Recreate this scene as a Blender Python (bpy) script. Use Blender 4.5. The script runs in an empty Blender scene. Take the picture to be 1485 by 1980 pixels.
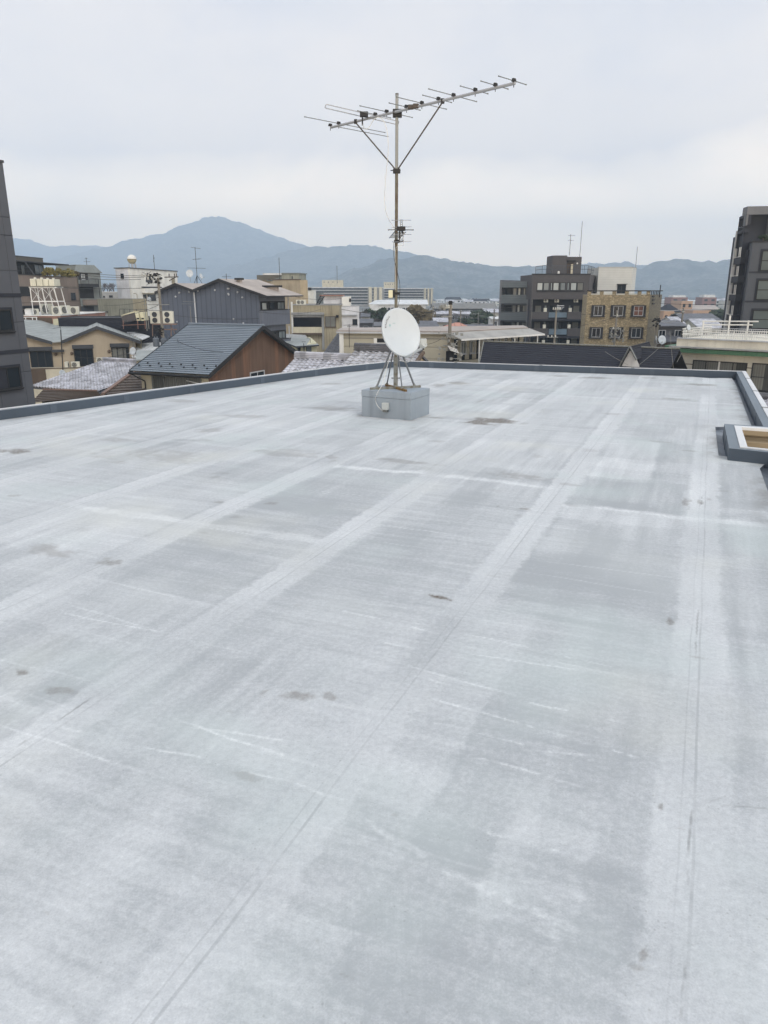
import bpy, math, random
from mathutils import Vector, noise, Matrix
R = math.radians
random.seed(7)
SC = bpy.context.scene
COL = SC.collection
# ---------------------------------------------------------------- camera model
CX, CY, FPX = 742.5, 990.0, 1420.0
PITCH = R(16.8)
CP, SP = math.cos(PITCH), math.sin(PITCH)
ZC = 1.6
GZ = -10.0
def ray(u, v):
    X = (u - CX) / FPX; U = (CY - v) / FPX
    return Vector((X, CP + U * SP, -SP + U * CP))
def P(u, v, D):
    d = ray(u, v); k = D / d.y
    return Vector((d.x * k, D, ZC + d.z * k))
def G(u, v, z=0.0):
    d = ray(u, v); k = (z - ZC) / d.z
    return Vector((d.x * k, d.y * k, z))
GA = R(23.2)
AV = Vector((math.sin(GA), math.cos(GA), 0))     # along the seams, away
BV = Vector((math.cos(GA), -math.sin(GA), 0))    # across, to the right
UP = Vector((0, 0, 1))
def st(u, v):
    p = G(u, v); return p.dot(BV), p.dot(AV)
# ---------------------------------------------------------------- objects
ORG = {}
def tag(o, label=None, cat=None, group=None, kind=None):
    if label: o['label'] = label
    if cat: o['category'] = cat
    if group: o['group'] = group
    if kind: o['kind'] = kind
    return o
def thing(name, label, cat, loc=(0, 0, 0), group=None, rz=0):
    o = bpy.data.objects.new(name, None); COL.objects.link(o)
    o.empty_display_size = .2
    o.location = loc; o.rotation_euler = (0, 0, rz)
    ORG[o.name] = Vector(loc) if rz == 0 else Vector(loc)
    return tag(o, label, cat, group)
def copy_tree(o, parent=None):
    c = o.copy(); COL.objects.link(c); c.parent = parent
    for ch in [x for x in o.children]:
        copy_tree(ch, c)
    return c
class Fr:
    """wall frame: origin at the left end (as seen), x along the wall, n outward"""
    def __init__(s, A, B):
        s.o = Vector((A[0], A[1], 0)); d = Vector((B[0] - A[0], B[1] - A[1], 0))
        s.L = d.length; s.x = d.normalized(); s.n = Vector((s.x.y, -s.x.x, 0))
    def at(s, a, z, w=0.0):
        p = s.o + s.x * a + s.n * w; p.z = z; return p
    def px(s, u, v):
        d = ray(u, v); k = (s.o - Vector((0, 0, ZC))).dot(s.n) / d.dot(s.n)
        p = Vector((0, 0, ZC)) + d * k
        return (p - s.o).dot(s.x), p.z
    def rect(s, u0, v0, u1, v1):
        um, vm = (u0 + u1) / 2, (v0 + v1) / 2
        a0 = s.px(u0, vm)[0]; a1 = s.px(u1, vm)[0]
        z1 = s.px(um, v0)[1]; z0 = s.px(um, v1)[1]
        return min(a0, a1), z0, max(a0, a1), z1
    def right(s, depth):   # frame of the wall running back from the right end
        B = s.o + s.x * s.L; return Fr(B, B - s.n * depth)
    def left(s, depth):
        return Fr(s.o - s.n * depth, s.o)
class MB:
    def __init__(s): s.v = []; s.f = []; s.m = []
    def poly(s, pts, m=0):
        i = len(s.v); s.v += [Vector(p) for p in pts]; s.f.append(tuple(range(i, i + len(pts)))); s.m.append(m); return s
    def hexa(s, b, t, m=0):
        i = len(s.v); s.v += [Vector(p) for p in b] + [Vector(p) for p in t]
        for f in ((3, 2, 1, 0), (4, 5, 6, 7), (0, 1, 5, 4), (1, 2, 6, 5), (2, 3, 7, 6), (3, 0, 4, 7)):
            s.f.append(tuple(i + k for k in f)); s.m.append(m)
        return s
    def box(s, x0, y0, z0, x1, y1, z1, m=0):
        return s.hexa([(x0, y0, z0), (x1, y0, z0), (x1, y1, z0), (x0, y1, z0)], [(x0, y0, z1), (x1, y0, z1), (x1, y1, z1), (x0, y1, z1)], m)
    def fbox(s, F, a0, z0, a1, z1, w0, w1, m=0):
        """box on a wall frame: a along, z up, w outward from w0 to w1"""
        q = [(a0, w1), (a1, w1), (a1, w0), (a0, w0)]
        return s.hexa([F.at(a, z0, w) for a, w in q], [F.at(a, z1, w) for a, w in q], m)
    def tube(s, p, q, r, r2=None, n=8, m=0, cap=True):
        p = Vector(p); q = Vector(q); d = (q - p)
        if d.length < 1e-6: return s
        d.normalize(); a = d.orthogonal().normalized(); b = d.cross(a)
        r2 = r if r2 is None else r2; i = len(s.v)
        for c, rr in ((p, r), (q, r2)):
            for k in range(n):
                t = 2 * math.pi * k / n; s.v.append(c + (a * math.cos(t) + b * math.sin(t)) * rr)
        for k in range(n):
            s.f.append((i + k, i + (k + 1) % n, i + n + (k + 1) % n, i + n + k)); s.m.append(m)
        if cap:
            s.f.append(tuple(i + n - 1 - k for k in range(n))); s.m.append(m)
            s.f.append(tuple(i + n + k for k in range(n))); s.m.append(m)
        return s
    def path(s, pts, r, n=6, m=0):
        pts = [Vector(p) for p in pts]; N = len(pts); i = len(s.v)
        prev = None
        for k, p in enumerate(pts):
            d = (pts[min(k + 1, N - 1)] - pts[max(k - 1, 0)]).normalized()
            a = d.orthogonal().normalized() if prev is None else (prev - d * prev.dot(d)).normalized()
            prev = a; b = d.cross(a)
            for j in range(n):
                t = 2 * math.pi * j / n; s.v.append(p + (a * math.cos(t) + b * math.sin(t)) * r)
        for k in range(N - 1):
            for j in range(n):
                s.f.append((i + k * n + j, i + k * n + (j + 1) % n, i + (k + 1) * n + (j + 1) % n, i + (k + 1) * n + j)); s.m.append(m)
        s.f.append(tuple(i + n - 1 - j for j in range(n))); s.m.append(m)
        s.f.append(tuple(i + (N - 1) * n + j for j in range(n))); s.m.append(m)
        return s
    def lathe(s, o, ax, prof, n=24, m=0):
        """prof: (radius, along axis)"""
        ax = Vector(ax).normalized(); a = ax.orthogonal().normalized(); b = ax.cross(a); o = Vector(o); i = len(s.v)
        for r, h in prof:
            for k in range(n):
                t = 2 * math.pi * k / n; s.v.append(o + ax * h + (a * math.cos(t) + b * math.sin(t)) * max(r, 1e-4))
        for j in range(len(prof) - 1):
            for k in range(n):
                s.f.append((i + j * n + k, i + j * n + (k + 1) % n, i + (j + 1) * n + (k + 1) % n, i + (j + 1) * n + k)); s.m.append(m)
        return s
    def prism(s, pts, z0, z1, m=0, mt=None):
        """vertical prism over a ccw footprint"""
        n = len(pts); mt = m if mt is None else mt
        s.poly([(p[0], p[1], z1) for p in pts], mt); s.poly([(p[0], p[1], z0) for p in reversed(pts)], m)
        for k in range(n):
            a, b = pts[k], pts[(k + 1) % n]
            s.poly([(a[0], a[1], z0), (b[0], b[1], z0), (b[0], b[1], z1), (a[0], a[1], z1)], m)
        return s
    def slab(s, pts, th, m=0, ms=None):
        """sheet through pts (any plane), thickened th along minus its normal"""
        pts = [Vector(p) for p in pts]; nrm = (pts[1] - pts[0]).cross(pts[-1] - pts[0]).normalized()
        if nrm.z < 0: pts.reverse(); nrm = -nrm
        lo = [p - nrm * th for p in pts]; ms = m if ms is None else ms
        s.poly(pts, m); s.poly(list(reversed(lo)), ms)
        for k in range(len(pts)):
            j = (k + 1) % len(pts); s.poly([lo[k], lo[j], pts[j], pts[k]], ms)
        return s
    def build(s, name, mats, parent=None, smooth=False, weld=False, bevel=0, label=None):
        me = bpy.data.meshes.new(name)
        org = ORG.get(parent.name, Vector()) if parent else Vector()
        me.from_pydata([tuple(v - org) for v in s.v], [], s.f)
        if not isinstance(mats, (list, tuple)): mats = [mats]
        for mm in mats: me.materials.append(M(mm) if isinstance(mm, str) else mm)
        me.polygons.foreach_set('material_index', s.m)
        me.update()
        uv = me.uv_layers.new(name='UVMap').data
        for p in me.polygons:
            nn = p.normal
            if abs(nn.z) > .96: t = Vector((1, 0, 0)); w = Vector((0, 1, 0))
            else:
                t = Vector((-nn.y, nn.x, 0)).normalized(); w = nn.cross(t)
                if w.z < 0: w = -w
            for li in p.loop_indices:
                c = me.vertices[me.loops[li].vertex_index].co + org
                uv[li].uv = (c.dot(t), c.dot(w))
        if smooth: me.polygons.foreach_set('use_smooth', [True] * len(me.polygons))
        o = bpy.data.objects.new(name, me); COL.objects.link(o)
        if parent: o.parent = parent
        ORG[o.name] = org
        if label: o['label'] = label
        if bevel:
            b = o.modifiers.new('bevel', 'BEVEL'); b.width = bevel; b.segments = 2; b.limit_method = 'ANGLE'
        return o
# ---------------------------------------------------------------- materials
MATS = {}
def srgb(r, g, b):
    f = lambda c: (c / 255 / 12.92) if c / 255 <= .04045 else ((c / 255 + .055) / 1.055) ** 2.4
    return (f(r), f(g), f(b), 1)
class NT:
    def __init__(s, name):
        s.mat = bpy.data.materials.new(name); s.mat.use_nodes = True
        s.t = s.mat.node_tree; s.n = s.t.nodes; s.l = s.t.links
        s.bsdf = s.n['Principled BSDF']; s.out = s.n['Material Output']
    def new(s, typ, **kw):
        x = s.n.new(typ)
        for k, v in kw.items(): setattr(x, k, v)
        return x
    def set(s, sock, v):
        if hasattr(v, 'is_output') or isinstance(v, bpy.types.NodeSocket): s.l.new(v, sock)
        else: sock.default_value = v
    def m(s, op, a, b=None, c=None, clamp=False):
        x = s.new('ShaderNodeMath', operation=op, use_clamp=clamp); s.set(x.inputs[0], a)
        if b is not None: s.set(x.inputs[1], b)
        if c is not None: s.set(x.inputs[2], c)
        return x.outputs[0]
    def mix(s, f, a, b, mode='MIX'):
        x = s.new('ShaderNodeMix', data_type='RGBA', blend_type=mode); s.set(x.inputs[0], f); s.set(x.inputs[6], a); s.set(x.inputs[7], b); return x.outputs[2]
    def uv(s):
        if not hasattr(s, '_uv'):
            x = s.new('ShaderNodeUVMap'); sp = s.new('ShaderNodeSeparateXYZ'); s.l.new(x.outputs[0], sp.inputs[0]); s._uv = (x.outputs[0], sp.outputs[0], sp.outputs[1])
        return s._uv
    def xyz(s, a, b, c=0.0):
        x = s.new('ShaderNodeCombineXYZ'); s.set(x.inputs[0], a); s.set(x.inputs[1], b); s.set(x.inputs[2], c); return x.outputs[0]
    def noise(s, vec, scale, det=3, rough=.55, dist=0):
        x = s.new('ShaderNodeTexNoise'); s.set(x.inputs['Vector'], vec); x.inputs['Scale'].default_value = scale
        x.inputs['Detail'].default_value = det; x.inputs['Roughness'].default_value = rough; x.inputs['Distortion'].default_value = dist
        return x.outputs[0]
    def sstep(s, x, e0, e1):
        y = s.new('ShaderNodeMapRange', interpolation_type='SMOOTHSTEP'); s.set(y.inputs[0], x)
        y.inputs[1].default_value = e0; y.inputs[2].default_value = e1; return y.outputs[0]
    def bump(s, h, dist=.01, st=1.0, nrm=None):
        x = s.new('ShaderNodeBump'); x.inputs['Distance'].default_value = dist; x.inputs['Strength'].default_value = st; s.set(x.inputs['Height'], h)
        if nrm is not None: s.l.new(nrm, x.inputs['Normal'])
        return x.outputs[0]
def defmat(name, rgb, rough=.7, var=.12, kind='plain', pitch=.3, metal=0.0, dirt=.25, line=.5, spec=.4, rgb2=None, bs=1.0):
    MATS[name] = (rgb, rough, var, kind, pitch, metal, dirt, line, spec, rgb2, bs, None)
def M(name):
    if isinstance(MATS[name], bpy.types.Material): return MATS[name]
    rgb, rough, var, kind, pitch, metal, dirt, line, spec, rgb2, bs, _ = MATS[name]
    t = NT(name); c = srgb(*rgb); uv, U, V = t.uv()
    geo = t.new('ShaderNodeNewGeometry'); pos = geo.outputs['Position']
    big = t.noise(pos, .6, 4); fine = t.noise(pos, 9, 3)
    streak = t.noise(t.xyz(t.m('MULTIPLY', U, 3.0), t.m('MULTIPLY', V, .22)), 1.6, 4)
    col = t.mix(t.sstep(big, .3, .7), tuple(x * (1 - var) for x in c[:3]) + (1,), tuple(min(1, x * (1 + var)) for x in c[:3]) + (1,))
    if dirt: col = t.mix(t.m('MULTIPLY', t.sstep(streak, .5, .78), dirt), col, tuple(x * .35 for x in c[:3]) + (1,))
    col = t.mix(t.m('MULTIPLY', t.sstep(fine, .35, .8), var * .6), col, tuple(x * .6 for x in c[:3]) + (1,))
    h = None
    if kind in ('vline', 'hline', 'slate'):
        q = t.m('FRACT', t.m('DIVIDE', U if kind == 'vline' else V, pitch))
        e = t.sstep(t.m('ABSOLUTE', t.m('SUBTRACT', q, .5)), .40, .47)
        col = t.mix(t.m('MULTIPLY', e, line), col, tuple(x * .3 for x in c[:3]) + (1,)); h = t.m('SUBTRACT', 1.0, e)
        if kind == 'slate':
            row = t.m('FLOOR', t.m('DIVIDE', V, pitch)); cell = t.m('FLOOR', t.m('ADD', t.m('DIVIDE', U, pitch * 2.2), t.m('MULTIPLY', row, .5)))
            wn = t.new('ShaderNodeTexWhiteNoise', noise_dimensions='2D'); t.l.new(t.xyz(row, cell), wn.inputs[0])
            col = t.mix(t.m('MULTIPLY', wn.outputs[0], .3), col, tuple(x * .5 for x in c[:3]) + (1,)); h = t.m('ADD', h, q)
    elif kind == 'corr':
        q = t.m('SINE', t.m('MULTIPLY', U, 2 * math.pi / pitch)); h = q
    elif kind == 'panel':
        a = t.sstep(t.m('ABSOLUTE', t.m('SUBTRACT', t.m('FRACT', t.m('DIVIDE', U, pitch)), .5)), .485, .492)
        b = t.sstep(t.m('ABSOLUTE', t.m('SUBTRACT', t.m('FRACT', t.m('DIVIDE', V, pitch * 1.6)), .5)), .485, .492)
        e = t.m('MAXIMUM', a, b); col = t.mix(t.m('MULTIPLY', e, line), col, tuple(x * .3 for x in c[:3]) + (1,)); h = t.m('SUBTRACT', 1.0, e)
    elif kind == 'tile':   # small brick tiles
        br = t.new('ShaderNodeTexBrick'); t.l.new(uv, br.inputs['Vector']); br.inputs['Scale'].default_value = 1 / pitch
        br.inputs['Color1'].default_value = c; br.inputs['Color2'].default_value = tuple(x * .78 for x in c[:3]) + (1,); br.inputs['Mortar'].default_value = tuple(x * .6 for x in c[:3]) + (1,)
        br.inputs['Brick Width'].default_value = 1.0; br.inputs['Row Height'].default_value = .5; br.inputs['Mortar Size'].default_value = .04
        col = t.mix(.6, col, br.outputs[0])
    elif kind == 'stone':
        vo = t.new('ShaderNodeTexVoronoi', feature='F1'); t.l.new(t.xyz(t.m('MULTIPLY', U, 2.6), t.m('MULTIPLY', V, 5.0)), vo.inputs['Vector']); vo.inputs['Scale'].default_value = 1 / pitch
        hs = t.new('ShaderNodeSeparateColor'); t.l.new(vo.outputs['Color'], hs.inputs[0])
        c2 = srgb(*rgb2); col = t.mix(hs.outputs[0], c, c2); ve = t.new('ShaderNodeTexVoronoi', feature='DISTANCE_TO_EDGE')
        t.l.new(t.xyz(t.m('MULTIPLY', U, 2.6), t.m('MULTIPLY', V, 5.0)), ve.inputs['Vector']); ve.inputs['Scale'].default_value = 1 / pitch
        e = t.sstep(ve.outputs[0], .02, .12); col = t.mix(e, tuple(x * .45 for x in c[:3]) + (1,), col)
        col = t.mix(t.m('MULTIPLY', t.sstep(big, .4, .7), .3), col, tuple(x * .55 for x in c[:3]) + (1,)); h = e
    elif kind == 'wood':   # stained boards, some a redder brown
        b = t.m('FLOOR', t.m('DIVIDE', U, .45)); wn = t.new('ShaderNodeTexWhiteNoise', noise_dimensions='1D'); t.set(wn.inputs['W'], b)
        col = t.mix(t.sstep(wn.outputs[0], .45, .95), col, srgb(*rgb2))
        q = t.m('FRACT', t.m('DIVIDE', U, .09)); e = t.sstep(t.m('ABSOLUTE', t.m('SUBTRACT', q, .5)), .4, .48)
        col = t.mix(t.m('MULTIPLY', e, .45), col, (.02, .012, .008, 1)); h = t.m('SUBTRACT', 1.0, e)
        col = t.mix(t.m('MULTIPLY', t.sstep(streak, .35, .7), .5), col, tuple(x * .55 for x in c[:3]) + (1,))
    elif kind == 'conc':   # weathered concrete with run-off streaks
        s2 = t.noise(t.xyz(t.m('MULTIPLY', U, 5.0), t.m('MULTIPLY', V, .35)), 1.0, 5, .65)
        col = t.mix(t.m('MULTIPLY', t.sstep(s2, .45, .7), .55), col, srgb(*(rgb2 or (70, 66, 58))))
    elif kind == 'mottle':
        vo = t.new('ShaderNodeTexVoronoi', feature='F1'); t.l.new(pos, vo.inputs['Vector']); vo.inputs['Scale'].default_value = 3.3
        hs = t.new('ShaderNodeSeparateColor'); t.l.new(vo.outputs['Color'], hs.inputs[0])
        col = t.mix(t.m('MULTIPLY', t.sstep(hs.outputs[0], .35, .9), .6), col, tuple(x * .42 for x in c[:3]) + (1,)); col = t.mix(t.m('MULTIPLY', t.sstep(hs.outputs[1], .7, 1.0), .2), col, tuple(min(.8, x * 1.5) for x in c[:3]) + (1,))
    elif kind == 'rust':
        col = t.mix(t.sstep(t.noise(pos, 14, 5, .7), .45, .62), col, srgb(*(rgb2 or (110, 70, 45))))
    elif kind == 'curtain':
        q = t.m('SINE', t.m('ADD', t.m('MULTIPLY', U, 40.0), t.m('MULTIPLY', t.noise(t.xyz(U, 0.0), 3), 12.0)))
        blk = t.m('FLOOR', t.m('DIVIDE', U, pitch)); wn = t.new('ShaderNodeTexWhiteNoise', noise_dimensions='1D'); t.set(wn.inputs['W'], blk)
        col = t.mix(t.m('MULTIPLY', t.m('ADD', q, 1.0), .22), col, tuple(x * .4 for x in c[:3]) + (1,))
        col = t.mix(t.sstep(wn.outputs[0], .5, .9), col, srgb(*(rgb2 or (30, 34, 40))))
    t.set(t.bsdf.inputs['Base Color'], col)
    t.bsdf.inputs['Roughness'].default_value = rough; t.bsdf.inputs['Metallic'].default_value = metal
    t.bsdf.inputs['Specular IOR Level'].default_value = spec
    n1 = t.bump(fine, .004, .5)
    t.set(t.bsdf.inputs['Normal'], t.bump(h, .02 * bs, .8, n1) if h is not None else n1)
    MATS[name] = t.mat
    return t.mat
# name, sRGB base colour
for a in [
 ('white_paint', (214, 215, 212)), ('cream', (196, 190, 168)), ('white_panel', (206, 208, 208)), ('off_white', (190, 190, 182)),
 ('grey_wall', (104, 107, 112)), ('beige_wall', (158, 144, 116)), ('pale_beige', (196, 190, 172)),
 ('greygreen', (116, 122, 121)), ('tan', (176, 160, 132)), ('ac_white', (206, 206, 194)), ('ac_cream', (204, 200, 172)),
 ('dark_frame', (40, 42, 46)), ('light_frame', (176, 180, 184)), ('dark_grey', (62, 66, 72)), ('near_black', (26, 28, 32)),
 ('black_box', (34, 35, 38)), ('roof_felt', (120, 120, 118)), ('roof_felt3', (156, 156, 153)), ('terracotta', (138, 104, 92)), ('brown_trim', (88, 76, 66))]:
    defmat(a[0], a[1])
defmat('pale_wall', (210, 212, 216), dirt=.35)
defmat('white_bldg', (222, 222, 216), dirt=.2)
defmat('tower_panel', (80, 84, 92), kind='panel', pitch=1.6, var=.05, dirt=.08, line=.4, rough=.6)
defmat('tower_grey', (70, 75, 83), kind='plain', var=.04, dirt=.08, rough=.6)
defmat('tower_dark', (40, 44, 54), var=.05, dirt=.05)
defmat('dark_tile', (78, 76, 78), kind='tile', pitch=.25, var=.05, dirt=.1)
defmat('grey_tile', (98, 106, 110), kind='hline', pitch=.3, var=.05, dirt=.1, line=.35)
defmat('taupe', (128, 116, 107), kind='panel', pitch=3.0, var=.06, dirt=.22)
defmat('taupe_dark', (92, 90, 82), var=.08)
defmat('conc_old', (156, 148, 126), kind='conc', rgb2=(92, 84, 66))
defmat('conc_green', (142, 144, 132), kind='conc', rgb2=(104, 108, 100))
defmat('conc_grey', (150, 152, 152), kind='conc', rgb2=(110, 112, 112))
defmat('tan_wall', (168, 156, 134), kind='conc', rgb2=(146, 128, 104))
defmat('corr_blue', (84, 92, 106), kind='vline', pitch=.62, var=.05, dirt=.08, line=.55)
defmat('corr_blue_side', (100, 106, 118), kind='vline', pitch=.3, var=.05, dirt=.08, line=.5)
defmat('wood_board', (106, 86, 74), kind='wood', rgb2=(134, 100, 80), rough=.8)
defmat('siding_beige', (170, 166, 150), kind='hline', pitch=.9, var=.05, dirt=.12, line=.3)
defmat('siding_tan', (148, 134, 110), kind='hline', pitch=.46, var=.04, dirt=.1, line=.6)
defmat('siding_pale', (198, 200, 196), kind='hline', pitch=.28, var=.04, dirt=.1, line=.3)
defmat('siding_yellow', (206, 202, 172), kind='vline', pitch=.45, var=.04, dirt=.12, line=.35)
defmat('beige_stucco', (166, 155, 137), var=.06, dirt=.18)
defmat('stone_clad', (180, 166, 136), kind='stone', rgb2=(128, 116, 90), pitch=.7)
defmat('stone_side', (132, 124, 104), kind='stone', rgb2=(104, 98, 84), pitch=1.0)
defmat('metal_blue_roof', (114, 125, 136), rough=.42, spec=.6, var=.06, dirt=.15)
defmat('slate_dark', (48, 51, 60), kind='slate', pitch=.26, rough=.8, line=.35, var=.06, spec=.25)
defmat('slate_grey', (158, 164, 164), kind='slate', pitch=.5, line=.35, var=.08)
defmat('slate_brown', (84, 74, 66), kind='hline', pitch=.3, line=.7)
defmat('roof_pinkgrey', (168, 160, 154), kind='hline', pitch=.5, line=.2)
defmat('white_metal_roof', (214, 218, 220), kind='vline', pitch=.5, rough=.5, line=.35, dirt=.3)
defmat('tile_light', (172, 174, 180), kind='mottle', rough=.5, var=.2, spec=.5, dirt=.1)
defmat('tile_dark', (90, 93, 100), kind='mottle', rough=.5, var=.25, spec=.5)
defmat('tile_mid', (182, 184, 192), kind='mottle', rough=.55, var=.25, spec=.4)
defmat('rust_edge', (132, 116, 108), kind='rust', rgb2=(120, 88, 74))
defmat('green_trim', (78, 118, 92), kind='conc', rgb2=(60, 92, 74), rough=.6)
defmat('brick_far', (128, 96, 90), var=.05, dirt=.1)
defmat('orange_far', (172, 144, 122), var=.05)
defmat('salmon', (186, 136, 120), kind='vline', pitch=1.2, line=.5)
defmat('glass_dark', (38, 45, 52), rough=.25, var=.05, dirt=0, spec=.12)
defmat('glass_green', (78, 90, 92), rough=.3, var=.1, dirt=0, spec=.3)
defmat('glass_black', (16, 18, 26), rough=.25, var=.05, dirt=0, spec=.5)
defmat('glass_curtain', (120, 122, 118), kind='curtain', pitch=.9, rough=.2, rgb2=(40, 46, 50), spec=.7, dirt=0)
defmat('glass_grey', (118, 128, 132), kind='curtain', pitch=1.1, rough=.2, rgb2=(60, 70, 74), spec=.7, dirt=0)
defmat('glass_white', (178, 186, 186), kind='curtain', pitch=1.5, rough=.25, rgb2=(120, 130, 132), spec=.7, dirt=0)
defmat('glass_red', (92, 52, 42), rough=.3, dirt=0)
defmat('frosted_blue', (104, 122, 136), kind='vline', pitch=.12, rough=.3, line=.3)
defmat('galv', (138, 142, 142), rough=.45, metal=.6, var=.12, dirt=.2)
defmat('galv_dark', (104, 110, 116), rough=.5, metal=.3, var=.12, dirt=.2)
defmat('cream_wall', (208, 205, 192))
defmat('galv_rust', (104, 102, 90), kind='rust', rgb2=(86, 74, 62), rough=.7)
defmat('galv_dull', (126, 130, 128), kind='rust', rgb2=(104, 100, 86), rough=.65)
defmat('rusty', (124, 104, 66), kind='rust', rgb2=(96, 70, 44), rough=.85)
defmat('alu', (176, 178, 182), rough=.35, metal=.7, var=.05, dirt=.1)
defmat('alu_dark', (112, 116, 116), rough=.4, metal=.5)
defmat('plastic_black', (30, 31, 34), rough=.55, dirt=0)
defmat('strut_brown', (72, 66, 62), rough=.6)
defmat('dish_white', (186, 194, 200), rough=.4, var=.03, dirt=.08)
defmat('lnb_grey', (176, 182, 182), rough=.5, dirt=.1)
defmat('cable_white', (196, 198, 196), rough=.5, dirt=.1)
defmat('cable_dark', (44, 46, 50), rough=.6)
defmat('text_dark', (54, 36, 44), rough=.6, dirt=0)
defmat('text_pale', (150, 176, 180), rough=.6, dirt=0)
defmat('pole_conc', (126, 122, 114), rough=.8)
defmat('trans_grey', (104, 112, 122), kind='vline', pitch=.12, line=.35)
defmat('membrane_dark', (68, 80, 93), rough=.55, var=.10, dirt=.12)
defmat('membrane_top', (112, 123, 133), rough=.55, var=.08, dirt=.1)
defmat('gutter_floor', (112, 120, 130), rough=.5, var=.25, kind='conc', rgb2=(52, 58, 66))
defmat('membrane_lap', (76, 88, 101), rough=.5, var=.15, dirt=.3)
defmat('trim_white', (208, 211, 214), rough=.45, var=.06, dirt=.15)
defmat('pedestal_paint', (140, 151, 161), rough=.6, var=.12, dirt=.5)
defmat('bark', (84, 76, 70), rough=.9)
defmat('leaf_dark', (52, 66, 48), rough=.8, var=.35)
defmat('leaf_brown', (98, 88, 64), rough=.8, var=.3)
defmat('leaf_yellow', (132, 124, 72), rough=.8, var=.3)
defmat('twig', (92, 86, 86), rough=.9)
defmat('city_ground', (118, 119, 116), rough=.9, var=.3)
defmat('asphalt', (84, 86, 88), rough=.9)
defmat('solar_dark', (38, 44, 58), rough=.3, spec=.6)
defmat('tank_cream', (204, 202, 184), rough=.55, dirt=.3)
defmat('tank_bottom', (170, 164, 136), rough=.6)
# ================================================================= our roof
HP = .12; ZG = -.035
def offset(path, w, closed=True):
    out = []; n = len(path)
    for i in range(n):
        p = path[i]; a = path[i - 1]; b = path[(i + 1) % n]
        d1 = (p - a).normalized(); d2 = (b - p).normalized()
        n1 = Vector((-d1.y, d1.x, 0)); n2 = Vector((-d2.y, d2.x, 0))
        m = (n1 + n2).normalized(); out.append(p + m * (w / max(.3, m.dot(n1))))
    return out
def flat(p, z=0): return Vector((p.x, p.y, z))
inner_px = [(0, 794), (160, 774), (300, 755.5), (450, 736), (560, 721.5), (660, 709.5), (772, 698.5)]
inner = [flat(G(u, v, HP)) for u, v in inner_px]
d0 = (inner[0] - inner[1]).normalized(); left_far = inner[0] + d0 * 14
ir0 = flat(G(1424, 718.6, HP)); ir1 = flat(G(1476, 824.4, HP))
dr = (ir1 - ir0).normalized()
p1 = flat(G(1400.5, 819.4, HP)); p2 = flat(G(1410, 866.7, HP)); p2r = flat(G(1485, 874.5, HP))
dn = (p2r - p2).normalized()
# where the right parapet starts again south of the notch
den = dn.x * dr.y - dn.y * dr.x; w = ir0 - p2
k = (w.x * dr.y - w.y * dr.x) / den; p3 = p2 + dn * k
p4 = ir0 + dr * ((ir0.y + 6) / -dr.y)
inner = [left_far] + inner + [ir0, ir1, p1, p2, p3, p4, Vector((left_far.x, -6, 0))]
mid = offset(inner, .10); outer = offset(inner, .17)
bld = thing('flat_roof_building', 'building under the camera with its painted flat roof edged by a low blue grey parapet', 'building', (0, 0, GZ))
b = MB(); N = len(inner)
for i in range(N):
    j = (i + 1) % N
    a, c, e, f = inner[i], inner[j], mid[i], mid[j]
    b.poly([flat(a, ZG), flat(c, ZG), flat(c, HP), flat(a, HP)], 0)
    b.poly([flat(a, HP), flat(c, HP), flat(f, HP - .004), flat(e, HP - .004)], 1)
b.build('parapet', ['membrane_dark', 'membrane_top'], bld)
b = MB()
for i in range(N):
    j = (i + 1) % N; e, f, g, h = mid[i], mid[j], outer[i], outer[j]
    b.poly([flat(e, HP - .01), flat(f, HP - .01), flat(f, HP + .006), flat(e, HP + .006)])
    b.poly([flat(e, HP + .006), flat(f, HP + .006), flat(h, HP + .002), flat(g, HP + .002)])
    b.poly([flat(g, HP + .002), flat(h, HP + .002), flat(h, HP - .09), flat(g, HP - .09)])
b.build('white_trim', 'trim_white', bld)
wall_o = offset(inner, .155)
b = MB()
for i in range(N):
    j = (i + 1) % N; b.poly([flat(wall_o[i], GZ), flat(wall_o[j], GZ), flat(wall_o[j], HP - .02), flat(wall_o[i], HP - .02)])
b.build('wall', 'grey_wall', bld)
b = MB(); b.poly([flat(p, ZG) for p in reversed(inner)]); b.build('gutter_floor', 'gutter_floor', bld)
tj = MB()
for i in range(N):
    a, c = mid[i], mid[(i + 1) % N]; L_ = (c - a).length; dd_ = (c - a).normalized(); nn_ = Vector((-dd_.y, dd_.x, 0))
    for k in range(1, int(L_ / 1.8) + 1):
        p = a + dd_ * (k * 1.8 - .5); q0 = p - nn_ * .003
        tj.hexa([flat(q0 - dd_ * .03, HP - .012), flat(q0 + dd_ * .03, HP - .012), flat(q0 + dd_ * .03 + nn_ * .076, HP - .012), flat(q0 - dd_ * .03 + nn_ * .076, HP - .012)], [flat(q0 - dd_ * .03, HP + .010), flat(q0 + dd_ * .03, HP + .010), flat(q0 + dd_ * .03 + nn_ * .076, HP + .007), flat(q0 - dd_ * .03 + nn_ * .076, HP + .007)])
tag(tj.build('trim_joint', 'galv', bld), kind='stuff')
pj = MB()
for i in range(N):
    a, c = inner[i], inner[(i + 1) % N]; L_ = (c - a).length; dd_ = (c - a).normalized(); nn_ = Vector((dd_.y, -dd_.x, 0)) * .004
    for k in range(1, int(L_ / 1.12) + 1):
        p = a + dd_ * (k * 1.12 - .4); e = dd_ * .045
        pj.hexa([flat(p - e, ZG), flat(p + e, ZG), flat(p + e + nn_, ZG), flat(p - e + nn_, ZG)][::-1], [flat(p - e, HP - .002), flat(p + e, HP - .002), flat(p + e + nn_, HP - .002), flat(p - e + nn_, HP - .002)][::-1])
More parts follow.
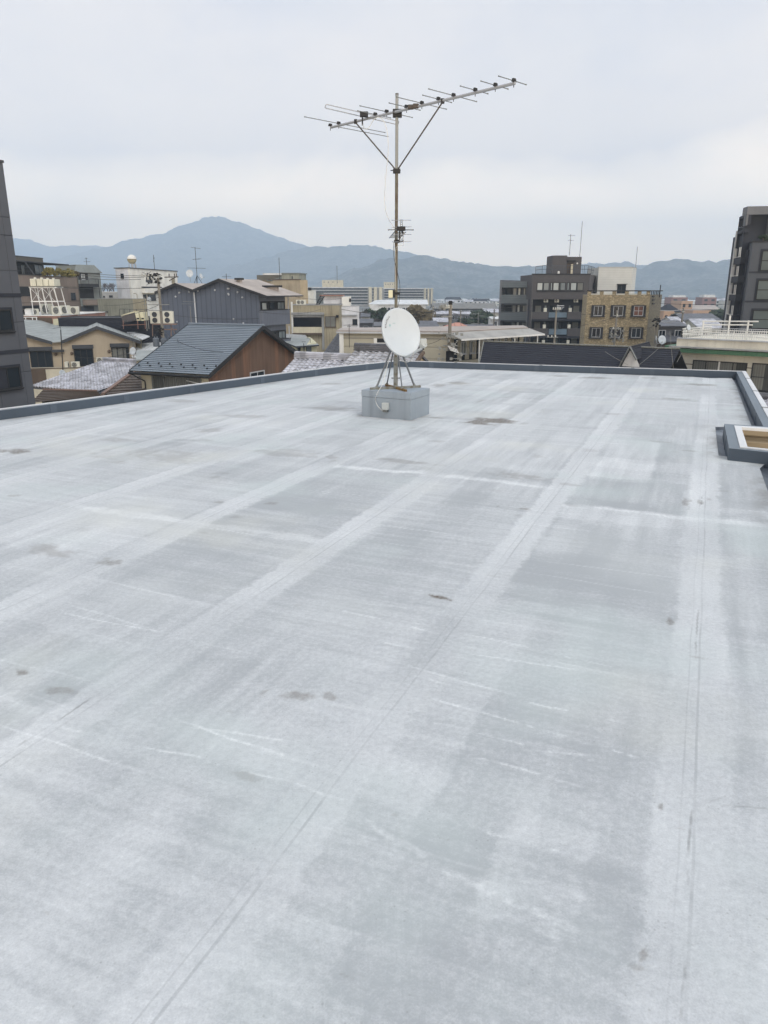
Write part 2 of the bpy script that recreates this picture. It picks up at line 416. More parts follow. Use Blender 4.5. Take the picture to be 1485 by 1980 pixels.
tag(pj.build('membrane_lap', 'membrane_lap', bld), kind='stuff')
# tan cladding seen inside the notch
o1, o2 = offset(inner, .16)[9], offset(inner, .16)[10]   # ir1, p1 outer
b = MB(); F = Fr(o2 if o2.x < o1.x else o1, o1 if o2.x < o1.x else o2)
b.fbox(F, .0, -4, F.L + 6, HP - .03, -.02, .03); b.build('cladding', 'siding_tan', bld)
# ---- deck sheet
e_r0, e_r1 = flat(G(1414.4, 730)), flat(G(1453.3, 823.3))
dk = [inner[0]] + [flat(p) for p in inner[1:8]]
dk = [p + (Vector((.004, 0, 0))) for p in dk]
edge = [flat(G(1340, 728.6)), flat(G(1372, 731)), flat(G(1398, 729.6)), e_r0]
for q in ((1420, 738), (1424, 746.5), (1431, 765), (1440, 790), (1447, 808)): edge.append(flat(G(*q)))
edge += [e_r1, flat(G(1400, 825.7)), flat(G(1383, 825.5)), flat(G(1385, 845)), flat(G(1389.4, 880.8)), flat(G(1409, 883.4)), flat(G(1485, 891.8))]
kk = p3 - Vector((.2, .12, 0)); edge += [kk, kk + dr * 11, flat(inner[-1]) + Vector((.01, .2, 0))]
import numpy as np
poly = [(p.x, p.y) for p in dk + edge]
def scan(y):
    xs = []
    for i in range(len(poly)):
        (x0, y0), (x1, y1) = poly[i], poly[(i + 1) % len(poly)]
        if (y0 <= y) != (y1 <= y): xs.append(x0 + (x1 - x0) * (y - y0) / (y1 - y0))
    xs.sort()
    for k in range(0, len(xs) - 1, 2):
        if xs[k] <= .3 + y * .1 <= xs[k + 1] or (y > 13 and k + 2 >= len(xs)): return xs[k], xs[k + 1]
    return xs[0], xs[-1]
ymax = max(p[1] for p in poly); rows = [-5.7, -3, -1, 0, .4]; y = .75
while y < ymax - .004: rows.append(y); y += max(.006, y * .0034)
rows += [ymax - .003]
for p in poly:
    for dy in (-.0015, .0015):
        if .8 < p[1] + dy < ymax - .003: rows.append(p[1] + dy)
rows = sorted(set(rows)); NL, NV, NR = 8, 640, 6
PX, PY = [], []
for y in rows:
    xl, xr = scan(y); yy = max(y, .9); a0 = max(xl, -.58 * yy - .35) if xl < -.58 * yy - .35 else xl; a1 = min(xr, .58 * yy + .35)
    if a1 < a0: a1 = a0 + 1e-4
    fx = np.concatenate([np.linspace(xl, a0, NL, endpoint=False) if a0 > xl else np.linspace(xl, xl + 1e-4, NL, endpoint=False), np.linspace(a0 if a0 > xl else xl + 1.2e-4, a1, NV), np.linspace(a1 + 1e-5, max(xr, a1 + 2e-4), NR)])
    PX.append(fx); PY.append(np.full(fx.shape, y))
PX, PY = np.array(PX), np.array(PY)
Sg = PX * BV.x + PY * BV.y; Tg = PX * AV.x + PY * AV.y
rng = np.random.RandomState(5); LAT = rng.rand(256, 256)
def vnoise(x, y, seed=0):
    x = x + seed * 17.3; y = y + seed * 9.7; xi = np.floor(x).astype(int); yi = np.floor(y).astype(int); fx = x - xi; fy = y - yi
    fx = fx * fx * (3 - 2 * fx); fy = fy * fy * (3 - 2 * fy); g = lambda i, j: LAT[i % 256, j % 256]
    return (g(xi, yi) * (1 - fx) + g(xi + 1, yi) * fx) * (1 - fy) + (g(xi, yi + 1) * (1 - fx) + g(xi + 1, yi + 1) * fx) * fy
def fbm(x, y, seed=0, o=4, r=.55):
    v = 0; a = 1; t_ = 0
    for k in range(o): v = v + a * vnoise(x * 2 ** k, y * 2 ** k, seed + k * 3); t_ += a; a *= r
    return v / t_
def ss(x, e0, e1):
    q = np.clip((x - e0) / (e1 - e0), 0, 1); return q * q * (3 - 2 * q)
edn = fbm(Sg * 9, Tg * 9, 1, 4, .65) - .5; w1 = fbm(Sg * 1.1, Tg * 1.1, 2) - .5; w2 = fbm(Sg * 1.7, Tg * 1.7, 3) - .5
Sw = Sg + w1 * .05; Tw = Tg + w2 * .16; Se = Sw + edn * .08; Te = Tw + edn * .10
val = np.zeros(Sg.shape); stain_shade = np.zeros(Sg.shape); scr = np.zeros(Sg.shape); crk = np.zeros(Sg.shape)
SR, PIT = .124, 1.12
tv = lambda u, v: st(u, v)[1]
def span(x, a, b_, soft):
    c = (a + b_) / 2; h = abs(b_ - a) / 2; return 1 - ss(np.abs(x - c), h - soft, h + soft)
def sheet(i, t0, t1, amt, f0=.12, f1=.88, soft=.02):
    val[:] += amt * .68 * span(Se, SR + PIT * (i + f0), SR + PIT * (i + f1), soft) * span(Te, t0, t1, soft * 1.5)
def lap(t0, i0, i1, amt=.3, wd=.05):
    k = span(Sw, SR + PIT * i0, SR + PIT * i1, .05); n_ = ss(fbm(Sg * 3, Tg * 8, 8), .25, .6)
    val[:] += amt * k * span(Te, t0 - wd, t0 + wd, .03) * (.4 + .6 * n_) - amt * .55 * k * span(Te, t0 + wd, t0 + wd + .2, .06) * n_
rs_ = np.random.RandomState(11)
# rolled-on coats of different age: rectangles inside each sheet, ragged ends
for i in range(-12, 3):
    t_ = .5 + rs_.rand() * .6
    while t_ < 18:
        L = .5 + rs_.rand() ** 1.5 * 2.2; f0 = rs_.choice([.1, .1, .3, .5]); f1 = f0 + rs_.choice([.25, .4, .6, .8]); sheet(i, t_, t_ + L, rs_.uniform(-.24, .17), f0, min(.92, f1), rs_.choice([.008, .012, .02, .10]))
        if rs_.rand() < .5: f0 = rs_.rand() * .7; sheet(i, t_ + L * .3, t_ + L * .3 + .2 + rs_.rand() * 1.2, rs_.uniform(-.2, .22), f0, f0 + .12 + rs_.rand() * .2, .015)
        t_ += L * rs_.uniform(.6, 1.05)
sheet(-1, tv(1200, 985), tv(1200, 925), -.32); sheet(-1, tv(1150, 925), tv(1200, 850), .22, .15, .6); sheet(-1, tv(1200, 924), tv(1200, 850), -.20, .62, .9)
sheet(-1, tv(1200, 1170), tv(1200, 1010), -.22); sheet(-1, tv(1000, 1500), tv(1100, 1190), -.18, .3, .8)
sheet(0, tv(1430, 985), tv(1430, 900), -.28); sheet(0, tv(1440, 1500), tv(1440, 1030), -.15, .1, 1); sheet(0, tv(1450, 2100), tv(1440, 1700), -.1, .2, 1)
sheet(-2, tv(900, 900), tv(960, 820), .12); sheet(-2, tv(800, 1190), tv(900, 960), -.1); sheet(-2, tv(400, 1900), tv(700, 1330), -.12, .1, .4)
sheet(-1, tv(1000, 1830), tv(900, 1600), -.16, .1, .95); sheet(-1, tv(900, 2050), tv(900, 1780), -.16, .28, .62); sheet(-1, tv(900, 1640), tv(800, 1480), .14, .0, .3)
sheet(-3, tv(500, 1160), tv(600, 980), -.14); sheet(-3, tv(330, 960), tv(420, 880), -.2); sheet(-4, tv(300, 960), tv(420, 890), -.14)
sheet(-2, tv(560, 1500), tv(620, 1350), .10, .2, .9); sheet(-4, tv(60, 1050), tv(200, 960), .12); sheet(-2, tv(250, 1980), tv(420, 1500), .12, .55, .7, .06); sheet(-2, tv(250, 1980), tv(420, 1500), -.14, .72, .8, .05)
lap(tv(1200, 985), -.9, .95, .36); lap(tv(900, 925), -2.9, -1.05, .32); lap(tv(900, 1690), -1.0, -.15, .18, .03); lap(tv(380, 1010), -4, -2.1, .26)
lap(tv(500, 1190), -4, -2.1, .14, .02); lap(tv(1100, 1180), -1, .9, .12, .02); lap(tv(700, 800), -5, -1, .18); lap(tv(250, 1420), -3, -2, .24, .04); lap(tv(1000, 760), -4, 1, .14); lap(tv(300, 850), -6, -3, .14); lap(tv(1300, 1180), -.9, .9, .12)
def line(pa, pb, wd, amt, tgt, brk=.42, wob=.03):
    (s0, t0), (s1, t1) = st(*pa), st(*pb); L = math.hypot(s1 - s0, t1 - t0); dx, dy = (s1 - s0) / L, (t1 - t0) / L
    al = (Sg - s0) * dx + (Tg - t0) * dy; ac = (Sg - s0) * dy - (Tg - t0) * dx + (fbm(al * 2.5, al * 0 + pa[0], 4, 3) - .5) * wob * 2
    k = (1 - ss(np.abs(ac), wd * .35, wd)) * span(al, 0, L, min(.12, L * .2)) * ss(fbm(Sg * 7, Tg * 7, 6, 4, .7), brk, brk + .16)
    np.maximum(tgt, k * amt, out=tgt)
for a_ in [((820, 1310), (1210, 1402)), ((812, 1346), (1262, 1472)), ((758, 1380), (1120, 1465)), ((920, 1462), (1110, 1512)), ((850, 1590), (1250, 1697)), ((120, 1400), (640, 1540)),
           ((350, 1395), (605, 1480)), ((60, 1178), (330, 1222)), ((400, 1020), (600, 1050)), ((640, 1180), (800, 1205)), ((900, 1225), (1180, 1290)), ((690, 1475), (830, 1500)), ((740, 1195), (830, 1222)), ((740, 1240), (815, 1258)), ((1240, 1340), (1290, 1355))]:
    line(a_[0], a_[1], .008, .34, scr, .40)
line((700, 1590), (1220, 1862), .018, .22, scr, .36, .03); line((950, 1760), (1160, 1860), .010, .2, scr, .42); 
for k in range(260):   # random short scuffs, mostly across the sheets
    s0, t0 = rs_.uniform(-9, 2), rs_.uniform(1, 13); L = rs_.uniform(.08, .7); an = rs_.normal(0, .10); rs_.rand()
    al = (Sg - s0) * math.cos(an) + (Tg - t0) * math.sin(an); m_ = (np.abs(al - L / 2) < L) & (np.abs(Tg - t0) < .8)
    if not m_.any(): continue
    ac = (-(Sg - s0) * math.sin(an) + (Tg - t0) * math.cos(an))[m_] + (vnoise(al[m_] * 5, al[m_] * 0 + k, 5) - .5) * .02
    q = (1 - ss(np.abs(ac), .002, .009)) * span(al[m_], 0, L, L * .3) * rs_.uniform(.08, .32); scr[m_] = np.maximum(scr[m_], q)
for pa, pb, am in (((118, 1390), (172, 1352), 1), ((40, 1438), (86, 1410), .8), ((1349, 1180), (1345, 1260), .8), ((1337, 1560), (1333, 1700), .8), ((1323, 1870), (1316, 1960), .9), ((1356, 960), (1356, 985), 1)):
    line(pa, pb, .0055, am * .5, crk, .38, .01)
line((1370, 1560), (1400, 1545), .005, .25, crk, .3); line((1400, 1545), (1500, 1558), .005, .25, crk, .3, .05)
def stain(u, v, w_, h_, amt, lo=.42):
    s0, t0 = st(u, v); kpx = G(u, v).length / FPX; rs = w_ * kpx; rt = abs(G(u, v - h_).y - G(u, v + h_).y) / 2
    m_ = (np.abs(Sg - s0) < rs * 3) & (np.abs(Tg - t0) < rt * 3 + .1)
    if not m_.any(): return
    a, c = Sg[m_], Tg[m_]; e = np.hypot((a - s0) / rs, (c - t0) / rt); n_ = .45 * fbm(a * 6, c * 10, u, 5, .7) + .55 * fbm((a - s0) / rs * 1.3 + u, (c - t0) / rt * .9, v, 5, .7)
    stain_shade[m_] = np.maximum(stain_shade[m_], ss(n_ - .32 * e, lo - .24, lo - .02) * amt)
for a_ in [(948, 815, 58, 8, .9), (850, 1155, 24, 4, .95), (30, 874, 48, 6, .75), (1014, 984, 20, 4, .6), (885, 741, 30, 3.5, .5), (850, 745, 22, 3, .5), (1075, 727, 22, 2, .6), (1150, 731, 34, 2.5, .55),
           (1255, 731, 14, 2, .45), (1354, 744, 32, 3, .6), (1310, 772, 36, 3, .4), (1296, 1203, 9, 8, .6), (1325, 970, 12, 9, .5), (212, 1088, 24, 7, .5), (100, 1065, 70, 11, .4), (575, 1343, 46, 11, .5),
           (640, 1348, 22, 8, .45), (115, 1335, 40, 12, .4), (48, 1302, 22, 7, .7), (480, 805, 50, 4, .35), (300, 880, 120, 12, .28), (640, 790, 55, 5, .4), (700, 803, 20, 3, .5), (560, 875, 90, 7, .3), (780, 892, 70, 5, .4), (1010, 920, 90, 7, .4),
           (842, 808, 18, 2.5, .55), (640, 742, 20, 2.5, .4), (720, 760, 30, 2.5, .4), (1245, 1848, 12, 16, .5), (1278, 1560, 6, 7, .6), (1230, 1870, 20, 8, .3), (510, 1340, 14, 8, .45), (470, 1500, 40, 9, .25), (60, 800, 30, 3, .3), (1356, 972, 10, 6, .5), (400, 832, 40, 4, .35), (230, 850, 50, 4, .3), (1180, 800, 30, 3, .25), (350, 775, 40, 3, .35)]:
    stain(*a_)
for k in range(70):
    p_ = rs_.uniform(0, 1485), rs_.uniform(722, 1900) if rs_.rand() < .3 else rs_.uniform(722, 1000); stain(p_[0], p_[1], rs_.uniform(4, 26), rs_.uniform(1.5, 4), rs_.uniform(.12, .35))
# contact shadow painted as a dark ring round the block; dirt along the parapet
def seg_dist(ax, ay, bx, by):
    dx, dy = bx - ax, by - ay; q = np.clip(((PX - ax) * dx + (PY - ay) * dy) / (dx * dx + dy * dy), 0, 1); return np.hypot(PX - ax - q * dx, PY - ay - q * dy)
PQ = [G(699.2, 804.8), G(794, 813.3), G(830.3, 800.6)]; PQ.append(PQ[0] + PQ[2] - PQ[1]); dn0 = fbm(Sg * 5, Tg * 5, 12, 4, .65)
for i in range(4): a, c = PQ[i], PQ[(i + 1) % 4]; np.maximum(stain_shade, .55 * (1 - ss(seg_dist(a.x, a.y, c.x, c.y), .0, .09)) * ss(dn0, .3, .65), out=stain_shade)
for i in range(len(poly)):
    a, c = poly[i], poly[(i + 1) % len(poly)]; np.maximum(stain_shade, .42 * (1 - ss(seg_dist(a[0], a[1], c[0], c[1]), .0, .22)) * ss(dn0, .42, .7), out=stain_shade)
NY_, NX_ = Sg.shape
verts = np.stack([PX, PY, np.zeros_like(PX)], -1).reshape(-1, 3); ii = np.arange(NY_ * NX_).reshape(NY_, NX_)
faces = np.stack([ii[:-1, :-1], ii[:-1, 1:], ii[1:, 1:], ii[1:, :-1]], -1).reshape(-1, 4)
me = bpy.data.meshes.new('roof_deck'); me.vertices.add(len(verts)); me.vertices.foreach_set('co', verts.ravel()); me.loops.add(faces.size); me.loops.foreach_set('vertex_index', faces.ravel().astype(np.int32))
me.polygons.add(len(faces)); me.polygons.foreach_set('loop_start', np.arange(0, faces.size, 4, dtype=np.int32)); me.update(calc_edges=True)
at_ = me.attributes.new('coat', 'FLOAT_COLOR', 'POINT'); at_.data.foreach_set('color', np.stack([np.clip(val * .5 + .5, 0, 1), stain_shade, scr, crk], -1).ravel().astype(np.float32))
deck = bpy.data.objects.new('roof_deck', me); COL.objects.link(deck); tag(deck, kind='structure')
b = MB()
for i in range(len(poly)):
    a, c = poly[i], poly[(i + 1) % len(poly)]; b.poly([(a[0], a[1], ZG - .01), (c[0], c[1], ZG - .01), (c[0], c[1], 0), (a[0], a[1], 0)])
b.build('deck_edge', 'gutter_floor', bld)
def deck_material():
    t = NT('painted_roof_membrane')
    pos = t.new('ShaderNodeNewGeometry').outputs['Position']; sp = t.new('ShaderNodeSeparateXYZ'); t.l.new(pos, sp.inputs[0])
    X, Y = sp.outputs[0], sp.outputs[1]
    def lin(d): return t.m('ADD', t.m('MULTIPLY', X, d.x), t.m('MULTIPLY', Y, d.y))
    S0, T0 = lin(BV), lin(AV)
    at = t.new('ShaderNodeAttribute', attribute_name='coat'); q = t.new('ShaderNodeSeparateColor'); t.l.new(at.outputs['Color'], q.inputs[0])
    aV, aS, aW, aC = q.outputs[0], q.outputs[1], q.outputs[2], at.outputs['Alpha']
    dark, light, pale = srgb(160, 165, 169), srgb(200, 204, 207), srgb(217, 221, 223)
    edge = t.noise(t.xyz(S0, T0, 3.0), 14, 4, .65)
    fr0 = t.m('DIVIDE', t.m('SUBTRACT', t.m('ADD', S0, t.m('MULTIPLY', t.m('SUBTRACT', t.noise(t.xyz(S0, T0), 1.1, 2), .5), .03)), SR), PIT)
    fr = t.m('MULTIPLY', t.m('SUBTRACT', t.m('FRACT', t.m('ADD', fr0, .5)), .5), PIT)
    fre = t.m('ADD', fr, t.m('MULTIPLY', t.m('SUBTRACT', t.noise(t.xyz(S0, T0, 3.0), 5, 5, .75), .5), .16))
    val = t.m('ADD', .50, t.m('MULTIPLY', t.m('SUBTRACT', aV, .5), 2.0))
    big = t.noise(t.xyz(S0, T0), .42, 4, .6); med = t.noise(t.xyz(S0, T0, 7.0), 2.2, 5, .65)
    val = t.m('ADD', val, t.m('ADD', t.m('MULTIPLY', t.m('SUBTRACT', big, .5), .4), t.m('MULTIPLY', t.m('SUBTRACT', med, .5), .34)))
    gm = t.sstep(t.noise(t.xyz(S0, T0, 50.0), .55, 3), .42, .58)
    sb = t.noise(t.xyz(S0, t.m('MULTIPLY', T0, 14.0)), 1.0, 5, .7); val = t.m('ADD', val, t.m('MULTIPLY', t.m('MULTIPLY', t.m('SUBTRACT', sb, .5), .75), t.m('SUBTRACT', 1.0, gm)))
    sa = t.noise(t.xyz(t.m('MULTIPLY', S0, 9.0), t.m('MULTIPLY', T0, .7), 2.0), 1.0, 4, .65); val = t.m('ADD', val, t.m('MULTIPLY', t.m('MULTIPLY', t.m('SUBTRACT', sa, .5), .85), gm))
    sl_ = t.noise(t.xyz(t.m('MULTIPLY', S0, 4.5), t.m('MULTIPLY', T0, .22), 61.0), 1.0, 4, .6); val = t.m('ADD', val, t.m('MULTIPLY', t.m('SUBTRACT', sl_, .5), .5))
    bandn = t.sstep(t.noise(t.xyz(t.m('MULTIPLY', S0, .8), T0, 11.0), .55, 3), .3, .6)
    band = t.m('SUBTRACT', 1.0, t.sstep(t.m('ABSOLUTE', fre), .095, .125))
    tgt = t.m('ADD', .42, t.m('MULTIPLY', bandn, .40))
    val = t.m('ADD', t.m('MULTIPLY', val, t.m('SUBTRACT', 1.0, t.m('MULTIPLY', band, .5))), t.m('MULTIPLY', band, t.m('MULTIPLY', tgt, .5)))
    ib = t.m('SUBTRACT', 1.0, t.sstep(t.m('ABSOLUTE', t.m('ADD', fre, .05)), .045, .06)); val = t.m('ADD', val, t.m('MULTIPLY', ib, t.m('MULTIPLY', t.m('SUBTRACT', bandn, .55), .16)))
    ff = t.sstep(t.noise(pos, 42, 4, .72), .30, .72); val = t.m('ADD', val, t.m('MULTIPLY', t.m('SUBTRACT', ff, .5), .24))
    f2 = t.noise(pos, 170, 2, .7); val = t.m('ADD', val, t.m('MULTIPLY', t.m('SUBTRACT', f2, .5), .55))
    col = t.mix(t.sstep(val, .08, .86), dark, light); col = t.mix(t.sstep(val, .66, 1.05), col, pale)
    tint = t.noise(t.xyz(S0, T0, 20.0), .8, 3); col = t.mix(t.m('MULTIPLY', t.sstep(tint, .5, .72), .40), col, srgb(188, 200, 199)); col = t.mix(t.m('MULTIPLY', t.sstep(tint, .5, .28), .35), col, srgb(188, 193, 194))
    tn2 = t.noise(t.xyz(S0, T0, 40.0), .6, 3); col = t.mix(t.m('MULTIPLY', t.sstep(tn2, .56, .74), .35), col, srgb(204, 206, 198))
    for o_, wd, am in ((.012, .0045, .20), (-.028, .003, .13)):
        cn = t.sstep(t.noise(t.xyz(T0, t.m('MULTIPLY', S0, .7), 31.0), 1.6, 4, .7), .44, .60)
        k_ = t.m('MULTIPLY', t.m('SUBTRACT', 1.0, t.sstep(t.m('ABSOLUTE', t.m('SUBTRACT', fr, o_)), wd * .5, wd * 1.5)), t.m('ADD', .6, cn)); col = t.mix(t.m('MULTIPLY', k_, am), col, srgb(120, 125, 129))
    col = t.mix(t.m('MULTIPLY', aW, t.m('ADD', .45, ff)), col, srgb(236, 240, 242))
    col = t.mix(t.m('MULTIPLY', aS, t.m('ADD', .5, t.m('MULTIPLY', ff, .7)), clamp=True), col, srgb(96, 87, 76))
    col = t.mix(aC, col, srgb(74, 74, 72))
    pit = t.new('ShaderNodeTexVoronoi'); t.l.new(pos, pit.inputs['Vector']); pit.inputs['Scale'].default_value = 5
    k_ = t.m('MULTIPLY', t.m('SUBTRACT', 1.0, t.sstep(pit.outputs['Distance'], .012, .03)), t.sstep(med, .5, .62)); col = t.mix(t.m('MULTIPLY', k_, .55), col, srgb(90, 90, 88))
    gr = t.new('ShaderNodeTexVoronoi'); t.l.new(pos, gr.inputs['Vector']); gr.inputs['Scale'].default_value = 34; k_ = t.m('MULTIPLY', t.m('SUBTRACT', 1.0, t.sstep(gr.outputs['Distance'], .05, .16)), t.sstep(t.noise(pos, 3.0, 3, .6), .46, .6)); col = t.mix(t.m('MULTIPLY', k_, .35), col, srgb(118, 120, 120))
    t.set(t.bsdf.inputs['Base Color'], col); t.bsdf.inputs['Specular IOR Level'].default_value = .45
    t.set(t.bsdf.inputs['Roughness'], t.m('SUBTRACT', .66, t.m('MULTIPLY', band, .12)))
    hh = t.m('ADD', t.m('MULTIPLY', t.m('SUBTRACT', 1.0, t.sstep(t.m('ABSOLUTE', fr), .10, .15)), .5), t.m('ADD', t.m('MULTIPLY', med, .5), t.m('MULTIPLY', ff, .06)))
    t.set(t.bsdf.inputs['Normal'], t.bump(hh, .010, .8)); return t.mat
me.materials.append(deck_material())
# ================================================================= pedestal
A_, C_, B_ = G(699.2, 804.8), G(794, 813.3), G(830.3, 800.6); D_ = A_ + B_ - C_
HB = P(794.5, 760.6, C_.y).z
ped = thing('concrete_pedestal', 'low grey painted concrete block carrying the antenna mast in the middle of the roof', 'pedestal', tuple((A_ + B_) / 2))
quad = [A_, C_, B_, D_]; cen = (A_ + B_) / 2
def grow(q, k): return [cen + (p - cen) * k for p in q]
zj = HB * .76
MB().prism(grow(quad, .992), 0, zj - .004).build('block', 'pedestal_paint', ped, bevel=.008)
MB().prism(quad, zj, HB).build('cap', 'pedestal_paint', ped, bevel=.014)
FP = Fr(A_, C_)
# grey cable box on the block
a0, z0, a1, z1 = FP.rect(742, 778, 753, 796)
jb = thing('cable_box', 'small grey plastic cable box fixed to the front of the concrete block', 'cable box', tuple(FP.at((a0 + a1) / 2, z0, .0)))
MB().fbox(FP, a0, z0 + .03, a1, z1, .002, .06).build('box', 'lnb_grey', jb, bevel=.006)
MB().fbox(FP, a0 + .01, z0, a1 - .01, z0 + .03, .005, .05).build('lower_cover', 'alu_dark', jb)
# ================================================================= mast
MX = G(765, 751.5, HB); MX.z = HB
mast = thing('antenna_mast', 'tall grey and rust brown steel pole standing on splayed legs on the concrete block', 'mast', tuple(MX))
mtop = P(765.5, 183, MX.y); mid1 = P(765.5, 330, MX.y); ring = P(765.5, 665, MX.y)
def mz(v): return P(765.5, v, MX.y).z
at_m = lambda z: Vector((MX.x, MX.y, z))
MB().tube(at_m(mz(329)), at_m(mtop.z), .0185, n=14).build('upper_pole', 'galv', mast, smooth=False)
MB().tube(at_m(HB), at_m(mz(329)), .0195, n=14).build('lower_pole', 'galv_rust', mast)
MB().tube(at_m(HB + .004), at_m(mz(690)), .029, n=16).build('sleeve', 'galv_dull', mast)
bb = MB()
for zz in (.14,): bb.tube(at_m(HB + zz) + Vector((-.05, -.01, 0)), at_m(HB + zz) + Vector((.05, -.01, 0)), .006); bb.box(MX.x - .055, MX.y - .02, HB + zz - .01, MX.x - .045, MX.y, HB + zz + .01); bb.box(MX.x + .045, MX.y - .02, HB + zz - .01, MX.x + .055, MX.y, HB + zz + .01)
bb.build('bolt', 'alu_dark', mast)
MB().lathe(at_m(ring.z), (0, 0, 1), [(.02, -.03), (.045, -.03), (.045, .03), (.02, .03)], 16).build('leg_collar', 'galv', mast)
feet = [(716, 753.5), (813, 749), (746, 746.5), (785, 757.5)]
for (u, v), (lu, lv) in zip(feet, [(727, 752), (802, 750), (750, 747), (781, 755)]):
    f = G(u, v, HB); d = (f - MX); d.z = 0; n_ = Vector((-d.y, d.x, 0)).normalized() * .014
    s0 = MX + d.normalized() * .03; arm = MB()
    arm.hexa([s0 - n_, f - n_, f + n_, s0 + n_] if False else [s0 + n_ * -1, f + n_ * -1, f + n_, s0 + n_], [p + UP * .028 for p in (s0 - n_, f - n_, f + n_, s0 + n_)])
    arm.build('base_arm', 'rusty' if u in (785, 746) else 'galv_dull', mast)
    g = G(lu, lv, HB); g = MX + d.normalized() * (g - MX).length; g.z = HB + .03
    tp = at_m(ring.z) + d.normalized() * .035
    MB().tube(g, tp, .0125 if u in (716, 813) else .009, n=10).build('leg', 'galv_dark', mast)
    MB().lathe(g - UP * .005, (0, 0, 1), [(.0, .0), (.018, 0), (.018, .02), (.006, .022), (.006, .04), (0, .041)], 8).build('foot_bolt', 'galv_dull', mast)
MB().tube(at_m(mtop.z), at_m(mtop.z + .012), .0205, n=14).build('end_cap', 'plastic_black', mast)
# ================================================================= large yagi
ZY = P(765, 217, MX.y - .03).z
def Z(a, b_): return G(560 + a / 3.094, 120 + b_ / 3.094, ZY)
yg = thing('tv_antenna', 'long aluminium yagi antenna with many thin rods at the top of the mast', 'antenna', tuple(at_m(ZY)))
bl, br_ = Z(247, 391), Z(1350, 126); bd = (br_ - bl).normalized(); side = Vector((bd.y, -bd.x, 0))
MB().tube(bl, br_, .0155, n=10).build('boom', 'alu', yg)
ZE = ZY + .024
def GE(a, b_): return G(560 + a / 3.094, 120 + b_ / 3.094, ZE)
els = [((88, 327), (572, 422)), ((245, 380), (500, 465)), ((413, 289), (600, 336)), ((433, 258), (722, 335)), ((603, 242), (775, 290)), ((645, 207), (932, 284)), ((798, 197), (968, 243)), ((835, 159), (1115, 238)), ((1020, 143), (1188, 190)), ((1143, 113), (1308, 162)), ((1251, 83), (1415, 136))]
for i, (a, c) in enumerate(els):
    e0, e1 = GE(*a), GE(*c)
    w = e0 - bl; den = bd.x * (e1 - e0).y - bd.y * (e1 - e0).x; tt = (w.x * (e1 - e0).y - w.y * (e1 - e0).x) / den
    m_ = bl + bd * tt; m_.z = ZE; L0, L1 = (e0 - m_).dot(side), (e1 - m_).dot(side)
    el = MB().tube(m_ + side * L0, m_ + side * L1, .0045, n=6); el.tube(m_ + side * L0, m_ + side * (L0 + .015 * (1 if L1 > L0 else -1)), .0065, n=6); el.tube(m_ + side * L1, m_ + side * (L1 - .015 * (1 if L1 > L0 else -1)), .0065, n=6)
    el.build('element', 'alu_dark', yg)
    k_ = MB(); F_ = Fr(m_ - side * .035, m_ + side * .035)
    k_.hexa([m_ - side * .032 - bd * .009 - UP * .01, m_ + side * .032 - bd * .009 - UP * .01, m_ + side * .032 + bd * .009 - UP * .01, m_ - side * .032 + bd * .009 - UP * .01],
            [m_ - side * .02 - bd * .010 + UP * .022, m_ + side * .02 - bd * .010 + UP * .022, m_ + side * .02 + bd * .010 + UP * .022, m_ - side * .02 + bd * .010 + UP * .022])
    k_.tube(m_ - UP * .06, m_ - UP * .02, .004, n=6); k_.build('clamp', 'plastic_black', yg)
# folded dipole
l0, r0 = GE(222, 282), GE(645, 379); m_ = Z(445, 335); m_.z = ZE + .012
Lh = (l0 - r0).length / 2; rr_ = .022; loop = []
for k in range(9): t_ = math.pi * k / 8; loop.append((-Lh - math.sin(t_) * .022, math.cos(t_) * rr_))
for k in range(9): t_ = math.pi * k / 8; loop.append((Lh + math.sin(t_) * .022, -math.cos(t_) * rr_))
loop.append(loop[0]); cc = (l0 + r0) / 2; cc.z = ZE + .03
dsd = (r0 - l0); dsd.z = 0; dsd.normalize()
MB().path([cc + dsd * a + (bd * .6 + UP * .8).normalized() * b_ for a, b_ in loop], .0055, 6).build('folded_dipole', 'alu', yg)
MB().box(m_.x - .05, m_.y - .03, ZE - .012, m_.x + .05, m_.y + .03, ZE + .045).tube(m_ + Vector((-.02, 0, -.12)), m_ + Vector((-.02, 0, 0)), .009, n=8).build('feed_box', 'plastic_black', yg, bevel=.008)
for q in ((725, 272), (755, 266)):
    m2 = Z(*q); MB().box(m2.x - .035, m2.y - .02, ZY - .02, m2.x + .035, m2.y + .02, ZY + .03).build('boom_joint', 'strut_brown', yg, bevel=.008)
MB().box(MX.x - .05, MX.y - .045, ZY - .05, MX.x + .06, MX.y + .03, ZY + .035).tube((MX.x - .03, MX.y - .05, ZY), (MX.x + .05, MX.y - .05, ZY), .012).build('mast_clamp', 'plastic_black', yg, bevel=.006)
zs = mz(330)
for q in ((395, 354), (915, 231)):
    MB().tube(Z(*q) - UP * .015, at_m(zs) + Vector((-.012 if q[0] < 500 else .012, -.01, .01)), .0085, n=8).build('strut', 'strut_brown', yg)
    s_ = Z(*q); MB().box(s_.x - .02, s_.y - .02, ZY - .028, s_.x + .02, s_.y + .02, ZY + .02).build('strut_clamp', 'plastic_black', yg)
MB().box(MX.x - .045, MX.y - .03, zs - .03, MX.x + .045, MX.y + .03, zs + .02).tube((MX.x - .075, MX.y - .02, zs), (MX.x + .05, MX.y - .02, zs), .006).build('strut_bracket', 'plastic_black', yg, bevel=.004)
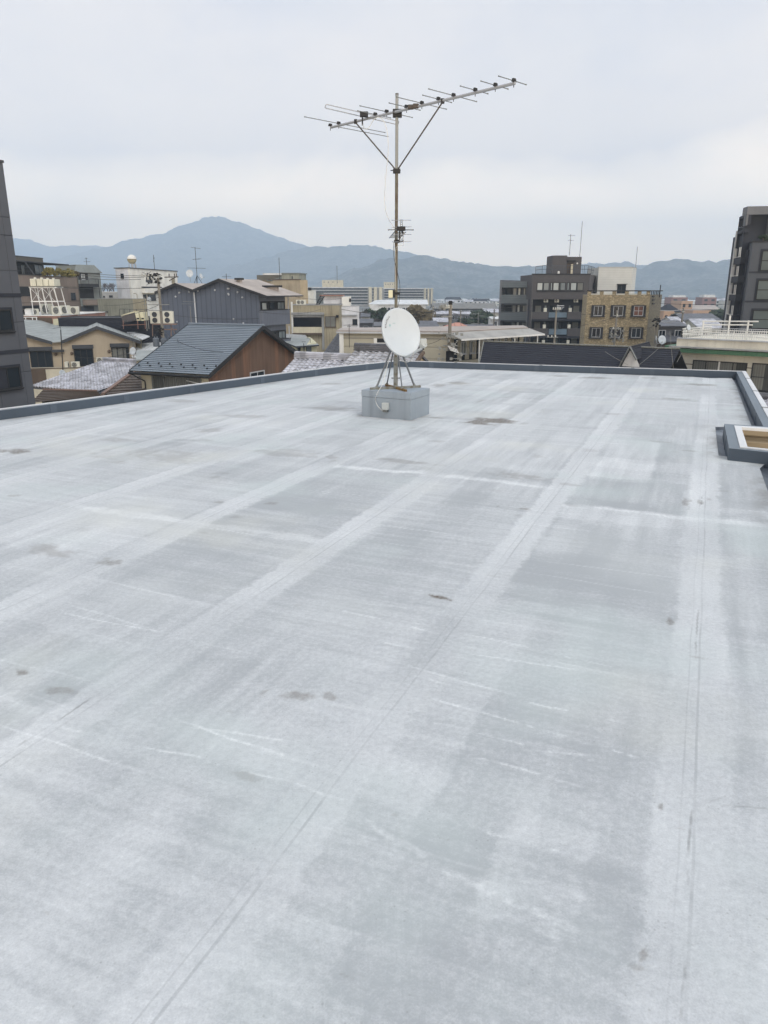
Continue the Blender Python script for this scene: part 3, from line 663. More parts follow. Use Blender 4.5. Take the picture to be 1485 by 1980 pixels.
def smooth_path(pts, n=8):
    out = []; N_ = len(pts)
    for i in range(N_ - 1):
        p0, p1_, p2_, p3_ = pts[max(i - 1, 0)], pts[i], pts[i + 1], pts[min(i + 2, N_ - 1)]
        for k in range(n):
            t_ = k / n; out.append(.5 * ((2 * p1_) + (p2_ - p0) * t_ + (2 * p0 - 5 * p1_ + 4 * p2_ - p3_) * t_ * t_ + (3 * p1_ - p0 - 3 * p2_ + p3_) * t_ ** 3))
    return out + [pts[-1]]
def C4(a, b_, D): return P(560 + a / 3.094, 120 + b_ / 3.094, D)
MD = MX.y
cb = [m_ + Vector((-.02, 0, -.11)), C4(455, 402, MD + .1), C4(480, 385, MD + .1), C4(500, 350, MD + .05), C4(530, 330, MD), C4(560, 350, MD - .02), C4(580, 400, MD - .03), C4(589, 470, MD - .04), C4(588, 560, MD - .04), C4(576, 680, MD - .05), C4(569, 800, MD - .05), C4(573, 880, MD - .04), C4(592, 940, MD - .03), C4(618, 980, MD - .03), C4(628, 1000, MD - .03)]
tag(MB().path(smooth_path(cb), .0042, 6).build('antenna_cable', 'cable_white'), 'thin white cable looping down beside the mast from the long yagi antenna', 'cable')
# ================================================================= small antenna
DS = MD - .10
def S_(a, b_, D=DS): return P(735 + a / 18.56, 415 + b_ / 18.56, D)
sa = thing('small_antenna', 'small antenna with short rods and a slatted reflector clamped halfway up the mast', 'antenna', tuple(S_(760, 975)))
bm = MB()
for a in (722, 795): bm.tube(S_(a, 180), S_(a + 25, 990), .003, n=6)
for v in (190, 265, 345, 420, 560, 740, 880): bm.tube(S_(725 + v * .02, v), S_(797 + v * .02, v), .003, n=6)
bm.build('frame', 'alu_dark', sa)
for a0_, a1_, v0, v1 in ((400, 1110, 205, 198), (415, 1125, 455, 435), (480, 1125, 722, 710), (415, 1120, 980, 970)):
    MB().tube(S_(a0_, v0), S_(a1_, v1), .0035, n=6).build('element', 'alu', sa)
MB().tube(S_(280, 542, DS - .05), S_(1200, 548, DS - .05), .006, n=8).tube(S_(280, 542, DS - .05), S_(320, 542, DS - .05), .009).tube(S_(1165, 548, DS - .05), S_(1200, 548, DS - .05), .009).build('dipole', 'alu_dark', sa)
c_ = S_(760, 520, DS - .05); MB().box(c_.x - .055, c_.y - .03, c_.z - .02, c_.x + .05, c_.y + .03, c_.z + .03).tube(c_, S_(825, 680, DS - .05), .012).build('feed_box', 'plastic_black', sa, bevel=.01)
rf = MB()
for k in range(6): rf.tube(S_(320 + k * 38, 830 - k * 38, DS + .02 * k), S_(700 + k * 45, 830 - k * 38, DS + .02 * k), .004, n=6)
rf.tube(S_(330, 840), S_(520, 600, DS + .1), .004).tube(S_(700, 850), S_(930, 620, DS + .1), .004); rf.build('reflector', 'alu_dark', sa)
MB().tube(S_(700, 560), S_(690, 980), .008).tube(S_(560, 1010, MD), S_(830, 950), .010).box(MX.x - .03, MX.y - .04, mz(469), MX.x + .04, MX.y + .03, mz(464)).build('bracket', 'plastic_black', sa)
tag(MB().path(smooth_path([S_(825, 660), S_(850, 850), S_(840, 1000), S_(825, 1110), S_(780, 1115), S_(700, 1095), S_(620, 1140), S_(560, 1230, MD - .03), P(764, 500, MD - .025), P(765, 560, MD - .025)]), .003, 6).build('antenna_cable', 'cable_white'), 'short pale cable curling from the small antenna back to the mast', 'cable')
tag(MB().path(smooth_path([P(761.5, 468, MD - .02), P(761, 490, MD - .02), P(764, 510, MD - .03), P(768, 525, MD - .02), P(773, 550, MD), P(772, 580, MD), P(767, 600, MD)]), .003, 6).build('antenna_cable', 'cable_dark'), 'thin dark cable running down the mast above the white dish', 'cable')
bxp = P(757, 576, MD); bx = thing('booster_box', 'small cream plastic box on a black bracket on the mast above the dish', 'box', tuple(bxp))
k_ = P(757, 561, MD); MB().box(bxp.x - .04, MD - .05, bxp.z, bxp.x + .015, MD + .01, k_.z).build('box', 'ac_cream', bx, bevel=.008)
MB().box(bxp.x + .017, MD - .035, bxp.z + .01, MX.x - .017, MD + .02, k_.z).box(MX.x - .022, MD - .024, bxp.z + .04, MX.x + .045, MD + .022, bxp.z + .07).build('bracket', 'plastic_black', bx)
# ================================================================= dish
def make_dish(name, label, c, nrm, W_, H_, roll=0, group=None, text=False, arm=True, n=40, face='dish_white'):
    nrm = Vector(nrm).normalized(); rt = UP.cross(nrm).normalized(); upv = nrm.cross(rt)
    if roll: m3 = Matrix.Rotation(roll, 3, nrm); rt = m3 @ rt; upv = m3 @ upv
    c = Vector(c); root = thing(name, label, 'satellite dish', tuple(c), group)
    def pt(r, t, off=0): return c + rt * (math.cos(t) * r * W_ / 2) + upv * (math.sin(t) * r * H_ / 2) + nrm * (.10 * W_ * (min(r, 1) ** 2 - 1) + off)
    b = MB(); rings = [0.001, .2, .4, .6, .8, .94, 1.0] if n > 20 else [.001, .5, 1.0]
    prof = [(r, 0.0) for r in rings] + [(1.03, -.004), (1.03, -.022 * W_ / .5), (.97, -.022 * W_ / .5), (.5, -.03), (.001, -.03)]
    for r, o in prof:
        for k in range(n): b.v.append(pt(r, 2 * math.pi * k / n, o))
    for j in range(len(prof) - 1):
        for k in range(n): b.f.append((j * n + k, j * n + (k + 1) % n, (j + 1) * n + (k + 1) % n, (j + 1) * n + k)); b.m.append(0)
    b.build('reflector', face, root, smooth=True)
    if arm:
        f = c + nrm * W_ * .62 - upv * H_ * .42; base = pt(1.0, -math.pi / 2) - upv * .02 * H_
        MB().tube(base - nrm * .05, f - upv * .03, .014 * W_ / .5, n=8).build('feed_arm', 'dish_white', root)
        l = MB(); l.tube(f + nrm * .03, f - nrm * .05, .034 * W_ / .5, .03 * W_ / .5, n=12).box(f.x - .033 * W_ / .5, f.y - .03, f.z - .0, f.x + .033 * W_ / .5, f.y + .03, f.z + .065 * W_ / .5); l.build('feed_horn', 'lnb_grey', root, bevel=.006 if n > 20 else 0)
        MB().tube(f - UP * .06, f, .012, n=6).build('cable_plug', 'plastic_black', root)
        MB().tube(c - nrm * (.04 + .10 * W_), c - nrm * (.14 + .1 * W_) - UP * .05, .03 * W_ / .5, n=8).tube(c - nrm * .16, c - nrm * .16 - UP * .2 * W_ / .5, .022, n=8).build('mount', 'alu_dark', root)
    return root, pt, rt, upv, nrm
DN = Vector((.56, -.80, .30))
dc = P(777, 642, MD - .17)
dish, dpt, rt, upv, dn_ = make_dish('satellite_dish', 'white oval satellite dish with small dark lettering on the foot of the mast', dc, DN, .57, .605, roll=R(7), n=64)
def text_mesh(txt, size):
    cu = bpy.data.curves.new('t', 'FONT'); cu.body = txt; cu.size = size; cu.align_x = 'CENTER'; cu.align_y = 'CENTER'; cu.extrude = .0006
    o = bpy.data.objects.new('t', cu); COL.objects.link(o); bpy.context.view_layer.update()
    me = bpy.data.meshes.new_from_object(o.evaluated_get(bpy.context.evaluated_depsgraph_get())); bpy.data.objects.remove(o); return me
lt = MB()
for ch, ang in zip('BAZMO3', (157, 150, 143, 136, 128.5, 121)):
    a = R(ang); r = .845; p = dpt(r, a, .0025); me = text_mesh(ch, .038)
    xd = (dpt(r, a - .01) - dpt(r, a)).normalized(); yd = dn_.cross(xd).normalized(); i = len(lt.v)
    for v_ in me.vertices: lt.v.append(p + xd * v_.co.x + yd * v_.co.y + dn_ * v_.co.z)
    for f_ in me.polygons: lt.f.append(tuple(i + q for q in f_.vertices)); lt.m.append(0)
lt.build('lettering', 'text_dark', dish)
dm = MB()
p = dpt(.60, R(140), .002); dm.lathe(p, dn_, [(.0, 0), (.016, 0), (.016, .001), (0, .001)], 16); dm.build('sticker', 'text_pale', dish); dm = MB()
q = dpt(.5, R(122), .002); dm.poly([q, q + rt * .045, q + rt * .045 + upv * .008, q + upv * .008]); dm.build('sticker', 'text_pale', dish)
tag(MB().path(smooth_path([P(800, 680, MD - .45), P(797, 694, MD - .35), P(788, 700, MD - .2), P(776, 697, MD - .1), P(769, 688, MD - .05), P(762, 684, MD - .05)]), .004, 6).build('dish_cable', 'cable_white'), 'white cable sagging under the dish from its feed to the mast', 'cable')
tag(MB().path(smooth_path([P(756, 690, MD - .1), P(751, 700, MD - .12), P(745, 722, MD - .15), P(739, 744, MD - .2), G(731, 757, HB + .01), G(728.3, 763, HB - .0) - Vector((0, .03, 0)), FP.at(FP.px(728, 772)[0], FP.px(728, 772)[1], .03), FP.at(*FP.px(731, 782), .03), FP.at(*FP.px(737, 789), .035), FP.at(*FP.px(743, 794), .035)]), .0042, 6).build('box_cable', 'cable_white'), 'white cable hanging from the mast legs to the cable box on the block', 'cable')
# ================================================================= builders
def xy(u, v, D): p = P(u, v, D); return Vector((p.x, p.y, 0))
def wallbox(F, depth, z0, z1, parent, wall, roof='roof_felt', name='wall', cap=None, capw=.12, caph=.12, label=None, z_top=None):
    b = MB(); q = [F.at(0, 0, 0), F.at(F.L, 0, 0), F.at(F.L, 0, -depth), F.at(0, 0, -depth)]
    b.prism([(p.x, p.y) for p in q], z0, z1, 0, 1); o = b.build(name, [wall, roof], parent, label=label)
    if cap:
        r = MB()
        for a0, a1, w0, w1 in ((-capw * .4, F.L + capw * .4, -capw, capw * .4), (-capw * .4, F.L + capw * .4, -depth - capw * .4, -depth + capw), (-capw * .4, capw, -depth + capw, -capw), (F.L - capw, F.L + capw * .4, -depth + capw, -capw)):
            r.fbox(F, a0, z1 + .003, a1, z1 + caph, w0, w1)
        r.build('roof_edge', cap, parent)
    return o
def win(F, parent, u0, v0, u1, v1, n=2, glass='glass_dark', frame='dark_frame', out=.05, fw=None, sill=True, hood=False, name='window', rect=None, rows=1, shutter=None):
    a0, z0, a1, z1 = rect or F.rect(u0, v0, u1, v1); W_ = a1 - a0; H_ = z1 - z0; fw = fw or min(.07, W_ * .05 + .02)
    b = MB(); b.fbox(F, a0, z0, a0 + fw, z1, .002, out).fbox(F, a1 - fw, z0, a1, z1, .002, out).fbox(F, a0 + fw, z0, a1 - fw, z0 + fw, .002, out).fbox(F, a0 + fw, z1 - fw, a1 - fw, z1, .002, out)
    for k in range(1, n):
        c = a0 + W_ * k / n; b.fbox(F, c - fw * .4, z0 + fw, c + fw * .4, z1 - fw, .002, out * .8)
    for k in range(1, rows):
        c = z0 + H_ * k / rows; b.fbox(F, a0 + fw, c - fw * .4, a1 - fw, c + fw * .4, .002, out * .7)
    if sill: b.fbox(F, a0 - .05, z0 - .06, a1 + .05, z0 - .004, .002, out + .08)
    if hood: b.fbox(F, a0 - .1, z1 + .02, a1 + .1, z1 + .1, .002, out + .3)
    w_ = b.build(name, frame, parent)
    g = MB()
    for k in range(n):
        c0 = a0 + fw * .8 + (W_ - 1.6 * fw) * k / n; c1 = a0 + fw * .8 + (W_ - 1.6 * fw) * (k + 1) / n; g.fbox(F, c0 + .01, z0 + fw * .8, c1 - .01, z1 - fw * .8, .001, out * (.35 if k % 2 else .5))
    g.build('pane', glass, w_); return w_
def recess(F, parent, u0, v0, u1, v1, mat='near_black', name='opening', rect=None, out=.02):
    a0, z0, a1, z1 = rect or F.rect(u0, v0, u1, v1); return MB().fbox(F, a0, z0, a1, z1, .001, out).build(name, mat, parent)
def strip(F, parent, u0, v0, u1, v1, mat, out=.06, name='band', rect=None, w0=.001, label=None):
    a0, z0, a1, z1 = rect or F.rect(u0, v0, u1, v1); return MB().fbox(F, a0, z0, a1, z1, w0, out).build(name, mat, parent, label=label)
def frame_px(A, B): return Fr(xy(*A), xy(*B))
# ---- small things copied around
def proto_ac():
    r = thing('outdoor_unit', 'x', 'air conditioner', (0, 0, 0)); F = Fr((-.4, 0), (.4, 0))
    MB().fbox(F, 0, .06, .8, .66, -.3, 0).build('case', 'ac_white', r, bevel=.02)
    g = MB(); g.lathe((-.1, -.005, .36), (0, -1, 0), [(.0, 0), (.235, 0), (.235, .012), (.215, .012), (.21, .004), (.0, .004)], 20); g.build('fan_grille', 'dark_grey', r)
    f = MB()
    for k in range(5): f.lathe((-.1, -.022, .36), (0, -1, 0), [(.05 + k * .04, 0), (.058 + k * .04, 0)], 16)
    f.build('guard', 'ac_white', r); MB().box(-.34, -.02, 0, -.28, .3, .06).build('foot', 'galv', r); MB().box(.28, -.02, 0, .34, .3, .06).build('foot', 'galv', r); return r
AC0 = proto_ac(); ac_used = [False]
def ac(p, n, label, sc=1.0, group='air conditioner outdoor units', mat=None):
    """p: base point, n: direction the fan faces"""
    o = AC0 if not ac_used[0] else copy_tree(AC0); ac_used[0] = True
    o.location = p; o.rotation_euler = (0, 0, math.atan2(n[1], n[0]) + math.pi / 2); o.scale = (sc, sc, sc) if not isinstance(sc, tuple) else sc
    tag(o, label, 'air conditioner', group); return o
def small_dish(p, az, label, W_=.5, tilt=.35, post=.6, post_mat='galv', group='small satellite dishes on neighbouring roofs'):
    n_ = Vector((math.sin(az), -math.cos(az), tilt)); root, *_ = make_dish('roof_satellite_dish', label, p, n_, W_, W_ * 1.08, group=group, n=16)
    MB().tube(Vector(p) + Vector((0, .1, -post)), Vector(p) + Vector((0, .1, -.05)), .022, n=6).build('post', post_mat, root); return root
def roof_antenna(u, vb, vt, D, label, spec, mat='cable_dark', guys=False, r=.02, group=None):
    """spec: list of (v, half length px left, right, tilt px, n cross rods)"""
    b0, t0 = P(u[0] if isinstance(u, tuple) else u, vb, D), P(u[1] if isinstance(u, tuple) else u, vt, D); t0.x = b0.x
    root = thing('roof_antenna', label, 'antenna', tuple(b0), group); MB().tube(b0, t0, r, n=6).build('mast', mat, root)
    uu = u[1] if isinstance(u, tuple) else u
    for v, hl, hr, tl, nr in spec:
        c = P(uu, v, D); c.x = b0.x; k = D / 1483; a, e = c + Vector((-hl * k, 0, tl * k)), c + Vector((hr * k, 0, -tl * k)); b = MB().tube(a, e, r * .6, n=5)
        for i in range(nr):
            q = a + (e - a) * (i + .5) / nr; ln = .28 + .2 * ((i * 7) % 3) / 3; b.tube(q + Vector((-ln * .35, -ln, 0)), q + Vector((ln * .35, ln, 0)), r * .35, n=4)
        b.build('boom', mat, root)
    if guys:
        g = MB()
        for a in (0, 2.1, 4.2): g.tube(b0 + UP * .9, b0 + Vector((math.cos(a) * .6, math.sin(a) * .6, -.05)), r * .9, n=5)
        g.build('tripod', mat, root)
    return root
def wire(pts, label, sag=.4, r=.012, mat='cable_dark', group='overhead wires', name='overhead_wire'):
    b = MB()
    for (p, q) in zip(pts[:-1], pts[1:]):
        L = []
        for k in range(13):
            t_ = k / 12; c = p.lerp(q, t_); c.z -= 4 * sag * t_ * (1 - t_); L.append(c)
        b.path(L, r, 4)
    return tag(b.build(name, mat), label, 'wire', group)
def leaves(b, c, rad, n, size, rnd, m=0):
    for _ in range(n):
        d = Vector((rnd.gauss(0, 1), rnd.gauss(0, 1), rnd.gauss(0, 1))).normalized() * (rnd.random() ** .45)
        p = Vector(c) + Vector((d.x * rad[0], d.y * rad[1], d.z * rad[2])); a = Vector((rnd.gauss(0, 1), rnd.gauss(0, 1), rnd.gauss(0, .6))).normalized() * size * rnd.uniform(.6, 1.4); e = a.orthogonal().normalized() * size * rnd.uniform(.4, .9)
        i = len(b.v); b.v += [p - a - e, p + a - e * .6, p + a * .9 + e, p - a * .8 + e * .7]; b.f.append((i, i + 1, i + 2, i + 3)); b.m.append(m)
def bushy(name, label, u, vt, D, wpx, hpx, mat, seed, n=900, size=.12, zb=None, cat='tree', group=None, trunk=True, blobs=9):
    rnd = random.Random(seed); k = D / 1483; top = P(u, vt, D); W_, H_ = wpx * k, hpx * k; base = top.z - H_; zb = base - .3 if zb is None else zb
    root = thing(name, label, cat, (top.x, D, zb), group)
    if trunk:
        t = MB(); t.tube((top.x, D, zb), (top.x, D, base + H_ * .5), .03 * W_ + .05, .02 * W_ + .02, n=7)
        for _ in range(6): a = rnd.random() * 6.28; t.tube((top.x, D, base + H_ * rnd.uniform(.05, .4)), (top.x + math.cos(a) * W_ * .3, D + math.sin(a) * W_ * .3, base + H_ * rnd.uniform(.5, .85)), .015 * W_ + .02, .01, n=5)
        t.build('trunk', 'bark', root)
    b = MB()
    for i in range(blobs):
        cx = rnd.uniform(-.36, .36) * W_; cz = base + H_ * (.25 + .55 * rnd.random() * (1 - abs(cx) / W_)); leaves(b, (top.x + cx, D + rnd.uniform(-.25, .25) * W_, cz), (W_ * .2, W_ * .2, H_ * rnd.uniform(.16, .26)), n // blobs, size, rnd)
    b.build('crown', mat, root); return root
def bare_tree(u, vt, D, wpx, hpx, label, seed, mat='twig', group='bare trees', zb=GZ, r0=.14):
    rnd = random.Random(seed); k = D / 1483; top = P(u, vt, D); H_ = top.z - zb; Wd = wpx * k; root = thing('bare_tree', label, 'tree', (top.x, D, zb), group)
    tr = MB(); cr = MB(); h0 = H_ - hpx * k
    tr.tube((top.x, D, zb), (top.x, D, zb + h0), r0, r0 * .8, n=7)
    def grow_(p, d, L, r, lv):
        q = p + d * L; (tr if lv < 2 else cr).tube(p, q, r, r * .65, n=4 if lv > 1 else 6, cap=False)
        if lv >= 5: return
        for _ in range(3 if lv < 4 else 2):
            nd = (d + Vector((rnd.gauss(0, .38) * Wd / (hpx * k), rnd.gauss(0, .38), rnd.gauss(.12, .18)))).normalized(); grow_(q, nd, L * rnd.uniform(.62, .82), r * .6, lv + 1)
    for _ in range(4): grow_(Vector((top.x, D, zb + h0)), Vector((rnd.gauss(0, .5) * Wd / (hpx * k), rnd.gauss(0, .4), 1)).normalized(), hpx * k * .3, r0 * .6, 1)
    tr.build('trunk', 'bark', root); cr.build('crown', mat, root); return root
def pole(u0, v0, D, vb, label, arms=(), r=.14, extra=None, group='utility poles'):
    t = P(u0, v0, D); root = thing('utility_pole', label, 'utility pole', (t.x, t.y, GZ), group); MB().tube((t.x, t.y, GZ), (t.x, t.y, t.z), r * 1.25, r * .85, n=12).build('pole', 'pole_conc', root)
    for (v, l, rr_, tw, ins) in arms:
        c = P(u0, v, D); z = c.z; k = D / 1483; b = MB(); a, e = Vector((t.x - l * k, t.y - .2 - tw, z)), Vector((t.x + rr_ * k, t.y - .2 + tw, z)); b.tube(a, e, .05, n=4); ar = b.build('crossarm', 'galv', root)
        if ins:
            s = MB()
            for i in range(ins): q = a + (e - a) * (i + .3) / ins; s.lathe(q, (0, 0, 1), [(.03, 0), (.09, .04), (.05, .1), (.09, .14), (.04, .22), (.001, .24)], 8)
            s.build('insulator', 'off_white', ar)
    return root, t
# ---- tiled roofs made of real courses
def tiled(o, x, up, L, H_, pitch=.28, course=.24, amp=.03, lip=.025):
    """o: lower left corner, x: along the eave, up: up the slope (unit); S-shaped pan tiles"""
    x = Vector(x); up = Vector(up); nrm = x.cross(up).normalized(); b = MB(); n = max(1, int(L / pitch)); px_ = L / n; m_ = max(1, int(H_ / course)); cy = H_ / m_; sm = 6
    prof = [(.0, 0), (.16, .75), (.33, 1.0), (.5, .7), (.66, .12), (.83, -.12)]
    for j in range(m_):
        i0 = len(b.v)
        for e, hgt in ((0, lip), (1.06, 0)):
            for i in range(n):
                for f, h in prof: b.v.append(o + x * ((i + f) * px_) + up * ((j + e) * cy) + nrm * (h * amp + hgt))
            b.v.append(o + x * L + up * ((j + e) * cy) + nrm * hgt)
        w_ = n * sm + 1
        for i in range(n * sm): b.f.append((i0 + i, i0 + i + 1, i0 + w_ + i + 1, i0 + w_ + i)); b.m.append(0)
        i1 = len(b.v)      # front lip
        for i in range(w_): b.v.append(b.v[i0 + i] - nrm * (lip + .012))
        for i in range(w_ - 1): b.f.append((i1 + i, i1 + i + 1, i0 + i + 1, i0 + i)); b.m.append(0)
    return b
def stepped(quad, n, lip=.025, m=0):
    """metal or slate roof in n overlapping courses; quad = eave left, eave right, ridge right, ridge left"""
    a, c, d, e = [Vector(p) for p in quad]; nrm = (c - a).cross(e - a).normalized(); nrm = nrm if nrm.z > 0 else -nrm; b = MB()
    for j in range(n):
        f0, f1 = j / n, (j + 1) / n; p0, p1_, q0, q1 = a.lerp(e, f0) + nrm * lip, c.lerp(d, f0) + nrm * lip, a.lerp(e, f1), c.lerp(d, f1)
        b.poly([p0, p1_, q1, q0], m); b.poly([p0 - nrm * lip, p1_ - nrm * lip, p1_, p0], m)
    return b
def railing(b, p, q, h, nb, r=.02, rails=(1.0,), m=0, post=6):
    p = Vector(p); q = Vector(q)
    for f in rails: b.tube(p + UP * h * f, q + UP * h * f, r, n=5, m=m)
    for i in range(nb + 1):
        c = p.lerp(q, i / nb); b.tube(c, c + UP * h, r * (1.2 if i % post == 0 else .6), n=4, m=m)
# ================================================================= left side
# --- grey tower at the left edge
Bt = xy(5, 315, 40); At = Bt - AV * 14; F = Fr(At, Bt); zt = P(5, 315, 40).z
t = thing('apartment_tower', 'tall dark grey panelled apartment tower cut off by the left edge of the photo', 'building', (Bt.x, Bt.y, GZ))
wallbox(F, 10, GZ, zt, t, 'tower_panel', cap='dark_grey')
for v0, v1 in ((567, 574.5), (677.5, 685)):
    s0, zA = F.px(10, v0); s1, zB = F.px(10, v1); MB().fbox(F, 0, zB, F.L + .02, zA, .002, .03).build('band', 'tower_dark', t)
zz = F.px(10, 455)[1]; MB().fbox(F, 0, zz, F.L, zz + .03, .001, .012).build('joint', 'tower_dark', t)
for (uu, va, vb) in ((22.5, 598, 640), (38.5, 708, 750)):
    a1 = F.px(uu, (va + vb) / 2)[0]; z1 = F.px(uu - 8, va)[1]; z0 = F.px(uu - 8, vb)[1]
    MB().fbox(F, a1 - 2.5, z0 - .12, a1 + .10, z1 + .10, .002, .03).build('reveal', 'tower_dark', t)
    win(F, t, 0, 0, 0, 0, n=3, rect=(a1 - 2.4, z0, a1, z1), glass='glass_dark', out=.08, fw=.06)
# --- taupe building with roof terrace
D0 = 100; A, B = (27, 531.4, D0), (149.5, 536.8, D0 * 1.21); F = frame_px(A, B); zt = P(*A).z
t = thing('terrace_building', 'taupe apartment building with a planted roof terrace behind the white water tanks', 'building', tuple(xy(*A)) [:2] + (GZ,))
wallbox(F, 9, GZ, zt, t, 'taupe', cap='taupe_dark', caph=.06)
Fu = Fr(F.at(0, 0, -1.6), F.at(F.L * .62, 0, -1.6)); zu = P(27, 493, D0 + .8).z
wallbox(Fu, 6, zt, zu, t, 'taupe_dark', name='penthouse', cap='dark_grey')
MB().fbox(F, -.5, P(60, 506, D0 + 3).z, F.L * .86, P(60, 506, D0 + 3).z + .14, -3.4, .1).build('canopy', 'dark_grey', t)
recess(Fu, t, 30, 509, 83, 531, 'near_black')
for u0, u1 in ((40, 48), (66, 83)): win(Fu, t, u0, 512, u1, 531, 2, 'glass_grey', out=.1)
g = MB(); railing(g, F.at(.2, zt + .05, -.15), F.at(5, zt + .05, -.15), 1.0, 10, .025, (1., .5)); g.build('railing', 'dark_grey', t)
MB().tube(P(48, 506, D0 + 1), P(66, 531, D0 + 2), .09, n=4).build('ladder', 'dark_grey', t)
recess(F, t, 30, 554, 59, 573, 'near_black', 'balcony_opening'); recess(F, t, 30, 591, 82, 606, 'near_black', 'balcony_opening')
win(F, t, 137, 566, 146, 580, 2, 'glass_dark'); MB().fbox(F, 0, F.px(90, 555)[1], F.L, F.px(90, 555)[1] + .07, .001, .02).build('joint', 'taupe_dark', t)
MB().tube(F.at(F.L - .25, GZ, .1), F.at(F.L - .25, zt, .1), .06, n=6).build('downpipe', 'taupe_dark', t)
for i, (u, vt, w_, h_) in enumerate(((90, 516, 16, 17), (102, 514, 20, 19), (117, 518, 18, 16), (134, 521, 20, 15), (147, 524, 12, 12))):
    bushy('terrace_shrub', ['leafy yellow green shrub at the left end of the terrace parapet', 'tallest yellow green shrub on the terrace parapet', 'olive shrub in the middle of the terrace planting', 'low olive shrub near the right end of the terrace', 'small shrub hanging over the right corner of the terrace'][i], u, vt - 2, 107 + i * 2.6, w_ * 1.25, h_ * 1.15, 'leaf_yellow' if i < 4 else 'leaf_brown', 20 + i, 700, .10, cat='shrub', group='shrubs on the roof terrace', trunk=True, zb=zt)
# --- grey green building
D0 = 132; A, B = (150, 512, D0), (192, 515, D0 + 3); F = frame_px(A, B); zt = P(188, 527, D0).z; zr = P(165, 511.5, D0).z
t = thing('balcony_house', 'narrow grey green building with a sloped top and dark balconies beside the terrace building', 'building', tuple(xy(*A))[:2] + (GZ,))
wallbox(F, 8, GZ, zt, t, 'greygreen'); b = MB()
q = [F.at(-.8, zt, .25), F.at(F.L + .3, zt, .25), F.at(F.L - .6, zr, -.6), F.at(.0, zr, -.6)]; b.slab(q, .1).slab([q[3], q[2], F.at(F.L - .6, zr, -8), F.at(0, zr, -8)], .1); b.fbox(F, .0, zt, F.L - .5, zr - .15, -7.8, -.6); b.build('roof', 'greygreen', t)
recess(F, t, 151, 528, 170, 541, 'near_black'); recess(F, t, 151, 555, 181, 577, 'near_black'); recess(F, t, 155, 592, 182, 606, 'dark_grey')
win(F, t, 157, 530, 164, 541, 1, 'glass_grey', 'light_frame')
bl_ = MB().fbox(F, F.rect(150, 543, 184, 555)[0], F.rect(150, 543, 184, 555)[1], F.rect(150, 543, 184, 555)[2], F.rect(150, 543, 184, 555)[3] - .5, 0, 1.1); bl_.build('balcony', 'dark_frame', t)
g = MB(); r_ = F.rect(150, 539, 184, 550); railing(g, F.at(r_[0], r_[1], 1.1), F.at(r_[2], r_[1], 1.1), r_[3] - r_[1], 14, .03); g.tube(F.at(r_[2], GZ, 1.1), F.at(r_[2], r_[3], 1.1), .06, n=5); g.build('railing', 'dark_frame', t)
strip(F, t, 160, 579, 187, 590, 'taupe', 1.0, 'balcony')
roof_antenna(168, 513, 498, D0 + 2, 'small crossed antenna on the grey green building', [(506, 5, 7, 0, 4), (500, 2, 2, 0, 2)], r=.045)
# --- white tank rack
D0 = 88; k = D0 / 1483
rk = thing('water_tank_stand', 'white steel stand holding four cream water tanks above a roof', 'tank stand', tuple(xy(85, 600, D0))[:2] + (P(60, 600, D0).z,))
zt, zb = P(80, 556, D0).z, P(80, 600, D0).z; zm = P(80, 583, D0).z
xl, xr = P(58, 556, D0).x, P(104, 556, D0).x
b = MB()
for f in (0, .5, 1):
    for yy in (0, 1.9): b.tube((xl + (xr - xl) * f, D0 + yy, zt), (xl + (xr - xl) * f + (f - .0) * .45 * (f > .4), D0 + yy, zb - .4), .055, n=6)
for z in (zt, zm): b.box(xl - .1, D0 - .06, z - .06, xr + .3, D0 + .02, z + .06).box(xl - .1, D0 + 1.84, z - .06, xr + .3, D0 + 1.92, z + .06).box(xl - .1, D0, z - .05, xl, D0 + 1.9, z + .05).box(xr, D0, z - .05, xr + .1, D0 + 1.9, z + .05)
for f0, f1 in ((0, .5), (.5, 0), (.5, 1), (1, .5)): b.tube((xl + (xr - xl) * f0, D0 - .03, zt), (xl + (xr - xl) * f1, D0 - .03, zm), .02, n=4)
b.build('frame', 'white_paint', rk)
b = MB(); b.box(xl - .15, D0 - .15, zt + .07, xr + .15, D0 + 2.05, zt + .13); b.build('platform', 'alu_dark', rk)
lab = ['leftmost cream water tank on the white stand', 'second cream water tank from the left on the stand', 'third cream water tank from the left on the stand', 'rightmost cream water tank on the white stand']
for i, (u0, u1) in enumerate(((57, 68), (69.5, 81), (82, 92), (93, 103.5))):
    x0, x1 = P(u0, 545, D0).x, P(u1, 545, D0).x; z0, z1 = zt + .14, P(60, 539 + (i > 1) * .8, D0).z
    r = thing('water_tank', lab[i], 'water tank', ((x0 + x1) / 2, D0, z0), 'water tanks on the stand')
    MB().box(x0, D0 + .1, z0, x1, D0 + 1.8, z1).build('tank', 'tank_cream', r, bevel=.05); MB().lathe(((x0 + x1) / 2, D0 + .8, z1), (0, 0, 1), [(.001, .16), (.14, .15), (.16, .02), (.16, -.02)], 10).build('lid', 'off_white', r)
    MB().tube(((x0 + x1) / 2, D0 + .3, z0), ((x0 + x1) / 2 + .3, D0 + .9, zb), .04, n=5).build('pipe', 'white_paint', r)
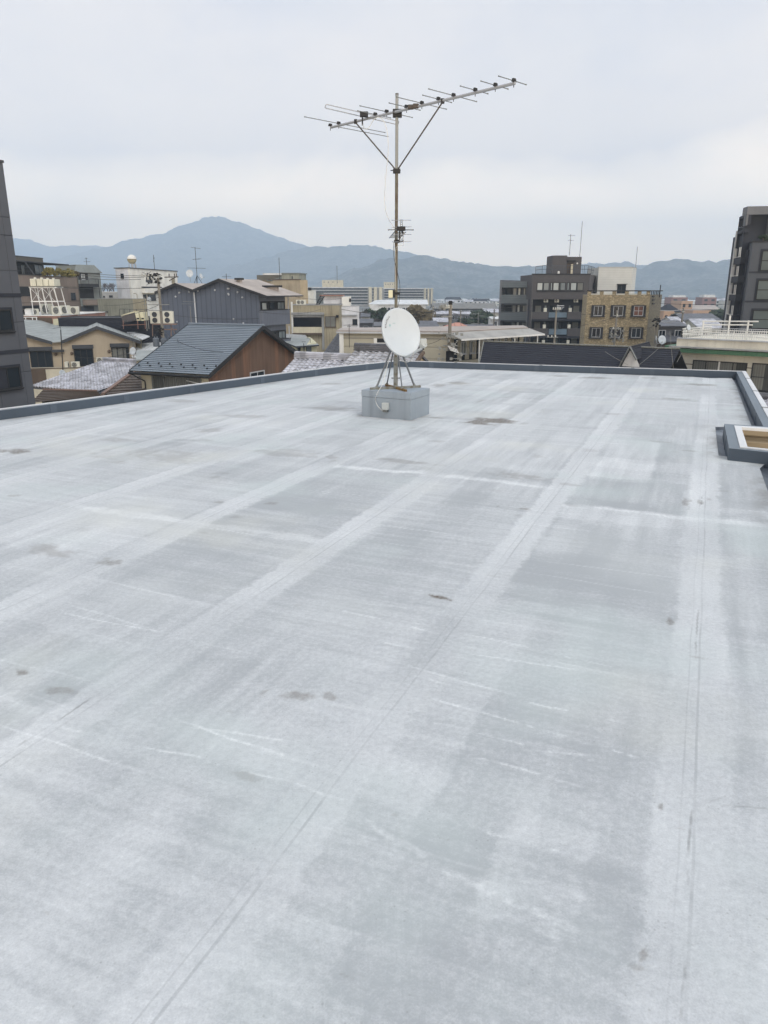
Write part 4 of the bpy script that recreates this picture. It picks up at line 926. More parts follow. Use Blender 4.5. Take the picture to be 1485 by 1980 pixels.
# --- roof under the tanks with outdoor units
D0 = 86; F = frame_px((-60, 612, D0), (116, 612, D0)); zt = P(60, 611, D0).z
t = thing('flat_building', 'low building whose flat roof carries the water tanks and outdoor units', 'building', tuple(xy(20, 611, D0))[:2] + (GZ,))
wallbox(F, 14, GZ, zt, t, 'terracotta', 'white_panel', cap='white_paint', caph=.1)
strip(F, t, 30, 614, 101, 628, 'brown_trim', .05, 'recess')
g = MB()
for u in (49, 62, 70): g.tube(P(u, 613, D0 - .6), P(u + 3, 629, D0 - .9), .045, n=5)
g.tube(P(40, 613.5, D0 - .6), P(72, 613.5, D0 - .6), .045, n=5).tube(P(44, 627, D0 - .9), P(75, 627, D0 - .9), .04, n=5); g.build('handrail', 'white_paint', t)
F2 = frame_px((102, 617, D0 - 1), (141, 617, D0 - 1)); z2 = P(120, 617, D0 - 1).z
MB().fbox(F2, 0, GZ, F2.L * .82, z2, -2, 0).hexa([F2.at(F2.L * .82, GZ, 0), F2.at(F2.L, GZ, 0), F2.at(F2.L, GZ, -2), F2.at(F2.L * .82, GZ, -2)], [F2.at(F2.L * .82, z2, 0), F2.at(F2.L * .83, z2, 0), F2.at(F2.L * .83, z2, -2), F2.at(F2.L * .82, z2, -2)]).build('cream_parapet', 'ac_cream', t)
rows_ = [(69, 605, .95, 'white outdoor unit at the left under the water tanks'), (92, 609, 1.6, 'big pale outdoor unit under the middle of the tank stand'), (111, 608, 1.3, 'pale outdoor unit right of the tank stand'), (128, 607, 1.35, 'tall white outdoor unit with a round top cover'), (145, 611, 1.25, 'white outdoor unit with round fan facing the camera')]
for u, v, s, l_ in rows_:
    p = P(u, v, D0 + 3 + (u % 3)); ac((p.x, p.y, P(u, 610.5, D0 + 3).z), (.75, -1, 0) if u < 140 else (0.1, -1, 0), l_, (s, s, s * 1.25))
for u, w_, l_ in ((52, 1.1, 'white covered equipment box beside the dark bundle'), (46, .5, 'small terracotta chimney box at the left of the flat roof')):
    p = P(u, 611, D0 + 2); r = thing('roof_box', l_, 'box', (p.x, p.y, zt)); MB().box(p.x - w_ * .5, p.y, zt, p.x + w_ * .5, p.y + .7, zt + .7).build('case', 'white_panel' if w_ > 1 else 'terracotta', r, bevel=.08); MB().box(p.x - w_ * .55, p.y - .03, zt + .703, p.x + w_ * .55, p.y + .73, zt + .76).build('cover', 'off_white', r)
# --- dark navy roof strip, and weathered low wall
D0 = 84; F = frame_px((112, 616, D0), (402, 623, D0)); zt = P(170, 615.5, D0).z
t = thing('long_dark_shed', 'long building with a dark navy wall behind the beige gabled house', 'building', tuple(xy(120, 616, D0))[:2] + (GZ,))
wallbox(F, 5, GZ, zt, t, 'slate_dark', 'dark_grey', cap='dark_grey', caph=.08)
D0 = 118; A, C, B = (188, 577.5, D0), (256, 578.5, D0 - 1), (283, 580, D0 + 3)
F = frame_px(A, C); zt = P(200, 578, D0).z
t = thing('weathered_wall_building', 'low building with a stained greenish concrete wall below the white building', 'building', tuple(xy(*A))[:2] + (GZ,))
Fr2 = frame_px(C, B); q = [xy(*A), xy(*C), xy(*B), xy(280, 578, B[2] + 5), xy(192, 578, D0 + 6)]; MB().prism([(p.x, p.y) for p in q], GZ, zt, 0, 1).build('wall', ['conc_green', 'roof_felt'], t)
MB().fbox(Fr2, .02, GZ, Fr2.L, zt - .01, .002, .012).build('side_wall', 'conc_old', t); MB().fbox(F, 0, zt + .003, F.L, zt + .07, -.2, .05).build('roof_edge', 'conc_grey', t)
strip(F, t, 190, 602, 209, 603.5, 'dark_grey', .6, 'ledge'); strip(F, t, 195, 604, 208, 613, 'white_panel', .1, 'door')
g = MB(); 
for u in (231, 240, 251, 264, 283): g.tube(P(u, 597.5, D0 - 4), P(u, 612, D0 - 4), .04, n=4)
g.tube(P(231, 597.5, D0 - 4), P(283, 598.5, D0 - 4), .04, n=4); g.build('pipe_rail', 'dark_grey', t)
# clutter: solar panels with white backs
D0 = 82; pl_ = thing('solar_heater', 'white backed solar water heater with two tanks tilted on a roof frame', 'solar heater', tuple(P(255, 625, D0)))
q = [P(233, 611, D0), P(263, 604, D0), P(268, 618, D0 + 1.2), P(236, 625, D0 + 1.2)]
k = MB(); c0, c1, c2, c3 = P(234, 612, D0), P(259.5, 604.5, D0), P(263.5, 619.5, D0), P(237.5, 624, D0); bk = Vector((.1, 1.3, 0))
k.hexa([c0, c3, c3 + bk, c0 + bk], [c1, c2, c2 + bk, c1 + bk]); k.build('panel', 'solar_dark', pl_)
MB().hexa([c0 + UP * .02, c0 + UP * .02 + bk, c0 + UP * .14 + bk, c0 + UP * .14], [c1 + UP * .02, c1 + UP * .02 + bk, c1 + UP * .14 + bk, c1 + UP * .14]).build('top_edge', 'ac_cream', pl_)
for a, b_ in ((260, 267.5), (268.8, 276.5)):
    f0, f1, f2, f3 = P(a, 604.2, D0 - .1), P(b_ - .4, 603.6, D0 - .1), P(b_ + 3.2, 619.5, D0 - .1), P(a + 4.2, 620.8, D0 - .1); k = MB().hexa([f3, f2, f2 + bk, f3 + bk], [f0, f1, f1 + bk, f0 + bk]); tk = k.build('tank', 'ac_cream', pl_, bevel=.05)
    m_ = f3.lerp(f2, .5) + UP * .2; MB().box(m_.x - .14, m_.y - .03, m_.z - .05, m_.x + .14, m_.y - .002, m_.z + .1).build('grip_hole', 'near_black', tk)
b = MB()
for u in (238, 266, 280): b.tube(P(u, 619, D0 - .4), P(u + 1, 636, D0 - .4), .035, n=4)
b.tube(P(236, 629, D0 - .4), P(284, 627, D0 - .4), .035, n=4); b.build('stand', 'terracotta', pl_)
# --- little pale building and bare trees behind
D0 = 190; F = frame_px((170, 564, D0), (228, 567, D0)); t = thing('small_building', 'small pale grey building under the bare trees left of the white building', 'building', tuple(xy(170, 564, D0))[:2] + (GZ,))
wallbox(F, 8, GZ, P(200, 565, D0).z, t, 'conc_grey', cap='white_panel'); win(F, t, 199.5, 572, 203, 575, 1); win(F, t, 211, 571, 218, 575, 2)
for i, (u, vt, w_, h_) in enumerate(((197, 545, 16, 22), (207, 543, 20, 24), (219, 545, 16, 22), (226, 549, 12, 18))): bare_tree(u, vt, 235 + i * 4, w_, h_, 'leafless grey tree behind the small pale building, %s' % ('at its left end', 'tallest of the group', 'near the white building', 'touching the white building')[i], 40 + i, r0=.22, zb=GZ)
# --- white building with ball tank
D0 = 138; A, B = (249.5, 518.5, D0), (342, 525.6, D0 * 43.5 / 36.4 * .985); F = frame_px(A, B); zt = P(250, 518.8, D0).z
t = thing('white_building', 'white three storey building with a ball shaped tank on its flat roof', 'building', tuple(xy(*A))[:2] + (GZ,))
FA = frame_px((222.5, 518.4, D0 + 1.5), A); q0, q1, q2 = xy(222.5, 518.4, D0 + 1.5), xy(*A), xy(*B); q3, q4 = xy(338, 525.6, B[2] + 9), xy(226, 518.4, D0 + 12)
MB().prism([(p.x, p.y) for p in (q0, q1, q2, q3, q4)], GZ, zt, 0, 1).build('wall', ['white_bldg', 'roof_felt'], t)
MB().fbox(FA, -.2, zt + .004, FA.L, zt + .16, -.4, .15).fbox(F, 0, zt + .004, F.L + .2, zt + .16, -.4, .15).build('roof_edge', 'dark_grey', t)
MB().fbox(FA, .02, GZ, FA.L - .3, zt - .05, .002, .012).build('left_wall', 'pale_wall', t)
win(FA, t, 233.5, 529, 239.5, 538, 1, 'glass_black'); win(F, t, 283, 532, 294.5, 541, 2); recess(F, t, 282, 541, 295, 546, 'dark_grey')
strip(F, t, 273.5, 554.2, 306, 556.5, 'dark_grey', .7, 'ledge'); strip(F, t, 275, 566.3, 306, 567.5, 'conc_old', .8, 'ledge')
r_ = F.rect(274, 557, 306, 566.5); MB().fbox(F, *r_, .003, .7).build('balcony', 'white_bldg', t)
recess(F, t, 277, 569.5, 283.5, 581.5, 'near_black'); win(F, t, 285.5, 569.5, 301, 581.5, 2, 'glass_black')
b = MB().path([P(258, 567.5, D0 - 1), P(262, 567, D0 - 1), P(265, 570, D0 - 1), P(265.5, 578, D0 - 1)], .05, 5); b.build('pipe_loop', 'conc_old', t)
strip(F, t, 332, 537, 338, 552, 'conc_old', .04, 'stain_panel')
sc_ = P(254.8, 501.5, D0 + 4); rr_ = 8.6 * (D0 + 4) / 1483
r = thing('ball_tank', 'round white and cream ball shaped tank on legs on the white building', 'water tank', (sc_.x, sc_.y, zt))
b = MB(); b.lathe(sc_, (0, 0, 1), [(rr_ * math.sin(math.pi * i / 14), rr_ * math.cos(math.pi * i / 14)) for i in range(8)], 22); b.build('upper_shell', 'white_paint', r, smooth=True)
b = MB(); b.lathe(sc_, (0, 0, 1), [(rr_ * 1.05, .04), (rr_ * 1.05, -.03)] + [(rr_ * .99 * math.sin(math.pi * i / 14), rr_ * math.cos(math.pi * i / 14)) for i in range(7, 15)], 22); b.build('lower_shell', 'tank_bottom', r, smooth=True)
b = MB()
for a in range(6): b.tube(sc_ + Vector((math.cos(a) * .62, math.sin(a) * .62, -rr_ * .8)), (sc_.x + math.cos(a) * .7, sc_.y + math.sin(a) * .7, zt), .06, n=5)
b.tube(sc_ - UP * rr_ * .9, (sc_.x, sc_.y, zt), .2, n=8); b.build('leg', 'light_frame', r)
roof_antenna((299, 298), 521, 493, D0 + 6, 'bent whip antenna on the roof of the white building', [(502, 1, 1.4, -4, 0)], r=.05)
# --- blue grey corrugated double gable building
t0_ = Vector((0, 0, 0)); D0 = 78
Bc = xy(500, 573, D0); Ac = Bc - BV * 12.4; F = Fr(Ac, Bc); S = F.right(5.2)
pz = lambda u, v, fr=F: fr.px(u, v)
t = thing('corrugated_building', 'blue grey corrugated metal building with two gables and balconies on its right side', 'building', (Ac.x, Ac.y, GZ))
zE, zV, zP1, zP2 = pz(498, 569)[1], pz(376.5, 563.5)[1], pz(343, 551)[1], pz(427, 542.5)[1]; aV, aP1, aP2 = pz(377, 570)[0], pz(343, 555)[0], pz(427, 550)[0]; zL = pz(316, 563)[1]
prof = [(0, GZ), (F.L, GZ), (F.L, zE), (aP2, zP2), (aV, zV), (aP1, zP1), (0, zL)]
b = MB(); b.poly([F.at(a, z) for a, z in prof]); b.poly([F.at(a, z, -5.2) for a, z in reversed(prof)]); b.poly([F.at(0, GZ, -5.2), F.at(0, GZ), F.at(0, zL), F.at(0, zL, -5.2)]); b.build('wall', 'corr_blue', t)
MB().poly([F.at(F.L, GZ), F.at(F.L, GZ, -5.2), F.at(F.L, zE, -5.2), F.at(F.L, zE)]).build('side_wall', 'corr_blue_side', t)
rp = [(-.5, zL - .22), (aP1, zP1 + .03), (aV, zV + .03), (aP2, zP2 + .03), (F.L + 1.2, zE - .30)]
b = MB()
for (a0, z0), (a1, z1) in zip(rp[:-1], rp[1:]): b.slab([F.at(a0, z0 + .16, .35), F.at(a1, z1 + .16, .35), F.at(a1, z1 + .16, -7.2), F.at(a0, z0 + .16, -7.2)], .13, 0, 1)
b.build('roof', ['roof_pinkgrey', 'dark_grey'], t)
b = MB()
for (a0, z0), (a1, z1) in zip(rp[:-1], rp[1:]): b.hexa([F.at(a0, z0 - .12, .38), F.at(a1, z1 - .12, .38), F.at(a1, z1 - .12, .352), F.at(a0, z0 - .12, .352)], [F.at(a0, z0 + .17, .38), F.at(a1, z1 + .17, .38), F.at(a1, z1 + .17, .352), F.at(a0, z0 + .17, .352)])
b.build('barge_board', 'dark_frame', t)
MB().tube(F.at(aV + .02, GZ, .1), F.at(aV - .03, zV - .1, .1), .075, n=7).build('downpipe', 'light_frame', t)
b = MB()
for u, v in ((347, 566), (340, 573.5), (366, 564), (383, 562.5), (416, 561), (443, 558), (442, 568), (443, 570), (460, 565), (469, 575), (441, 558), (452, 617), (471, 625), (343, 622)):
    a, z = pz(u, v); b.lathe(F.at(a, z, .0), F.n, [(.09, 0), (.09, .1), (.001, .13)], 8)
b.build('vent_cap', 'light_frame', t)
for v0, v1 in ((582.5, 600), (640, 658)):
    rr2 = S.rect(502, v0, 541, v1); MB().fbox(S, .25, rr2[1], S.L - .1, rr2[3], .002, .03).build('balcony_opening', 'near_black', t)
    for i, gl in enumerate(('glass_white', 'glass_dark', 'glass_grey')): a = .4 + i * 1.55; win(S, t, 0, 0, 0, 0, 1 if i < 2 else 2, gl, rect=(a, rr2[1] + .05, a + (1.0 if i < 2 else 1.5), rr2[3] - .08), out=.09, sill=False)
    MB().fbox(S, -.0, rr2[1] - 1.5, S.L + .25, rr2[1], .004, .42).build('balcony', 'corr_blue_side', t); MB().fbox(S, 0, rr2[1] + .003, S.L + .28, rr2[1] + .07, .003, .46).build('handrail', 'dark_frame', t)
    MB().tube(S.at(S.L, rr2[1], .4), S.at(S.L, rr2[3] + .4, .4), .08, n=4).build('post', 'light_frame', t)
for (a, w_, dd, nm) in ((aP2 + 1.15, .55, -1.5, 'narrow'), (aP2 + 3.6, 1.7, -4.0, 'wide')):
    z = zP2 - (a - aP2) * (zP2 - zE) / (F.L - aP2); r = thing('chimney_vent', 'dark ridge vent, the %s one, on the corrugated building roof' % nm, 'vent', tuple(F.at(a, z, dd)))
    MB().fbox(F, a - w_ * .4, z - .1, a + w_ * .4, z + .42, dd - .4, dd).build('shaft', 'roof_pinkgrey', r); MB().fbox(F, a - w_ * .6, z + .424, a + w_ * .6, z + .62, dd - .6, dd + .2).build('cowl', 'dark_frame', r)
# flat roof platform with antennas between the gables
MB().fbox(F, aV - 2.0, zV + .55, aV + 2.4, zV + .75, -8.5, -6.5).build('platform', 'dark_frame', t)
DB = P(380, 550, 85).y; pb = lambda u, v: P(u, v, 87)
roof_antenna((382, 380), 549, 478, 87, 'tall roof antenna mast with three crossed booms behind the corrugated gable', [(479.5, 7, 9, 1, 5), (501, 6, 10, -.6, 5), (518.5, 17, 17, .5, 8)], guys=True, r=.03)
small_dish(pb(366.5, 528.5), .1, 'round white satellite dish on a tripod left of the tall roof antenna', .78, .25, .9); small_dish(pb(389, 533.5), 1.2, 'small white dish seen edge on right of the tall roof antenna', .5, .25, .5)
roof_antenna(438, 541, 529, 80, 'tiny crossed antenna on the narrow ridge vent', [(535, 8, 9, 0, 4)], r=.03)
roof_antenna((370, 365), 627, 592, 64, 'old grille antenna in front of the corrugated wall', [(583.5, 12, 13, .5, 6), (587.5, 14, 3, 0, 7)], mat='alu_dark', r=.03)
# --- beige house with twin gables
D0 = 74; kx = D0 / 1483
F = Fr(xy(30, 670, D0), xy(30, 670, D0) + Vector((.97, .24, 0)) * 16)
sp_ = lambda u, v: F.px(u, v)
t = thing('twin_gable_house', 'beige two storey house with two gables and pale grey slate roofs', 'house', (F.o.x, F.o.y, GZ))
aR = sp_(258, 690)[0]; aP, zP_ = sp_(188, 633); aV1, zV1 = sp_(121, 661); aV0, zV0 = sp_(102, 663); aL0, zL0 = sp_(47, 647); zR = sp_(258, 655)[1]
zA = zL0 + (zL0 - zV0) / (aV0 - aL0) * 5
prof = [(aL0 - 5, GZ), (aR, GZ), (aR, zR), (aP, zP_), (aV1, zV1), (aV0, zV0), (aL0 - 5, zA)]
MB().poly([F.at(a, z) for a, z in prof]).poly([F.at(a, z, -9) for a, z in reversed(prof)]).poly([F.at(aR, GZ), F.at(aR, GZ, -9), F.at(aR, zR, -9), F.at(aR, zR)]).build('wall', 'beige_stucco', t)
pA, pV0, pV1, pP, pR = F.at(aL0 - 5, zA + .14, .35), F.at(aV0 + .05, zV0 + .10, .35), F.at(aV1 - .05, zV1 + .10, .35), F.at(aP, zP_ + .14, .35), F.at(aR + .9, zR - .23, .35)
R0, R1, R2 = P(-20, 628, 88), P(100, 629.5, 88), P(188, 631.5, 88); R1.z = R2.z = R0.z = pP.z
b = MB(); b.slab([pA, pV0, R1], .1, 0, 1).slab([pA, R1, R0], .1, 0, 1); b.build('left_roof', ['slate_grey', 'dark_grey'], t)
b = MB(); b.slab([pV1, pP, R2], .1, 0, 1).slab([pV1, R2, R1], .1, 0, 1).slab([pV0 - UP * .01, pV1 - UP * .01, R1 - UP * .01], .08).slab([pP, pR, pR + (R2 - pP), R2], .1, 0, 1); bb_ = Vector((-3, 9, -2.6)); b.slab([R0, R2, R2 + bb_, R0 + bb_], .1, 0, 1); b.build('roof', ['slate_grey', 'dark_grey'], t)
for (a0, z0), (a1, z1) in (((aL0 - 5, zA), (aV0, zV0)), ((aV1, zV1), (aP, zP_)), ((aP, zP_), (aR + .9, zR - .37))):
    b = MB(); b.hexa([F.at(a0, z0 - .16, .40), F.at(a1, z1 - .16, .40), F.at(a1, z1 - .16, .36), F.at(a0, z0 - .16, .36)], [F.at(a0, z0 + .16, .40), F.at(a1, z1 + .16, .40), F.at(a1, z1 + .16, .36), F.at(a0, z0 + .16, .36)]); b.build('barge_board', 'dark_grey', t)
MB().fbox(F, aV0 - .1, zV0 - .9, aV1 + .05, zV0 - .65, .002, .4).build('small_eave', 'dark_grey', t)
for (u0, v0, u1, v1) in ((59, 677, 102, 711), (144, 673, 181, 707), (216, 670, 250, 695)):
    r_ = F.rect(u0, v0, u1, v1); MB().fbox(F, r_[0] - .08, r_[3] - .05, r_[2] + .08, r_[3] + .32, .002, .28).build('shutter_box', 'dark_grey', t, bevel=.02); win(F, t, 0, 0, 0, 0, 3, 'glass_curtain' if u0 > 200 else 'glass_dark', 'dark_frame', rect=(r_[0], r_[1], r_[2], r_[3] - .05), out=.12, fw=.09)
for u, v in ((108, 685), (139, 683), (211, 679)): a, z = F.px(u, v); MB().lathe(F.at(a, z), F.n, [(.15, 0), (.15, .12), (.1, .16), (.001, .17)], 10).build('round_vent', 'brown_trim', t)
Fb = Fr(F.at(aL0 - 5, 0, 1.7), F.at(sp_(205, 700)[0], 0, 1.7)); zb_ = Fb.px(120, 712.5)[1]
MB().fbox(Fb, 0, GZ, Fb.L, zb_, -1.6, 0).build('balcony', 'pale_beige', t); MB().fbox(Fb, 0, zb_ + .004, Fb.L, zb_ + .07, -.2, .05).build('balcony_rail', 'brown_trim', t)
r_ = Fb.rect(57, 714, 90, 750); MB().fbox(Fb, *r_, .002, .05).build('brown_panel', 'brown_trim', t)
MB().tube(Fb.at(Fb.px(117, 720)[0], GZ, .1), Fb.at(Fb.px(118, 640)[0], sp_(118, 636)[1], .1), .05, n=5).build('downpipe', 'dark_frame', t)
for u, l_ in ((135, 'outdoor unit on the beige house balcony, seen from its side'), (148, 'outdoor unit with round fan on the beige house balcony'), (197, 'outdoor unit at the right end of the beige house balcony')):
    a = F.px(u, 705)[0]; p = F.at(a, zb_ + .0, .75); p.z = F.px(u, 711 if u < 160 else 703)[1]; ac(tuple(p), (F.n.x, F.n.y, 0) if u != 135 else (1, .2, 0), l_, 1.0)
small_dish(P(121, 722, 70), .9, 'small white dish on a post in front of the beige balcony wall', .62, .3, 1.6); roof_antenna(117.5, 640, 632, 76, 'old broken antenna rods hanging on the beige house roof', [(634, 14, 1, -1, 5)], r=.02)
# --- grey tiled roof, front left
D0 = 62; e0, e1 = P(130, 757, 56), P(215, 765, 54); r0, r1 = P(205, 699, 66), P(275, 701, 64)
t = thing('tiled_house', 'house with a light grey tiled roof and rusty edge below the beige house', 'house', (e0.x, e0.y, GZ))
x_ = (r1 - r0); x_.z = 0; x_.normalize(); dn2 = Vector((-x_.y, x_.x, 0)) * -1; zr_, ze_ = r0.z, P(150, 762, 55).z; run = 7.5; sl = Vector((dn2.x * run, dn2.y * run, ze_ - zr_)); upv_ = -sl.normalized()
le = P(200, 699, 66); L_ = 7.5; o_ = Vector((le.x, le.y, zr_)) + sl
b = tiled(o_ - x_ * .2, x_, upv_, L_, sl.length, .33, .30, .07, .07); b.build('roof', 'tile_mid', t)
b = MB(); b.slab([o_ - x_ * .0 - UP * .06, o_ + x_ * L_ - UP * .06, le + x_ * L_ - UP * .06, Vector(le) - UP * .06], .1); back = -sl; back.z = sl.z
b.slab([le - UP * .03, le + x_ * L_ - UP * .03, le + x_ * L_ + back - UP * .03, le + back - UP * .03], .1); b.build('roof_deck_boards', 'tile_dark', t)
b = MB(); 
for k in range(3): b.hexa([le + UP * (.0 + k * .09) + x_ * .0 - dn2 * -.14 * (1 - k * .2), le + x_ * L_ + UP * k * .09 + dn2 * .14, le + x_ * L_ + UP * k * .09 - dn2 * .14, le + UP * k * .09 - dn2 * .14], [p + UP * .07 for p in (le + UP * (k * .09) + dn2 * .14, le + x_ * L_ + UP * k * .09 + dn2 * .14, le + x_ * L_ + UP * k * .09 - dn2 * .14, le + UP * k * .09 - dn2 * .14)])
b.tube(le + UP * .3, le + x_ * L_ + UP * .3, .09, n=8); b.build('ridge', 'tile_mid', t)
MB().prism([(p.x, p.y) for p in (o_ + x_ * .6 - dn2 * .8, o_ + x_ * (L_ - .5) - dn2 * .8, le + x_ * (L_ - .5) + back * .8, le + x_ * .6 + back * .8)], GZ, ze_ - .1).build('wall', 'conc_old', t)
# flank roof continuing to the left below the tower
q = [P(60, 779, 47), P(196, 766, 50), P(188, 757, 53), P(83, 754.5, 53)]
b = stepped([q[0], q[1], q[2], q[3]], 7, .05); t2 = thing('brown_lean_to', 'low brown striped roof with a rusty edge between tower and parapet', 'roof', tuple(Vector((q[0].x, q[0].y, GZ)))); b.build('roof', 'slate_brown', t2)
MB().tube(q[3] + UP * .06, q[2] + UP * .06, .07, n=6).build('ridge_cap', 'rust_edge', t2); MB().prism([(q[0].x + .4, q[0].y + .6), (q[1].x - .3, q[1].y + .5), (q[2].x - .3, q[2].y - .1), (q[3].x + .3, q[3].y - .1)], GZ, min(q[0].z, q[1].z) - .1).build('wall', 'pale_beige', t2)
q = [P(203, 763, 50), P(283, 759, 47), P(281, 716, 52), P(270, 714, 55)]
t2 = thing('brown_side_roof', 'steep dark brown roof with a rusty barge edge left of the blue roofed house', 'roof', (q[0].x, q[0].y, GZ)); stepped([q[0], q[1], q[2], q[3]], 9, .05).build('roof', 'slate_brown', t2)
MB().hexa([q[0] - UP * .12 - Vector((.25, 0, 0)), q[0] - UP * .12, q[3] - UP * .12, q[3] - UP * .12 - Vector((.25, 0, 0))], [q[0] + UP * .12 - Vector((.25, 0, 0)), q[0] + UP * .12, q[3] + UP * .12, q[3] + UP * .12 - Vector((.25, 0, 0))]).build('barge_board', 'rust_edge', t2)
MB().prism([(q[0].x, q[0].y + .2), (q[1].x - .2, q[1].y + .4), (q[2].x - .2, q[2].y - .2), (q[3].x + .1, q[3].y - .2)], GZ, q[0].z - .1).build('wall', 'brown_trim', t2)
small_dish(P(256.5, 678.5, 60), -.35, 'white dish on the ridge of the light grey tiled roof', .56, .25, .9)
# --- blue metal roofed house
Bm = xy(403, 722, 46); Am = Bm - BV * 5.3; F = Fr(Am, Bm); Sg_ = Fr(Bm, Bm + AV * 11.6)
t = thing('blue_roof_house', 'house with a ribbed blue grey metal roof and brown boarded gable wall', 'house', (Am.x, Am.y, GZ))
zE_ = F.px(403, 722)[1]; aA, zAp = Sg_.px(499, 630); zB2 = Sg_.px(578, 692)[1]
Gw = Sg_; ov = .45
ridgeR = Gw.at(aA, zAp, ov); ridgeL = ridgeR - BV * (5.3 + ov * 2.0); eR = Gw.at(-.5, zE_ - .02, ov); eL = eR - BV * (5.3 + ov * 2.0)
dir_ = (ridgeR - eR); 
b = stepped([eL, eR, ridgeR, ridgeL], 27, .04); b.build('roof', 'metal_blue_roof', t)
bR = Gw.at(Gw.L + .5, zB2 - .25, ov); bL = bR - BV * (5.3 + ov * 2); stepped([bR, bL, ridgeL, ridgeR], 30, .035).build('rear_roof', 'metal_blue_roof', t)
for p, q_ in ((eR, ridgeR), (ridgeR, bR), (eL, ridgeL)): b = MB(); b.hexa([p - UP * .22, q_ - UP * .22, q_ - UP * .22 - BV * .05, p - UP * .22 - BV * .05], [p + UP * .05, q_ + UP * .05, q_ + UP * .05 - BV * .05, p + UP * .05 - BV * .05]); b.build('barge_board', 'dark_frame', t)
MB().tube(ridgeL + UP * .05, ridgeR + UP * .05 + BV * .05, .07, n=8).build('ridge_cap', 'metal_blue_roof', t)
MB().tube(eL - UP * .14 - AV * .08, eR - UP * .14 - AV * .08, .085, n=8).tube(eL - UP * .2 + BV * .1, F.at(.35, zE_ - .7, .08), .045, n=6).tube(F.at(.35, zE_ - .7, .08), F.at(.35, GZ, .08), .045, n=6).build('gutter', 'dark_frame', t)
prof = [(0, GZ), (Gw.L, GZ), (Gw.L, zB2 - .15), (aA, zAp - .15), (0, zE_ - .1)]
MB().poly([Gw.at(a, z) for a, z in prof]).build('gable_wall', 'wood_board', t); MB().poly([Gw.at(a, z, -5.3) for a, z in reversed(prof)]).build('rear_gable_wall', 'wood_board', t)
MB().fbox(F, 0, GZ, F.L - .02, zE_ - .12, -.1, 0).build('wall', 'cream', t)
win(F, t, 296, 727, 390, 762, 4, 'glass_curtain', 'galv', out=.10, fw=.07)
a, z = Gw.px(492, 722); win(Gw, t, 0, 0, 0, 0, 2, 'glass_dark', 'light_frame', rect=(Gw.px(483, 730)[0], Gw.px(495, 745)[1], Gw.px(511, 730)[0], Gw.px(495, 718)[1]), out=.06)
b = MB()
for row, zf in ((0, .10), (1, .15)):
    for k in range(7): c = eL.lerp(eR, (k + .3 + .5 * row) / 7).lerp(ridgeL.lerp(ridgeR, (k + .3 + .5 * row) / 7), zf); b.box(c.x - .05, c.y - .05, c.z, c.x + .05, c.y + .03, c.z + .09)
b.build('snow_guard', 'dark_frame', t)
b = MB().path([F.at(F.L - .35, zE_ - 3.2, .15), F.at(F.L - .4, zE_ - 1.0, .18), F.at(F.L - .55, zE_ - .65, .18), F.at(F.L - 1.6, zE_ - .5, .15)], .035, 6); b.build('white_conduit', 'cable_white', t)
# --- white metal roofs in the gap
t = thing('white_roofed_shed', 'low shed with a white ribbed metal roof behind the utility pole', 'shed', tuple(xy(300, 680, 72))[:2] + (GZ,))
q = [P(255, 690, 76), P(400, 692, 73), P(400, 632.5, 96), P(228, 632, 96)]; MB().slab([q[0], q[1], q[2], q[3]], .12).build('roof', 'white_metal_roof', t); MB().prism([(q[0].x, q[0].y + .3), (q[1].x - .3, q[1].y + .3), (q[2].x - .3, q[2].y - .3), (q[3].x + .3, q[3].y - .3)], GZ, q[0].z - .2).build('wall', 'white_panel', t)
t = thing('white_gable_shed', 'small white gabled roof with a cream eave right of the beige house', 'shed', tuple(P(230, 640, 74))[:2] + (GZ,))
q = [P(219, 640, 72), P(232, 636, 72), P(300, 668, 66), P(268, 672, 66)]; ap = P(231, 635, 74); MB().slab([P(220, 641.5, 86), P(231.5, 635.5, 86), P(231.5, 635.5, 90), P(220, 641.5, 90)], .1).slab([P(231.5, 635.5, 86), P(275, 656, 80), P(290, 650, 82), P(238, 633, 90)], .1).build('roof', 'white_metal_roof', t)
MB().poly([P(221, 642, 86.2), P(231.5, 637.5, 86.2), P(274, 657.5, 80.5), P(274, 690, 80.5), P(221, 690, 86.2)]).build('wall', 'cream', t)
t = thing('small_grey_house', 'low grey roofed shed with wires right of the white dish', 'shed', tuple(xy(280, 690, 62))[:2] + (GZ,))
q = [P(262, 696, 60), P(330, 692, 60), P(315, 678, 64), P(264, 677, 64)]; MB().slab(q, .1).build('roof', 'slate_grey', t); MB().prism([(q[0].x, q[0].y + .2), (q[1].x, q[1].y + .2), (q[2].x, q[2].y), (q[3].x, q[3].y)], GZ, q[0].z - .1).build('wall', 'cream', t)
